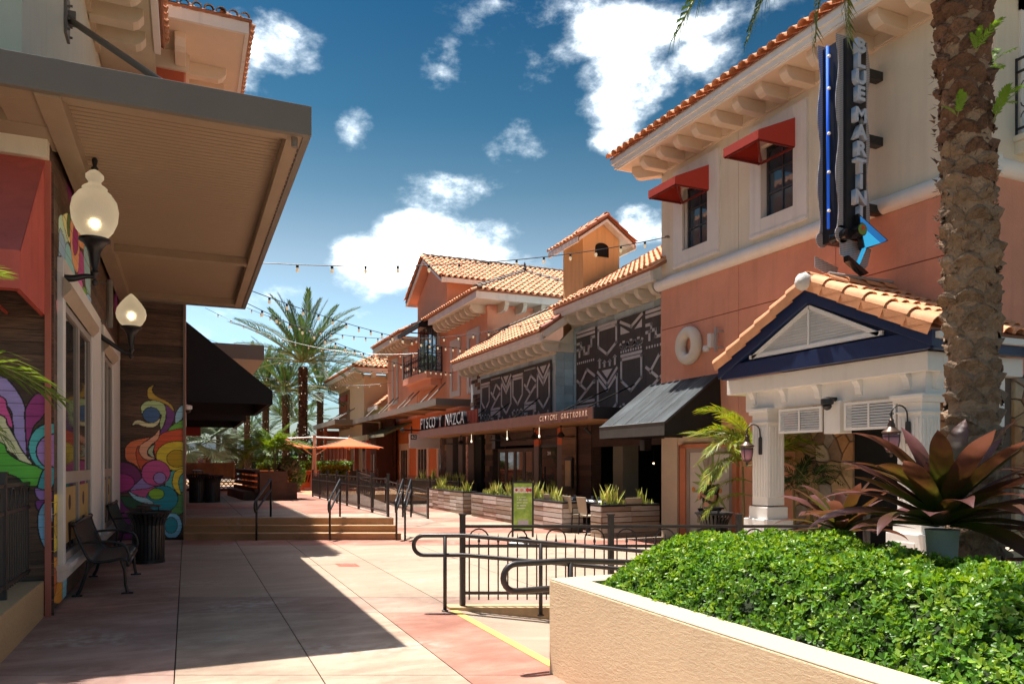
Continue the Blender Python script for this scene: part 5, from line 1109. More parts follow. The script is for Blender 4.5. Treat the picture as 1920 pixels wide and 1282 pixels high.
# mural panels made of vertical boards and raised strips
def panel(X_, y0, y1, z0, z1):
    n = int(round((y1 - y0) / 1.16)); w = (y1 - y0) / n
    for i in range(n):
        b = MB(); b.box(X_ - .06, X_ - .003, y0 + i * w + .004, y0 + (i + 1) * w - .004, z0, z1); b.build('mural_panel', M_panel, PB)
panel(XN, 14.62, 19.45, 2.95, 5.52); panel(XFF, 19.95, 25.7, 2.95, 4.78)
def motif(X_, yc, w, zc, h, kind, mirror=1):
    """strokes in a unit cell: x -1..1 (image right = smaller y), z -1..1"""
    S = []; D = []
    P_ = lambda *p: S.append(p)
    if kind == 'shield': P_((-.85, .75), (.85, .75)); P_((-.85, .95), (.85, .95)); P_((-.85, .75), (-.85, -.35), (0, -.95), (.85, -.35), (.85, .75))
    if kind == 'shieldV': P_((-.9, .95), (0, .35), (.9, .95)); P_((-.9, .7), (0, .1), (.9, .7)); P_((-.9, .7), (-.9, -.5), (0, -.98), (.9, -.5), (.9, .7)); D.append([(-.5, .98), (.5, .98), (0, .62)])
    if kind == 'zig': P_((-.9, .35), (.1, -.25)); P_((-.6, .1), (.15, .85), (.9, .45)); P_((.9, .2), (-.9, -.8), (.85, -.8)); P_((.9, .2), (.9, .1))
    if kind == 'steps': P_((-.9, .9), (.9, .9)); P_((-.9, .62), (.9, .62)); P_((-.9, .1), (-.5, .1), (-.5, -.3), (-.15, -.3), (-.15, -.75), (.3, -.75), (.3, -.3), (.6, -.3), (.6, .3), (.9, .3)); P_((-.9, -.35), (-.65, -.35), (-.65, -.85))
    if kind == 'waves':
        for c in (-.62, 0, .62): P_(*[(c + .3 * math.cos(a), .15 - .5 * math.sin(a)) for a in [math.pi * q / 6 for q in range(7)]]); D.append([(c - .1, .25), (c + .1, .25), (c + .1, .5), (c - .1, .5)])
        for q in range(9): D.append([(-.9 + q * .21, -.9), (-.8 + q * .21, -.9), (-.8 + q * .21, -.62), (-.9 + q * .21, -.62)])
    if kind == 'dots':
        for q in range(9): D.append([(-.9 + q * .21, -.4), (-.8 + q * .21, -.4), (-.8 + q * .21, .4), (-.9 + q * .21, .4)])
    if kind == 'vee': P_((-.9, .8), (0, -.1), (.9, .95)); D.append([(-.9, .3), (-.9, -.7), (-.1, -.7)]); D.append([(.9, .4), (.9, -.5), (.3, -.5)])
    if kind == 'arrows':
        for c, hh in ((-.72, .9), (-.25, .3), (.25, .3), (.72, .9)):
            P_((c, -.9), (c, hh - .5)); D.append([(c - .2, hh - .6), (c + .2, hh - .6), (c, hh - .1)])
    b = MB(); T = .066
    f = lambda p: Vector((X_ - .066, yc - p[0] * w / 2, zc + p[1] * h / 2))
    for s_ in S:
        for a, c in zip(s_[:-1], s_[1:]):
            A, B_ = f(a), f(c); d = (B_ - A).normalized() * T * .45; b.bar(A - d, B_ + d, .014, T * 1.15, up=d.cross(EX) if d.length else EZ)
    for d in D: b.prism([f(p) + Vector((.0, 0, 0)) for p in d], (-.007, 0, 0))
    b.build('relief_motif', M_relief, PB)
nW = 1.16
colsN = [19.45 - .58 - i * 1.2 for i in range(4)]
for i, yc in enumerate(colsN):
    k = i % 4
    if k == 0: seq = [(5.15, .8, 'steps'), (4.62, .16, 'dots'), (3.92, 1.1, 'zig'), (3.12, .5, 'steps')]
    if k == 1: seq = [(5.08, .85, 'shield'), (4.5, .3, 'arrows'), (3.62, 1.3, 'shieldV')]
    if k == 2: seq = [(5.25, .45, 'vee'), (4.8, .45, 'waves'), (4.05, 1.0, 'shield'), (3.15, .5, 'waves')]
    if k == 3: seq = [(5.1, .8, 'steps'), (4.58, .16, 'dots'), (3.9, 1.1, 'zig'), (3.15, .5, 'steps')]
    for zc, h, kd in seq: motif(XN, yc, 1.12, zc, h, kd)
colsF = [25.7 - .48 - i * .96 for i in range(6)]
for i, yc in enumerate(colsF):
    kk = ['shield', 'zig', 'shieldV', 'shield', 'zig', 'shieldV'][i]
    if kk == 'shield': seq = [(4.1, 1.0, 'shield'), (3.35, .5, 'waves')]
    elif kk == 'zig': seq = [(4.66, .13, 'dots'), (4.02, 1.05, 'zig'), (3.25, .55, 'steps')]
    else: seq = [(4.02, 1.3, 'shieldV'), (3.15, .4, 'arrows')]
    for zc, h, kd in seq: motif(XFF, yc, .9, zc, h, kd)
# stone pilaster strip at the far end
rs = random.Random(4)
def rough_stones(parent, X_, y0, y1, z0, z1, h=.14):
    z = z0
    while z < z1:
        y = y0
        while y < y1 - .02:
            w = min(rs.uniform(.25, .6), y1 - y); b = MB(); d = rs.uniform(.01, .05); b.box(X_ - d, X_ + .02, y + .004, y + w - .004, z + .003, min(z + h, z1) - .003); b.build('stone_block', STW[rs.randrange(3)], parent); y += w
        z += h
STW = [mat('ledge_stone_' + n, c, .9, .6, 25, .3, 5, rand=.2) for n, c in (('brown', (.1, .06, .045)), ('tan', (.18, .11, .07)), ('dark', (.055, .035, .03)))]
rough_stones(PB, XFF + .05, 25.92, 27.0, 2.9, 5.0)
b = MB(); b.box(XFF + .05, 11, 25.92, 27.0, 0, 5.1); b.build('wall', M_dark, PB)
# eaves
def eave(parent, Xe, y0, y1, z, xw, sp=.62, w=.16, h=.24):
    b = MB(); b.box(Xe, Xe + .07, y0, y1, z, z + .12); b.box(Xe - .035, Xe + .05, y0 - .02, y1 + .02, z + .12, z + .24); b.build('eave_fascia', M_trim, parent)
    b = MB(); b.box(Xe + .07, xw + .02, y0, y1, z + .02, z + .05); b.build('soffit', M_soffit2, parent)
    corbels(parent, [(xw + .01, y0 + .3 + k * sp, z + .018) for k in range(int((y1 - y0 - .4) / sp) + 1)], (-(xw - Xe - .16), 0, 0), 0, w, h, M_soffit2)
M_soffit2 = mat('grey_cream_soffit', (.64, .59, .5), .8, .1, 40, .07, 1)
eave(PB, 9.88, 14.6, 19.55, 5.93, XN, .6)
eave(PB, 9.3, 19.3, 26.95, 5.2, XFF, .55)
MB().box(10.58, XN + 0, 14.6, 19.7, 5.72, 5.95).build('crown_band', M_soffit2, PB)
# roofs
sN = Vector((.865, 0, .5)); roof_plane(PB, (9.82, 14.3, 6.2), (0, 1, 0), sN, [(0, 0), (5.3, 0), (5.3, 5.6), (0, 5.6)], 5.3, 5.6, .235, .36)
sF = Vector((.825, 0, .565)); roof_plane(PB, (9.24, 19.25, 5.47), (0, 1, 0), sF, [(0, 0), (7.75, 0), (7.75, 2.3), (0, 2.3)], 7.75, 2.3, .235, .36)
ridge(PB, (9.3, 19.22, 5.5), (11.2, 19.22, 6.8), .12, .4, m=mat('dark_red_tile', (.3, .08, .04), .7, .3, 40, .2), name='rake_cap')
ridge(PB, (9.82 + 5.6 * .865, 14.4, 6.2 + 2.8), (9.82 + 5.6 * .865, 19.7, 9.0), .12, .4)
ridge(PB, (11.15, 19.4, 6.83), (11.15, 27, 6.83), .1, .4, m=mat('grey_ridge', (.3, .26, .22), .9, .3, 40, .2), name='ridge_flashing')
b = MB(); b.prism([(9.36, 19.2, 5.3), (9.36, 19.2, 5.48), (11.3, 19.2, 6.8), (11.3, 19.2, 6.62)], (0, .06, 0)); b.build('rake_board', M_trim, PB)
b = MB(); b.prism([(9.45, 19.26, 5.36), (11.3, 19.26, 6.63), (11.3, 19.26, 6.5), (9.45, 19.26, 5.3)], (0, .55, 0)); b.build('rake_soffit', M_cream, PB)
b = MB(); b.prism([(9.9, 19.6, 6.0), (9.9, 19.6, 6.2), (14.7, 19.6, 8.98), (14.7, 19.6, 6.0)], (0, .06, 0)); b.build('gable_wall', M_cream, PB)
# chimney tower on the roof
CH = thing('chimney', (11.3, 20.2, 6.4), 'square ochre roof tower with arched opening and tiled gable cap', 'chimney')
cx0, cx1, cy0, cy1 = 11.02, 12.3, 19.9, 21.2
b = MB(); b.box(cx0, cx1, cy0, cy1, 5.2, 8.6); b.prism([(cx0, cy0, 8.6), (cx1, cy0, 8.6), ((cx0 + cx1) / 2, cy0, 9.05)], (0, cy1 - cy0, 0)); b.build('shaft', M_yell, CH)
b = MB(); xm = (cx0 + cx1) / 2; ar = [(xm - .22, 8.02), (xm + .26, 8.02), (xm + .26, 8.3)] + [(xm + .02 + .24 * math.cos(a), 8.3 + .15 * math.sin(a)) for a in [math.pi * k / 8 for k in range(1, 8)]] + [(xm - .22, 8.3)]
b.prism([(x, cy0 - .006, z) for x, z in ar], (0, .02, 0)); b.build('arched_opening', M_dark, CH)
for s_ in (-1, 1):
    ex = xm + s_ * 1.0; zz = 8.42; zr = 9.12; v = Vector((xm - ex, 0, zr - zz)); L_ = v.length
    b = MB(); b.prism([(ex, cy0 - .35, zz), (xm, cy0 - .35, zr), (xm, cy0 - .35, zr - .13), (ex, cy0 - .35, zz - .13)], (0, .06, 0)); b.build('rake_board', M_trim, CH)
    b = MB(); b.prism([(ex, cy0 - .3, zz), (xm, cy0 - .3, zr), (xm, cy0 - .3, zr - .05), (ex, cy0 - .3, zz - .05)], (0, cy1 - cy0 + .6, 0)); b.box(ex - .03, ex + .03, cy0 - .35, cy1 + .3, zz - .15, zz); b.build('roof_base', M_trim, CH)
    roof_plane(CH, (ex, cy0 - .35, zz + .03), (0, 1, 0), v, [(0, 0), (cy1 - cy0 + .65, 0), (cy1 - cy0 + .65, L_), (0, L_)], cy1 - cy0 + .65, L_, .22, .36)
    ridge(CH, (ex, cy0 - .33, zz + .04), (xm, cy0 - .33, zr + .04), .11, .4, m=mat('orange_clay_cap', (.5, .16, .07), .75, .2, 40, .15), name='rake_cap')
ridge(CH, (xm, cy0 - .35, zr + .05), (xm, cy1 + .3, zr + .05), .12, .4)
# ---- flat canopy with lettering
PC_ = thing('entrance_canopy', (9.7, 23, 2.75), 'long brown flat canopy with small CEVICHE GASTROBAR lettering', 'canopy')
M_rustm = mat('rust_brown_metal', (.17, .075, .055), .5, .04, 40, .12, 3, streak=.15)
M_blk = mat('black_fascia', (.02, .02, .024), .5)
y = 15.6; k = 0
while y < 30.1:
    y2 = min(y + 1.2, 30.2); b = MB(); b.box(8.9, 8.96, y + .002, y2 - .002, 2.76, 3.05); b.build('fascia_panel', M_rustm, PC_); y = y2
b = MB(); b.box(8.9, 10.6, 15.54, 15.6, 2.76, 3.05); b.build('end_fascia', M_blk, PC_)
b = MB(); b.box(8.96, 10.6, 15.6, 30.2, 2.98, 3.03); b.build('deck', M_blk, PC_)
M_wsof = mat('warm_wood_soffit', (.34, .17, .075), .6, .1, 30, .2, 2, stretch=(8, .6, 1), rand=.15)
for k in range(9):
    x = 8.97 + k * .18; b = MB(); b.box(x + .003, x + .177, 15.62, 30.1, 2.77, 2.79); b.build('soffit_board', M_wsof, PC_)
M_tanl = mat('peach_letter', (.75, .5, .38), .6)
def letters(txt, ys, ye, z, size, depth, m, xx, parent, sx=1., name='letter', bold=.004):
    n = len(txt)
    for i, ch in enumerate(txt):
        if ch == ' ': continue
        y = ys + (ye - ys) * i / (n - 1)
        text_obj(name, ch, size, depth, m, (xx, y, z), (R(90), 0, R(-90)), parent, bold=bold, sx=sx)
letters('CEVICHE GASTROBAR', 18.45, 15.9, 2.905, .19, .012, M_tanl, 8.893, PC_, sx=.88, bold=.003)
NZ = thing('roof_sign', (8.98, 27, 3.05), 'tall dark channel letters PISCO Y NAZCA standing on the brown canopy', 'sign')
M_chd = mat('dark_channel_letter', (.02, .022, .028), .35, spec=.5); M_chf = mat('pale_letter_face', (.42, .43, .45), .5)
txt = 'PISCO Y NAZCA'
for i, ch in enumerate(txt):
    if ch == ' ': continue
    y = 29.9 + (24.9 - 29.9) * i / 12
    text_obj('letter', ch, .62, .14, M_chd, (9.0, y, 3.29), (R(90), 0, R(-90)), NZ, bold=.01, sx=.95)
    text_obj('letter_face', ch, .62, .01, M_chf, (8.922, y, 3.29), (R(90), 0, R(-90)), NZ, bold=-.004, sx=.95)
for k in range(40): MB().box(9.3, 9.34, 24.4 + k * .145, 24.47 + k * .145, 3.05, 3.6).build('red_slat', mat('red_slats', (.28, .05, .03), .6), NZ)
for k in range(34):
    pass
# canopy rods
for y in (16.4, 17.7, 20.8, 23.2, 25.2): b = MB(); b.tube([(9.1, y, 3.05), (10.0 if y > 19.7 else 10.6, y - .1, 3.75)], .018, 6); b.build('tie_rod', mat('matt_black', (.015, .015, .015), .8, spec=.1), PC_)
# ceiling fans
def fan(y, x=9.7, label=''):
    A = thing('ceiling_fan', (x, y, 2.42), label, 'ceiling fan', 'black ceiling fans under the brown canopy')
    b = MB(); b.lathe((x, y, 2.45), [(.04, .32), (.05, .3), (.015, .28), (.015, .14), (.05, .12), (.11, .04), (.12, 0), (.06, -.03)], 12); b.build('motor', M_black, A)
    for k in range(4):
        a = .4 + y + k * math.pi / 2; d = Vector((math.cos(a), math.sin(a), 0)); s_ = Vector((-d.y, d.x, .25)).normalized(); c = Vector((x, y, 2.45))
        b = MB(); b.prism([c + d * .1 - s_ * .03, c + d * .62 - s_ * .06, c + d * .62 + s_ * .06, c + d * .1 + s_ * .03], (0, 0, .008)); b.build('blade', M_black, A)
for y, l in ((27.2, 'ceiling fan farthest along under the brown canopy near the letters'), (22.6, 'second ceiling fan from the far end under the brown canopy'), (20.6, 'third ceiling fan from the far end under the brown canopy'), (18.8, 'nearest ceiling fan under the brown canopy by the planked wall')): fan(y, label=l)
for y in (26, 24.9, 23.9, 21.3, 18.0, 17.2):
    b = MB(); b.bar((10.1, y, 2.62), (10.1, y, 2.75), .02); b.tube([(10.02, y, 2.66), (10.2, y - .05, 2.5)], .04, 8); o = b.build('spotlight', M_black); props(o, 'one of the small black spotlights in a row under the brown canopy', 'spotlight', 'black spotlights under the brown canopy')
for y in (25.5, 22.2, 19.8):
    b = MB(); b.lathe((9.5, y, 2.45), [(.005, .3), (.005, .09), (.02, .08), (.03, .03), (.015, 0)], 8); o = b.build('pendant_bulb', M_frost2 if '_' else None) if 0 else b.build('pendant_bulb', mat('pearl_bulb', (.8, .75, .62), .4, emit=.6, emitcol=(1, .85, .6))); props(o, 'one of the small pearl bulbs hanging under the brown canopy', 'light bulb', 'pearl bulbs under the brown canopy')
# ---- ground floor
GF = 10.3
M_bwood = mat('brown_shop_wood', (.09, .055, .045), .65, .15, 30, .2, 2, stretch=(8, 8, .6))
M_shopglass = glassm('shop_glass', (.03, .035, .035), .04)
def gbox(x0, x1, y0, y1, z0, z1, name, m): return MB().box(x0, x1, y0, y1, z0, z1).build(name, m, PB)
gbox(GF, GF + .3, 18.3, 25.9, 2.3, 2.76, 'lintel', M_bwood)
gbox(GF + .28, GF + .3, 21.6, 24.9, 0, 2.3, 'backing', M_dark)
# brown stone pier
rough_stones(PB, GF - .15, 25.0, 25.75, 0, 2.75, .2)
gbox(GF - .14, GF + .3, 25.0, 25.75, 0, 2.75, 'pier', STW[2])
gbox(GF - .3, GF - .02, 26.6, 27.2, 0, 2.75, 'pier', M_bwood); gbox(GF - .25, GF + .02, 28.0, 28.5, 0, 2.75, 'pier', mat('grey_shop_post', (.1, .085, .085), .7)); gbox(GF - .25, GF + .02, 29.2, 30.0, 0, 2.75, 'pier', mat('grey_shop_post', (.1, .085, .085)))
rough_stones(PB, GF - .1, 30.3, 31.2, 0, 3.4, .25)
gbox(GF + .3, GF + .5, 14.6, 31, -.2, 2.8, 'backing', M_dark) if 0 else None
gbox(GF + .1, GF + .2, 25.7, 30.4, 0, 2.8, 'backing', M_dark)
b = MB(); b.box(GF - .2, GF - .12, 27.55, 27.75, 0, 2.75); b.build('red_painted_post', mat('red_white_post', (.5, .16, .12), .8, .2, 20, .4, 8, col2=(.6, .5, .45)), PB)
# folding glass doors
FD = thing('folding_doors', (GF, 23, 0), 'brown framed folding glass doors reflecting greenery under the brown canopy', 'door')
y = 24.8
for w in (.75, .75, .75, .75):
    b = MB(); b.box(GF - .05, GF, y - w, y - w + .1, 0, 2.2); b.box(GF - .05, GF, y - .1, y, 0, 2.2); b.box(GF - .05, GF, y - w + .1, y - .1, 2.08, 2.2); b.box(GF - .05, GF, y - w + .1, y - .1, 0, .12); lf = b.build('door_leaf', M_bwood, FD)
    b = MB(); b.box(GF - .03, GF - .02, y - w + .1, y - .1, .12, 2.08); b.build('pane', M_mirror if 0 else mat('bright_shop_glass', (.05, .055, .05), .02, 0, 1, 0, spec=1, metal=.0), lf); y -= w
M_ored = mat('orange_red_post', (.62, .13, .05), .7, .1, 30, .1)
for (ya, yb) in ((21.35, 21.7), (19.75, 20.05)):
    gbox(GF - .08, GF + .1, ya, yb, 2.25, 2.76, 'orange_post', M_ored); gbox(GF - .08, GF + .1, ya, yb, 0, 2.25, 'brown_post', mat('brown_gloss_post', (.13, .07, .055), .4, spec=.6))
D4 = thing('glass_door', (GF, 20.7, 0), 'dark glazed door numbered 204 between two orange topped posts', 'door')
b = MB(); b.box(GF - .04, GF, 20.05, 20.15, 0, 2.3); b.box(GF - .04, GF, 21.25, 21.35, 0, 2.3); b.box(GF - .04, GF, 20.15, 21.25, 2.2, 2.3); b.build('frame', M_black, D4)
b = MB(); b.box(GF - .02, GF - .01, 20.15, 21.25, 0, 2.2); b.build('pane', M_shopglass, D4)
b = MB(); b.box(GF - .1, GF - .06, 21.1, 21.15, .6, 1.6); b.build('handle', M_black, D4)
text_obj('house_number', '204', .16, .006, M_white, (GF - .03, 20.7, 2.0), (R(90), 0, R(-90)), D4)
# planked wall section and menu case

M_plankl = mat('light_brown_plank', (.24, .125, .065), .7, .3, 20, .3, 3, col2=(.14, .075, .045), rand=.3, stretch=(1, 1.0, 12))
M_plankd = mat('dark_brown_plank', (.075, .035, .024), .7, .3, 20, .3, 3, rand=.35, stretch=(1, 1, 12))
for (y0, y1, X_, mm) in ((18.85, 19.72, GF - .1, M_plankl), (18.1, 18.84, GF - .02, M_plankd)):
    z = 0
    while z < 2.75: MB().box(X_, X_ + .03, y0, y1, z + .003, min(z + .15, 2.76) - .003).build('plank', mm, PB); z += .15
gbox(GF + .02, GF + .3, 18.1, 19.72, 0, 2.76, 'backing', M_plankd)
MC = thing('menu_case', (GF - .2, 19.1, 1.0), 'framed lit wooden menu case on the planked wall', 'menu board')
b = MB(); b.box(GF - .18, GF - .1, 18.95, 19.4, .98, 1.85); b.build('frame', M_black, MC)
b = MB(); b.box(GF - .19, GF - .18, 19.0, 19.34, 1.04, 1.78); b.build('panel', mat('honey_wood', (.5, .3, .15), .5, .1, 30, .2, 4), MC)
# open dining room
gbox(GF, GF + .3, 14.55, 18.1, 2.15, 2.76, 'lintel', M_plankd)
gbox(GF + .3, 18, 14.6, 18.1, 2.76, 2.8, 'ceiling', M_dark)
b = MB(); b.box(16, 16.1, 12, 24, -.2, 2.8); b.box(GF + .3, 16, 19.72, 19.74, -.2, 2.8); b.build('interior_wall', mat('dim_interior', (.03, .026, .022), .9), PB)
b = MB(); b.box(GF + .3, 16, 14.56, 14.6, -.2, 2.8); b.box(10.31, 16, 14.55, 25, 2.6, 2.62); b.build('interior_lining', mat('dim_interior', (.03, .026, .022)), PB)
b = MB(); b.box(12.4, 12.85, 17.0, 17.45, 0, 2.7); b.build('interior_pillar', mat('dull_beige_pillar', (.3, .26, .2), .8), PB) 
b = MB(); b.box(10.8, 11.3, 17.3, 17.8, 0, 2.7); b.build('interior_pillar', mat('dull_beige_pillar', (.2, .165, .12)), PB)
gbox(GF - .02, GF + .0, 14.5, 14.62, 0, 2.2, 'orange_jamb', M_orange)
for (x, y) in ((12.6, 16.4), (12.7, 15.7), (12.2, 17.9)):
    b = MB(); b.tube([(x, y, 1.75), (x, y, 2.1)], .008, 4); b.bar((x, y, 2.08), (x + .3, y + .2, 2.08), .012); b.lathe((x, y, 1.74), [(.02, 0), (.05, -.03), (.055, 0)], 8); b.build('pendant', M_black, PB)
    o = MB(); o.lathe((x, y, 1.68), [(.01, 0), (.025, .02), (.02, .045), (.01, .05)], 8); o = o.build('pendant_bulb', mat('warm_bulb', (1, .7, .4), .5, emit=4, emitcol=(1, .6, .3))); props(o, 'one of the small warm glowing bulbs inside the dark dining room', 'light bulb', 'glowing bulbs inside the dining room')
# dining tables, chairs, place settings
M_tbl = mat('dark_table', (.035, .03, .03), .4); M_chair = mat('beige_seat_shell', (.42, .35, .26), .6); M_nap = mat('white_napkin', (.75, .75, .75), .8); M_gl = mat('drinking_glass', (.5, .55, .55), .1, spec=.8, alpha=.5)
tabs = [(9.35, 15.9), (9.35, 17.6), (9.4, 19.2)]
for i, (x, y) in enumerate(tabs):
    lab = ['dark dining table nearest the salmon building behind the planter', 'middle dark dining table behind the sidewalk planters', 'dark dining table farthest left, behind the planter by the green sign'][i]
    T = thing('dining_table', (x, y, 0), lab, 'table', 'dining tables on the restaurant terrace')
    b = MB(); b.box(x - .38, x + .38, y - .6, y + .6, .72, .76); b.build('table_top', M_tbl, T, bevel=.005)
    for sx in (-1, 1):
        for sy in (-1, 1): b = MB(); b.box(x + sx * .32 - .02, x + sx * .32 + .02, y + sy * .52 - .02, y + sy * .52 + .02, 0, .72); b.build('leg', M_tbl, T)
    for sy in (-.35, .1, .42):
        for sx in (-.22, .2):
            o = MB(); X_, Y_ = x + sx, y + sy; o.prism([(X_ - .09, Y_ - .08, .761), (X_ + .09, Y_ - .08, .761), (X_ + .07, Y_ + .0, .80), (X_ - .07, Y_ + .0, .80)], (0, .09, 0)); o = o.build('napkin', M_nap); props(o, 'one of the folded white napkins laid on the dark dining tables', 'napkin', 'white napkins on the dining tables')
        o = MB(); o.lathe((x + .02, y + sy + .12, .761), [(.028, 0), (.035, .11), (.033, .11), (.026, .006)], 10); o = o.build('drinking_glass', M_gl); props(o, 'one of the clear glasses standing on the dark dining tables', 'glass', 'drinking glasses on the dining tables')
def chair(x, y, rz, label):
    T = thing('dining_chair', (x, y, 0), label, 'chair', 'beige chairs at the terrace tables'); c, s_ = math.cos(rz), math.sin(rz)
    xf = lambda a, b_, z: (x + a * c - b_ * s_, y + a * s_ + b_ * c, z)
    b = MB(xf); b.box(-.22, .22, -.21, .21, .43, .46); b.build('seat', M_chair, T, bevel=.008)
    b = MB(xf); b.prism([(-.2, .2, .5), (.2, .2, .5), (.23, .26, .9), (-.23, .26, .9)], (0, .02, 0)); b.build('backrest', M_chair, T, bevel=.008)
    for sx in (-1, 1):
        b = MB(xf); b.bar((sx * .19, -.19, 0), (sx * .19, -.18, .43), .025); b.build('leg', M_black, T)
        b = MB(xf); b.bar((sx * .19, .23, 0), (sx * .19, .2, .6), .025); b.build('leg', M_black, T)
chair(8.83, 16.3, R(90), 'beige chair with its back to the street, nearest the gap between the planters')
chair(8.85, 15.6, R(90), 'beige chair behind the plants of the planter beside the salmon building')
chair(9.5, 15.0, R(180), 'beige chair close to the pale pillar of the salmon building')
chair(8.85, 17.5, R(90), 'beige chair behind the middle planter seen above its plants')
chair(8.87, 19.2, R(90), 'beige chair behind the planter to the right of the green sign')
"""speaker boxes"""
b = MB(); b.box(9.9, 10.1, 24.2, 24.5, 2.2, 2.7); o = b.build('speaker', M_black); props(o, 'tall black speaker hanging under the brown canopy above the folding doors', 'speaker')
b = MB(); b.box(9.9, 10.1, 14.9, 15.1, 2.0, 2.25); o = b.build('speaker', M_black); props(o, 'small black speaker hanging under the sloped black awning', 'speaker')
# ---- timber planters with snake plants
PLK = [mat('weathered_plank_' + n, c, .85, .5, 25, .35, 4, col2=c2, stretch=(1, 1, 7), rand=.2) for n, c, c2 in (('a', (.56, .48, .42), (.3, .22, .17)), ('b', (.68, .62, .57), (.4, .32, .27)), ('c', (.4, .29, .22), (.24, .16, .11)))]
M_leafy = mat('yellow_green_leaf', (.78, .7, .2), .55, .1, 30, .3, 9, col2=(.3, .4, .09), spec=.4, island=.25)
def wood_planter(face, x0, x1, y0, y1, label, h=.72, nb=5, seed=1, bw=.7):
    T = thing('wooden_planter', ((x0 + x1) / 2, (y0 + y1) / 2, 0), label, 'planter', 'reclaimed timber planters along the terrace'); rr_ = random.Random(seed)
    MB().box(x0 + .03, x1 - .03, y0 + .03, y1 - .03, .02, h - .02).build('liner', M_dark, T)
    MB().box(x0 - .01, x1 + .01, y0 - .01, y1 + .01, h, h + .03).build('black_rim', M_black, T)
    bh = (h - .1) / nb
    def row(a0, a1, put):
        for k in range(nb):
            z = .1 + k * bh; a = a0; ws = []
            n = max(1, int(round((a1 - a0) / bw)))
            for q in range(n):
                w = (a1 - a0) / n; d = rr_.uniform(0, .012); put(a + q * w + .004, a + (q + 1) * w - .004, z + .004, z + bh - .014, d, PLK[rr_.randrange(3)])
        put(a0, a1, 0, .095, 0, PLK[2])
    row(y0, y1, lambda a, b_, z, z2, d, m: MB().box(x0 - d, x0 + .028, a, b_, z, z2).build('plank', m, T))
    row(x0 + .03, x1, lambda a, b_, z, z2, d, m: MB().box(a, b_, y0 - d, y0 + .028, z, z2).build('plank', m, T))
    return T
wood_planter('x', 8.42, 8.95, 23.4, 27.4, 'timber planter farthest from the camera, behind the small iron fence panels', seed=1)
wood_planter('x', 8.42, 9.0, 16.25, 22.6, 'longest timber planter, standing behind the green sign', seed=2, bw=1.05, nb=5)
wood_planter('y', 8.62, 10.2, 14.72, 15.2, 'timber planter against the pale pillar of the salmon building', seed=3, bw=.75)
ORD = 'first second third fourth fifth sixth seventh eighth ninth tenth eleventh twelfth thirteenth fourteenth fifteenth sixteenth seventeenth'.split()
def snake_plants(x0, x1, y0, y1, n, label, seed, z0=.72):
    rr_ = random.Random(seed)
    for q in range(n):
        f = (q + .5) / n; x = x0 + (x1 - x0) * (f if x1 - x0 > abs(y1 - y0) else rr_.uniform(.3, .7)); y = y0 + (y1 - y0) * (f if abs(y1 - y0) > x1 - x0 else rr_.uniform(.3, .7))
        b = MB(); H_ = rr_.choice((.16, .22, .22, .44, .52)); nl = rr_.choice((14, 22, 26))
        for k in range(nl):
            a = rr_.uniform(0, 6.28); tilt = rr_.uniform(.05, .55); h = H_ * rr_.uniform(.6, 1.15); w = rr_.uniform(.018, .032)
            p0 = Vector((x + rr_.uniform(-.1, .1), y + rr_.uniform(-.1, .1), z0)); d = Vector((math.cos(a) * tilt, math.sin(a) * tilt, 1)).normalized(); sd = Vector((-math.sin(a), math.cos(a), 0)); tw = rr_.uniform(-.8, .8); sd = (sd * math.cos(tw) + d.cross(sd) * math.sin(tw))
            P3 = [p0 - sd * w * .7, p0 + sd * w * .7, p0 + d * h * .5 + sd * w, p0 + d * h + Vector((0, 0, -.02)), p0 + d * h * .5 - sd * w]
            b.v += [tuple(p) for p in P3]; c = len(b.v) - 5; b.f.append((c, c + 1, c + 2, c + 3, c + 4))
        o = b.build('snake_plant', M_leafy); props(o, ORD[q] + ' snake plant from the left ' + label, 'plant', 'variegated snake plants in timber planters')
snake_plants(8.5, 8.9, 27.3, 23.5, 10, 'in the farthest timber planter', 1)
snake_plants(8.5, 8.95, 22.5, 16.35, 17, 'in the long timber planter behind the green sign', 2)
snake_plants(8.7, 10.15, 14.8, 15.1, 6, 'in the timber planter beside the pale pillar', 3)
snake_plants(9.5, 9.7, 33, 26.5, 9, 'behind the black rail below the PISCO letters', 4, z0=.95)
b = MB(); b.box(9.3, 9.9, 26, 33.5, .0, .95); o = b.build('dark_planter_box', M_black); props(o, 'long black planter box under the far end of the brown canopy', 'planter')
# ================================================================ PINK BUILDING WITH TOWER AND BALCONY
PK = thing('pink_building', (13, 33, 0), 'pink stucco building with hipped tile roof, gabled tower and small balcony', 'building')
XP = 10.8
M_pside = mat('coral_side_stucco', (.72, .25, .15), .9, .25, 45, .06, .8)
b = MB(); b.box(XP, 20, 27.2, 32.2, 0, 7.85); b.build('wall', M_pink, PK)
b = MB(); b.box(XP + .02, 20, 32.2, 36.9, 0, 9.9); b.prism([(XP + .02, 32.2, 9.9), (XP + .02, 36.9, 9.9), (XP + .02, 34.5, 11.2)], (8, 0, 0)); b.build('tower_wall', mat('peach_stucco', (.72, .34, .21), .9, .25, 45, .06, .8), PK)
b = MB(); b.box(XP, 20, 36.9, 43.0, 0, 8.1); b.build('wall', M_pink, PK)
b = MB(); b.box(XP - .02, XP, 30.5, 43, 0, 4.0); b.build('orange_base', M_orange, PK)
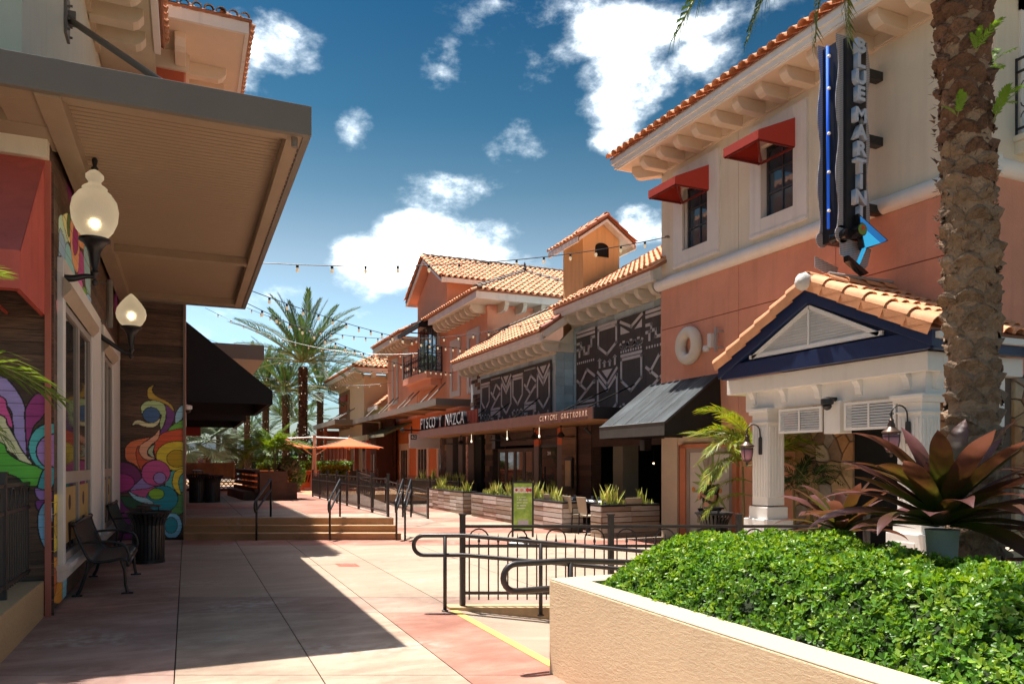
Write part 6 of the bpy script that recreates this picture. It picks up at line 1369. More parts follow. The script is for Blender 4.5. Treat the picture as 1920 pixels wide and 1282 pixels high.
# hipped roof block
def hip_eave(parent, xe, ye, x1, y1, z, out, wallx, wally, pitch=.27, rise=.5, sp=.78):
    b = MB(); b.box(xe, xe + .07, ye, y1, z, z + .26); b.box(xe + .07, x1, ye, ye + .07, z, z + .26); b.build('eave_fascia', M_trim, parent)
    b = MB(); b.box(xe + .07, wallx + .02, ye + .07, y1, z + .02, z + .05); b.box(wallx + .02, x1, ye + .07, wally + .02, z + .02, z + .05); b.build('soffit', M_soffit2, parent)
    corbels(parent, [(wallx + .01, wally + .3 + k * sp * .75, z + .02) for k in range(int((y1 - wally - .3) / (sp * .75)) + 1)], (-(wallx - xe - .2), 0, 0), 0, .18, .32, M_soffit2)
    corbels(parent, [(wallx + .5 + k * sp, wally + .01, z + .02) for k in range(5)], (0, -(wally - ye - .2), 0), 0, .18, .32, M_soffit2)
hip_eave(PK, 9.95, 26.2, 16, 32.3, 7.9, .9, XP, 27.2)
c_ = math.cos(math.atan(.5)); s_ = math.sin(math.atan(.5))
L_ = 3.6 / c_
roof_plane(PK, (9.9, 26.1, 8.2), (1, 0, 0), (0, c_, s_), [(0, 0), (7.2, 0), (3.6, L_)], 7.2, L_, .27, .38)
roof_plane(PK, (9.9, 26.1, 8.2), (0, 1, 0), (c_, 0, s_), [(0, 0), (7, 0), (5, L_), (3.6, L_)], 7, L_, .27, .38)
ridge(PK, (9.9, 26.1, 8.25), (13.5, 29.7, 10.05), .13, .4, m=mat('grey_ridge', (.3, .26, .22), .9)); ridge(PK, (17.1, 26.1, 8.25), (13.5, 29.7, 10.05), .13, .4, m=mat('grey_ridge', (.3, .26, .22)))
b = MB(); b.lathe((13.5, 29.6, 10.1), [(.06, 0), (.1, .08), (.03, .16), (.06, .22), (.01, .35)], 8); b.build('finial', M_bronze, PK)
# tower gable roof
XG2 = 10.35; ya_, yb_, yc_ = 37.45, 31.6, 34.5; ze_, zr_ = 9.95, 11.55
b = MB()
for y_ in (ya_, yb_):
    q = MB(); q.prism([(XG2, y_, ze_), (XG2, yc_, zr_), (XG2, yc_, zr_ - .22), (XG2, y_, ze_ - .22)], (.08, 0, 0)); q.build('rake_board', M_trim, PK)
    sg = 1 if y_ < yc_ else -1; v = Vector((0, yc_ - y_, zr_ - ze_)); L2 = v.length
    q = MB(); q.prism([(XG2, y_, ze_ - .02), (XG2, yc_, zr_ - .02), (XG2, yc_, zr_ - .1), (XG2, y_, ze_ - .1)], (9, 0, 0)); q.build('soffit', M_pink, PK)
    q = MB(); q.box(XG2, 19, y_ - .04, y_ + .04, ze_ - .2, ze_); q.build('eave_fascia', M_trim, PK)
    roof_plane(PK, (XG2 - .03, y_, ze_ + .03), (1, 0, 0), v, [(0, 0), (9, 0), (9, L2), (0, L2)], 9, L2, .27, .38)
    ridge(PK, (XG2, y_, ze_ + .05), (XG2, yc_, zr_ + .05), .13, .4, name='rake_cap')
ridge(PK, (XG2, yc_, zr_ + .08), (19, yc_, zr_ + .08), .13, .42, m=mat('grey_ridge', (.3, .26, .22)))
# framed blind panels and windows
M_gtrim = mat('greyish_trim', (.6, .57, .55), .7, .1, 30, .06)
def blind(y0, y1, z0, z1, t=.3, X_=XP):
    f = MB(); f.box(X_ - .06, X_, y0, y0 + t, z0, z1); f.box(X_ - .06, X_, y1 - t, y1, z0, z1); f.box(X_ - .06, X_, y0 + t, y1 - t, z0, z0 + t * .9); f.box(X_ - .06, X_, y0 + t, y1 - t, z1 - t * 1.2, z1)
    f.build('blind_window_frame', M_gtrim, PK)
    g = MB(); g.box(X_ - .03, X_ - .002, y0 + t + .05, y1 - t - .05, z0 + t, z1 - t * 1.3); g.build('recessed_panel', M_pink, PK)
blind(28.0, 29.4, 4.6, 7.2, .28); blind(30.3, 31.6, 4.6, 7.1, .28)
blind(40.6, 41.9, 5.0, 7.6, .3); blind(38.4, 39.6, 6.2, 7.8, .3)
# french window, black awning, balcony
FW = MB(); FW.box(XP - .05, XP + .03, 33.2, 36.4, 5.9, 8.9); fw = FW.build('window', M_gtrim, PK)
M_glass3 = mat('sky_reflecting_glass', (.2, .25, .3), .03, 0, 1, 0, metal=.5, spec=1)
for k in range(4):
    y = 33.5 + k * .66; b = MB(); b.box(XP - .09, XP - .05, y, y + .08, 5.9, 8.3); b.box(XP - .09, XP - .05, y + .58, y + .66, 5.9, 8.3); b.build('frame', M_winf, fw); b = MB(); b.box(XP - .07, XP - .055, y + .08, y + .58, 5.9, 8.3); b.build('pane', M_glass3, fw)
    b = MB(); b.box(XP - .085, XP - .06, y + .08, y + .58, 7.2, 7.26); b.build('muntin', M_winf, fw)
A = thing('window_awning', (10.2, 34.8, 7.9), 'black awning over the tall balcony window of the pink tower', 'awning')
b = MB(); b.prism([(XP, 32.9, 8.85), (9.7, 32.9, 8.1), (9.7, 32.9, 8.07), (XP, 32.9, 8.82)], (0, 3.7, 0)); b.build('canopy_fabric', mat('grey_black_canvas', (.06, .065, .06), .8, .1, 50), A)
b = MB(); b.box(9.69, 9.7, 32.9, 36.6, 7.9, 8.1); b.build('valance', M_blackfab, A)
b = MB(); b.prism([(XP, 32.9, 8.82), (9.7, 32.9, 8.07), (9.7, 32.9, 7.9), (XP, 32.9, 7.9)], (0, -.01, 0)); b.build('end_panel', M_blackfab, A)
b = MB(); b.bar((9.75, 32.95, 7.92), (9.75, 36.5, 7.92), .05); b.bar((9.75, 34.6, 7.92), (XP, 34.6, 7.92), .05); b.build('frame', M_redfab2, A)
BL = thing('balcony', (10.4, 34.8, 5.6), 'black iron balcony on the pink tower under the black awning', 'balcony')
b = MB(); b.box(10.04, XP, 32.8, 36.9, 5.6, 5.9); b.box(10.3, XP, 33.0, 36.7, 5.3, 5.6); b.build('slab', M_pink, BL)
b = MB()
for z in (5.98, 6.75, 7.0): b.bar((10.08, 32.84, z), (10.08, 36.86, z), .035); b.bar((10.08, 32.84, z), (XP, 32.84, z), .035)
for y in (32.84, 34.2, 35.5, 36.86): b.bar((10.08, y, 5.9), (10.08, y, 7.1), .05)
b.bar((XP - .03, 32.84, 5.9), (XP - .03, 32.84, 7.1), .05); b.build('railing', M_black, BL)
b = MB()
for k in range(12):
    y = 33.05 + k * .33
    for z, s2 in ((6.55, 1), (6.25, -1)): spiral(b, (10.08, y, z), .14, 1.2, (0, 1, 0), s2, .014)
    b.bar((10.08, y, 5.98), (10.08, y, 6.75), .016)
for k in range(2):
    x = 10.3 + k * .3
    for z, s2 in ((6.55, 1), (6.25, -1)): spiral(b, (x, 32.84, z), .12, 1.2, (1, 0, 0), s2, .014)
b.build('scrollwork', M_black, BL)
# small wing roof left of the tower
b = MB(); b.box(10.0, 10.07, 37.2, 43.4, 8.1, 8.36); b.build('eave_fascia', M_trim, PK)
b = MB(); b.box(10.07, 10.85, 37, 43.4, 8.12, 8.16); b.build('soffit', M_soffit2, PK)
corbels(PK, [(XP, 37.6 + k * .6, 8.12) for k in range(10)], (-.62, 0, 0), 0, .18, .3, M_soffit2)
roof_plane(PK, (9.95, 37.0, 8.4), (0, 1, 0), (c_, 0, s_), [(0, 0), (6.5, 0), (5, 1.6), (0, 1.6)], 6.5, 1.6, .27, .38)
ridge(PK, (9.97, 43.5, 8.42), (11.6, 42, 9.2), .12, .4)
# ground floor windows, bracket sign
for (y0, y1) in ((31.7, 33.5), (34.8, 36.9), (38.3, 40.2)):
    f = MB(); f.box(XP - .06, XP - .02, y0, y0 + .28, .44, 2.75); f.box(XP - .06, XP - .02, y1 - .28, y1, .44, 2.75); f.box(XP - .06, XP - .02, y0 + .28, y1 - .28, 2.4, 2.75); w = f.build('window', mat('peach_trim', (.72, .55, .45), .7), PK)
    n = 3; wd = (y1 - y0 - .56) / n
    for k in range(n):
        y = y0 + .28 + k * wd; g = MB(); g.box(XP - .05, XP - .021, y, y + .07, .5, 2.4); g.build('mullion', M_taupe, w); g = MB(); g.box(XP - .035, XP - .022, y + .07, y + wd, .5, 2.4); g.build('pane', M_glassw, w)
SG = thing('bracket_sign', (10.0, 31.0, 2.4), 'pale hanging sign numbered 62 on a black ornamental bracket', 'sign')
b = MB(); b.bar((8.55, 31.3, 3.12), (10.78, 31.3, 3.12), .07); b.lathe((8.5, 31.3, 3.12), [(.02, -.1), (.09, -.02), (.09, .04), (.02, .1)], 8, 0); b.bar((8.9, 31.3, 2.95), (8.9, 31.3, 3.3), .05); b.box(9.4, 9.8, 31.2, 31.4, 3.0, 3.25); b.bar((9.6, 31.3, 3.15), (10.78, 31.3, 3.8), .03); b.build('bracket', M_black, SG)
b = MB(); b.box(8.8, 10.6, 31.27, 31.33, 2.35, 2.98); b.build('board', mat('pale_sign_board', (.6, .52, .5), .7, .1, 20, .1, 2), SG)
b = MB(); b.box(8.86, 9.12, 31.262, 31.27, 2.72, 2.93); b.build('number_patch', mat('dark_print', (.05, .05, .07), .6), SG)
text_obj('number', '62', .2, .004, M_white, (8.99, 31.258, 2.825), (R(90), 0, 0), SG)
# grey canopy along the pink building, with rods
def grey_canopy(x0, x1, y0, y1, z, h, label, rods):
    A = thing('flat_canopy', ((x0 + x1) / 2, (y0 + y1) / 2, z), label, 'canopy')
    b = MB(); b.box(x0, x0 + .06, y0, y1, z, z + h); b.box(x0 + .06, x1, y0, y0 + .06, z, z + h); b.build('fascia', mat('taupe_canopy_metal', (.26, .22, .18), .5, .04, 40, .06, 2), A)
    b = MB(); b.box(x0 + .06, x1, y0 + .06, y1, z + .1, z + .14); b.build('deck', M_sof2, A)
    y = y0 + .1
    while y < y1: MB().box(x0 + .06, x1, y, y + .12, z + .01, z + .1).build('cross_beam', M_sof2, A); y += 3.2
    for y in rods:
        b = MB(); b.tube([(x0 + .25, y - .6, z + h), (x1 - .05, y + .6, z + h + 1.0)], .035, 6); b.build('tie_rod', M_grey, A)
M_sof2 = mat('taupe_soffit', (.3, .2, .13), .6)
grey_canopy(9.2, XP - .06, 28.8, 45.2, 4.04, .28, 'long flat taupe canopy below the pink building balcony', (31.5, 32.6, 35.5, 36.6, 39.6, 40.6, 43.6))
grey_canopy(8.2, 10.2, 45.6, 54, 4.05, .3, 'farther flat taupe canopy in front of the cream building', (48, 49.5, 51.5))
# ================================================================ CREAM FAR BUILDING
CB = thing('cream_building', (14, 50, 0), 'far cream building with hipped clay roof beyond the pink one', 'building')
XC = 10.0; YC = 45.7
b = MB(); b.box(XC, 20, YC, 54, 0, 7.15); b.build('wall', mat('far_cream_stucco', (.62, .5, .35), .9, .2, 40, .05), CB)
hip_eave(CB, 9.2, 44.8, 14.5, 55, 7.2, .8, XC, YC, sp=.95)
roof_plane(CB, (9.15, 44.7, 7.5), (1, 0, 0), (0, c_, s_), [(0, 0), (8.8, 0), (4.4, 4.9)], 8.8, 4.9, .3, .4)
roof_plane(CB, (9.15, 44.7, 7.5), (0, 1, 0), (c_, 0, s_), [(0, 0), (10.5, 0), (7, 4.9), (4.4, 4.9)], 10.5, 4.9, .3, .4)
ridge(CB, (9.15, 44.7, 7.55), (13.5, 49.1, 9.75), .14, .45); ridge(CB, (13.5, 49.1, 9.75), (13.5, 52, 9.75), .14, .45)
b = MB(); b.box(XC - .06, XC, 50.1, 53.6, 4.0, 6.6); b.build('brown_panel', mat('brown_sign_panel', (.25, .16, .09), .8), CB)
o = MB(); o.box(XC - .16, XC - .06, 50.6, 53.3, 5.9, 6.3); o = o.build('wall_sign', mat('brick_red_sign', (.35, .05, .04), .6)); props(o, 'brick red bar sign on the brown panel of the far cream building', 'sign')
LT = thing('wall_sign', (XC - .1, 52, 4.9), 'rust coloured letters on the brown panel of the far cream building', 'sign')
b = MB()
for k in range(7): y = 53.2 - k * .4; b.box(XC - .14, XC - .08, y - .08, y + .06, 4.85, 5.65)
b.build('letter_strokes', mat('rust_letter', (.4, .12, .05), .6), LT)
o = MB(); o.box(XC - .2, XC - .06, 51, 53, 4.4, 4.75); o = o.build('light_box', mat('cream_box', (.6, .55, .45), .7)); props(o, 'small cream box below the rust letters on the far cream building', 'light fixture')
# low lean-to roof between pink and cream buildings
b = MB(); b.prism([(XC + .6, 45.5, 5.2), (XC + 3, 45.5, 7.2), (XC + 3, 45.5, 5.0)], (0, .1, 0)) if 0 else None
roof_plane(CB, (10.3, 43.3, 5.1), (0, 1, 0), (.78, 0, .62), [(0, 0), (2.3, 0), (2.3, 3), (0, 3)], 2.3, 3, .27, .38)
b = MB(); b.box(10.2, 10.28, 43.2, 45.7, 4.85, 5.1); b.build('eave_fascia', M_trim, CB)
b = MB(); b.box(10.4, 12, 43.2, 45.7, .44, 5.0); b.build('olive_wall', mat('olive_stucco', (.42, .42, .2), .9), CB)
b = MB(); b.box(10.35, 10.4, 43.1, 45.65, 3.6, 4.1); b.build('cream_band', M_cream, CB); b = MB(); b.box(10.34, 10.4, 43.1, 45.65, 2.9, 3.6); b.build('red_band', M_ored2 if 0 else mat('dull_red_wall', (.45, .12, .06), .8), CB)
# brick red timber pavilion
TP = thing('timber_pavilion', (8.6, 46, 0), 'rust red timber pavilion with slatted screens behind the orange umbrellas', 'pavilion')
M_rred = mat('rust_red_timber', (.3, .085, .045), .75, .15, 30, .15, 2)
M_brnl = mat('taupe_lap_siding', (.17, .12, .09), .8)
y = 41; 
b = MB(); b.box(9.0, 9.1, 40.4, 54, 2.95, 3.25); b.build('beam', mat('pale_green_beam', (.35, .33, .2), .8), TP)
yy = [40.5, 43.6, 45.9, 47.2, 48.5, 49.8, 51.2, 52.6, 54]
for q in yy: MB().box(8.95, 9.2, q - .12, q + .12, .3, 2.95).build('post', M_rred, TP)
for q in range(2, len(yy) - 1):
    a, b2 = yy[q] + .12, yy[q + 1] - .12
    MB().box(9.02, 9.1, a, b2, 1.85, 1.95).build('rail', mat('pale_rail', (.5, .36, .28), .7), TP)
    for k in range(4): MB().box(9.03, 9.08, a + (b2 - a) * k / 4 + .02, a + (b2 - a) * (k + .55) / 4, 1.95, 2.95).build('slat', M_rred, TP)
    for k in range(6): MB().box(9.03, 9.07, a, b2, .75 + k * .18, .75 + k * .18 + .09).build('slat', M_black, TP)
MB().box(10.5, 10.6, 40.4, 54, .3, 4.2).build('back_wall', mat('dark_rust_wall', (.1, .035, .022), .9), TP)
b = MB(); b.box(9.4, 10.5, 43.4, 43.5, .3, 4.0); b.build('lap_siding_wall', M_brnl, TP)
for k in range(18): MB().box(9.38, 10.5, 43.36 - .0, 43.4, .5 + k * .2, .5 + k * .2 + .17).build('siding_board', M_brnl, TP)
b = MB(); b.box(8.6, 10.5, 54.0, 54.2, 3.3, 4.0); b.box(8.3, 8.5, 50, 50.2, .3, 4.0); b.box(8.3, 8.5, 53, 53.2, .3, 4.0); b.build('portal_frame', M_rred, TP)
MN = MB(); MN.box(9.36, 9.95, 43.3, 43.36, 1.35, 2.4); o = MN.build('menu_board', mat('pink_grey_menu', (.45, .35, .32), .7, .1, 10, .15, 8)); props(o, 'tall pale menu board on the pavilion wall under the orange umbrella', 'sign')
A = thing('shop_awning', (9.8, 41, 3), 'dark green awning edge between the pavilion and the orange wall', 'awning')
b = MB(); b.prism([(XP, 37.8, 3.9), (9.3, 37.8, 3.2), (9.3, 37.8, 3.1), (XP, 37.8, 3.8)], (0, 5, 0)); b.build('canopy_fabric', mat('green_awning', (.1, .14, .07), .7), A)
b = MB(); b.box(9.28, 9.32, 37.8, 42.8, 3.08, 3.22); b.build('valance', mat('pale_green_edge', (.4, .45, .3), .7), A)
MB().box(9.6, XP - .05, 40.8, 42.9, .3, 3.4).build('side_wall', mat('dark_rust_wall', (.1, .035, .022)), TP)
b = MB(); b.box(9.54, 9.6, 41.1, 41.3, .4, 2.2); b.box(9.54, 9.6, 41.8, 42.0, .4, 2.2); b.box(9.54, 9.6, 42.5, 42.7, .4, 2.2); b.build('door_frame', M_taupe, TP)
# ================================================================ FENCES, RAILS, STREET FURNITURE
def picket_fence(name, pts, zbase, label, h=1.06, rail=(.15, .70, .93), pitch=.113, posts=True, mat_=None, arch=True, z1=None, group=None, scale=1., cat='fence', rounds=6):
    """pts: post positions (x,y) in order; arched pickets between posts; rails as parts"""
    m = mat_ or M_bronze
    zb = zbase if isinstance(zbase, (list, tuple)) else [zbase] * len(pts)
    T = thing(name, (pts[0][0], pts[0][1], zb[0]), label, cat, group)
    for i, (x, y) in enumerate(pts):
        b = MB(); b.box(x - .028, x + .028, y - .028, y + .028, zb[i], zb[i] + h); b.box(x - .036, x + .036, y - .036, y + .036, zb[i] + h, zb[i] + h + .018); b.build('post', m, T)
    for i in range(len(pts) - 1):
        a = Vector((*pts[i], zb[i])); c = Vector((*pts[i + 1], zb[i + 1])); d = c - a; L_ = math.hypot(d.x, d.y); u = d / L_
        for k, r_ in enumerate(rail):
            b = MB(); b.bar(a + u * .028 + EZ * r_, c - u * .028 + EZ * r_, .03, .034); b.build('rail', m, T)
        n = int((L_ - .1) / pitch); off = (L_ - n * pitch) / 2
        for q in range(n + 1):
            p = a + u * (off + q * pitch); kind = q % 4
            b = MB(); top = rail[1] + .0
            if kind in (0, 2) and arch:
                if kind == 0 and q + 2 <= n:
                    c0 = a + u * (off + (q + 1) * pitch); zt = rail[2] - .03 - pitch
                    b.tube([p + EZ * .07, p + EZ * zt] + [c0 + EZ * zt - u * pitch * math.cos(t) + EZ * pitch * math.sin(t) for t in [math.pi * w / 8 for w in range(1, 8)]] + [c0 + u * pitch + EZ * zt, c0 + u * pitch + EZ * .07], .0095, rounds)
                    b.build('arched_picket', m, T)
                elif kind == 0: b.tube([p + EZ * .07, p + EZ * (rail[1] + .02)], .0095, rounds); b.build('picket', m, T)
            else:
                b.tube([p + EZ * .07, p + EZ * (rail[1] + .04), p + EZ * (rail[1] + .045), p + EZ * (rail[1] + .07), p + EZ * (rail[1] + .09), p + EZ * (rail[1] + .15)], [.0095, .0095, .018, .016, .008, .002] if arch else [.0095, .0095, .0095, .0095, .008, .008], rounds)
                b.build('picket', m, T)
    return T
def P2(s, t): v = FR * s + FF * t; return (v.x, v.y)
picket_fence('iron_fence', [P2(s, 8.76) for s in (-.58, 1.16, 2.66, 4.16)], .03, 'nearest dark iron fence with arched pickets above the ochre kerb')
picket_fence('iron_fence', [(4.3, 17.1 + k * 1.62) for k in range(8)], .44, 'long iron fence along the right side of the raised terrace', h=1.0, rail=(.13, .66, .88), rounds=5)
picket_fence('iron_fence', [(6.5, 21.1), (6.5, 22.8), (6.5, 24.5), (6.5, 26.2)], [0, .06, .13, .2], 'short iron fence on the far side of the sloping ramp', h=.98, rail=(.13, .66, .88), rounds=5)
picket_fence('iron_fence', [(6.5, 28), (6.5, 31), (7.6, 34), (8.8, 37)], [.3, .44, .44, .44], 'distant iron fence in front of the brick red pavilion', h=1.0, rail=(.13, .66, .88), rounds=4)
BF = picket_fence('iron_fence', [(9.2, 26.0), (9.2, 29.6), (9.2, 33.4)], 0, 'black rail in front of the dark planter box under the PISCO letters', h=1.15, rail=(.1, 1.02), pitch=.16, arch=False, rounds=4)
MB().box(10.3, 10.4, 31, 33, 0, .5).build('wall', M_orange, PK)
# foreground handrails (pipe)
def pipe(name, pts, r, label, posts, zl=None, group=None):
    T = thing(name, pts[0], label, 'handrail', group)
    b = MB(); b.tube(pts, r, 12); b.build('rail', M_bronze, T, smooth=True)
    for (p, q) in posts:
        b = MB(); b.tube([p, q], r * .95, 10); b.build('post', M_bronze, T, smooth=True); b = MB(); b.lathe(p, [(r * 1.6, 0), (r * 1.6, .012), (r, .018)], 12); b.build('foot', M_bronze, T)
    return T
def loop_rail(P, s0, s1, zt, zl, sl_start, slope, r, n=10):
    """upper rail from far end back to a half circle at s0 and out again along the lower rail"""
    rad = (zt - zl) / 2; pts = []
    zu = lambda s: zt - slope * max(0, s - sl_start); zd = lambda s: zl - slope * max(0, s - sl_start)
    for s in (s1, (s1 + sl_start) / 2, sl_start + .06): pts.append(P(s, zu(s)))
    pts.append(P(sl_start - .02, zt)); pts.append(P(s0 + rad, zt))
    for k in range(1, n): a = math.pi * k / n; pts.append(P(s0 + rad - rad * math.sin(a), (zt + zl) / 2 + rad * math.cos(a)))
    pts.append(P(s0 + rad, zl)); pts.append(P(sl_start - .02, zl))
    for s in (sl_start + .06, (s1 + sl_start) / 2, s1): pts.append(P(s, zd(s)))
    return pts
P1 = lambda s, z: FR * s + FF * 8.58 + EZ * z
pipe('handrail', loop_rail(P1, -1.13, 3.4, .87, .645, -.55, .088, .024), .024, 'dark pipe handrail ending in a round loop, in front of the nearest iron fence',
     [(P1(-.77, -.0), P1(-.77, .87)), (P1(.33, -.05), P1(.33, .80)), (P1(1.6, -.2), P1(1.6, .68)), (P1(3.0, -.35), P1(3.0, .55))])
P1b = lambda x, z: Vector((x, 5.64, z))
pipe('handrail', loop_rail(P1b, 2.38, 6.0, .87, .645, 3.0, .08, .026), .026, 'dark pipe handrail with loop rising from behind the big beige planter', [(P1b(3.0, -.02), P1b(3.0, .87)), (P1b(4.2, -.15), P1b(4.2, .77))])
def stair_rail(s, label):
    T = thing('stair_rail', fp(s, 16.5, 0), label, 'handrail', 'black pipe rails on the terrace steps')
    lo = fp(s, 16.48, 0); up = fp(s, 17.45, TZ)
    a = up + EZ * .88; b_ = lo + EZ * .9 ; r = .024; dn = Vector((0, 0, -.24))
    b = MB(); e = FF * -.12
    b.tube([up, a - EZ * .03, a, a + (b_ - a) * .06, b_ + (b_ - a) * .0, b_ + e * .6 - EZ * .03, b_ + e - EZ * .1, b_ + e - EZ * .2, b_ + e * .6 - EZ * .27, b_ + dn - EZ * .0, a + dn, a + dn * 1.0 + FF * .02], r, 8); b.build('rail', M_black, T, smooth=True)
    b = MB(); b.tube([lo, b_], r, 8); b.build('post', M_black, T, smooth=True); b = MB(); b.tube([up, a], r, 8); b.build('post', M_black, T, smooth=True)
stair_rail(-5.64, 'left black pipe rail on the terrace steps'); stair_rail(-4.02, 'middle black pipe rail on the terrace steps')
stair_rail(-2.55, 'black pipe rail at the right end of the steps, left one of the close pair'); stair_rail(-2.36, 'rightmost black pipe rail of the close pair at the end of the steps')
# fence at the far left on the planter wall
picket_fence('iron_fence', [(-1.6, 9.95), (-1.6, 8.45), (-1.6, 6.9)], .40, 'dark iron fence with arched pickets on the low wall at the far left edge', h=1.2, rail=(.12, .82, 1.08))
# ---- litter bins
def litter_bin(x, y, z0, r, h, label, group=None, hood=True, n=26):
    T = thing('litter_bin', (x, y, z0), label, 'litter bin', group)
    b = MB(); b.lathe((x, y, z0), [(r * .86, .03), (r * .86, h * .9), (r * .8, h * .9)], 20); b.build('liner', M_dark, T)
    b = MB(); b.lathe((x, y, z0), [(r * .92, 0), (r * .96, .0), (r * .96, .05), (r * .92, .05)], 24); b.build('base_ring', M_black, T)
    c0 = None
    for k in range(n):
        a = 2 * math.pi * k / n; d = Vector((math.cos(a), math.sin(a), 0)); sd = Vector((-d.y, d.x, 0)); 
        if c0 is None:
            b = MB(); prof = [(r * .92, .03), (r * .95, h * .75), (r * 1.05, h * .86), (r * 1.3, h)]
            b.v = []
            for (rr_, zz) in prof:
                for q in (-1, 1): b.v.append((x + d.x * rr_ + sd.x * q * .022, y + d.y * rr_ + sd.y * q * .022, z0 + zz))
            m = len(prof); b.f = [(i * 2, i * 2 + 1, i * 2 + 3, i * 2 + 2) for i in range(m - 1)]
            c0 = b.build('slat', M_black, T); md = c0.modifiers.new('s', 'SOLIDIFY'); md.thickness = .008
        else: copyobj(c0, T, (0, 0, 0), (0, 0, a))
    b = MB(); b.lathe((x, y, z0), [(r * 1.3, h - .01), (r * 1.36, h), (r * 1.34, h + .02), (r * 1.2, h + .005), (r * 1.22, h - .02)], 28); b.build('rim', M_black, T, smooth=True, auto=40)
    if hood:
        b = MB(); b.lathe((x, y, z0 + h + .09), [(.02, .05), (r * .7, .03), (r * .72, 0), (r * .6, .0)], 20)
        for k in range(3): a = k * 2.09 + .3; b.tube([(x + r * .6 * math.cos(a), y + r * .6 * math.sin(a), z0 + h - .03), (x + r * .6 * math.cos(a), y + r * .6 * math.sin(a), z0 + h + .09)], .01, 5)
        b.build('hood', M_black, T, smooth=True, auto=40)
litter_bin(-.6, 14.25, 0, .27, .86, 'black slatted litter bin with flared rim and hood beside the left benches')
litter_bin(.32, 25.8, TZ, .27, .9, 'left one of two black litter bins on the shaded terrace', 'black litter bins on the terrace')
litter_bin(.74, 25.8, TZ, .27, .86, 'right one of two black litter bins on the shaded terrace', 'black litter bins on the terrace', hood=False)
litter_bin(9.25, 11.55, -.1, .27, .84, 'black litter bin between the double door and the left porch column')
# ---- benches
def bench(x, y0, y1, label):
    """seat faces +X; back at the wall side"""
    T = thing('park_bench', (x, (y0 + y1) / 2, 0), label, 'bench', 'black steel benches by the mural windows')
    prof = catmull([(-.34, 0, .92), (-.31, 0, .80), (-.24, 0, .62), (-.17, 0, .47), (-.08, 0, .425), (.08, 0, .44), (.2, 0, .455), (.27, 0, .42), (.275, 0, .36)], 4, False)
    n = 22; yy = [y0 + .06 + (y1 - y0 - .12) * k / n for k in range(n + 1)]
    half = len(prof) * 9 // 20
    for nm_, seg in (('backrest', prof[:half + 1]), ('seat', prof[half:])):
        b = MB()
        for k in range(n):
            ya, yb = yy[k] + .012, yy[k + 1] - .012
            for p, q in zip(seg[:-1], seg[1:]): b.add([(x + p.x, ya, p.z), (x + p.x, yb, p.z), (x + q.x, yb, q.z), (x + q.x, ya, q.z)], [(0, 1, 2, 3)])
        o = b.build(nm_, M_black, T); md = o.modifiers.new('s', 'SOLIDIFY'); md.thickness = .006
    for y in (y0, y1):
        b = MB(); b.tube([(x + p.x, y, p.z) for p in prof], .02, 8); b.build('side_frame', M_black, T, smooth=True)
        b = MB(); b.tube([(x - .18, y, .45), (x - .2, y, .3), (x - .26, y, .1), (x - .3, y, .02)], [.022, .02, .02, .022], 8); b.box(x - .36, x - .24, y - .03, y + .03, 0, .02); b.build('leg', M_black, T, smooth=False)
        b = MB(); b.tube([(x + .2, y, .44), (x + .24, y, .3), (x + .25, y, .12), (x + .27, y, .02)], [.022, .02, .02, .022], 8); b.box(x + .2, x + .34, y - .03, y + .03, 0, .02); b.build('leg', M_black, T)
        b = MB(); b.tube(catmull([(x - .27, y, .68), (x - .1, y, .69), (x + .1, y, .68), (x + .24, y, .62), (x + .29, y, .5), (x + .27, y, .4)], 4, False), .018, 8); b.build('armrest', M_black, T, smooth=True)
    b = MB(); b.tube([(x - .34, y0, .92), (x - .34, y1, .92)], .022, 8); b.tube([(x + .275, y0, .37), (x + .275, y1, .37)], .02, 8); b.lathe((x - .34, y0 - .03, .92), [(.01, -.03), (.035, 0), (.01, .03)], 8, 1); b.lathe((x - .34, y1 + .03, .92), [(.01, -.03), (.035, 0), (.01, .03)], 8, 1); b.build('cross_bar', M_black, T, smooth=True)
bench(-.98, 10.95, 12.75, 'nearer black steel slatted bench under the first mural window')
bench(-.98, 15.5, 17.2, 'farther black steel bench partly behind the slatted litter bin')
# ---- green sandwich sign
GS = thing('poster_stand', (7.2, 15, 0), 'black framed poster stand with green tropical flower poster', 'sign stand')
sc, tc_ = (980 - 960) / 1400 * 15.6, 15.6
def gp(s, z, d=0): return fp(sc + s, tc_ - d, z)
w2 = .21
b = MB()
for (p, q) in ((gp(-w2, .16), gp(-w2, 1.3)), (gp(w2, .16), gp(w2, 1.3)), (gp(-w2, 1.3), gp(w2, 1.3)), (gp(-w2, .3), gp(w2, .3))): b.bar(p, q, .035)
b.build('frame', M_black, GS)
def gquad(s0, s1, z0, z1, d, m, nm): 
    b = MB(); b.prism([gp(s0, z0, d), gp(s1, z0, d), gp(s1, z1, d), gp(s0, z1, d)], FF * .004); b.build(nm, m, GS)
gquad(-w2 + .015, w2 - .015, .32, 1.285, .01, mat('leaf_green_print', (.26, .42, .04), .35, 0, 1, .3, 5, col2=(.4, .55, .1), spec=.5), 'poster')
gquad(-w2 + .03, w2 - .02, 1.08, 1.2, .012, mat('pale_flower_print', (.75, .6, .5), .35, 0, 1, .3, 20, col2=(.8, .8, .75)), 'flower_band')
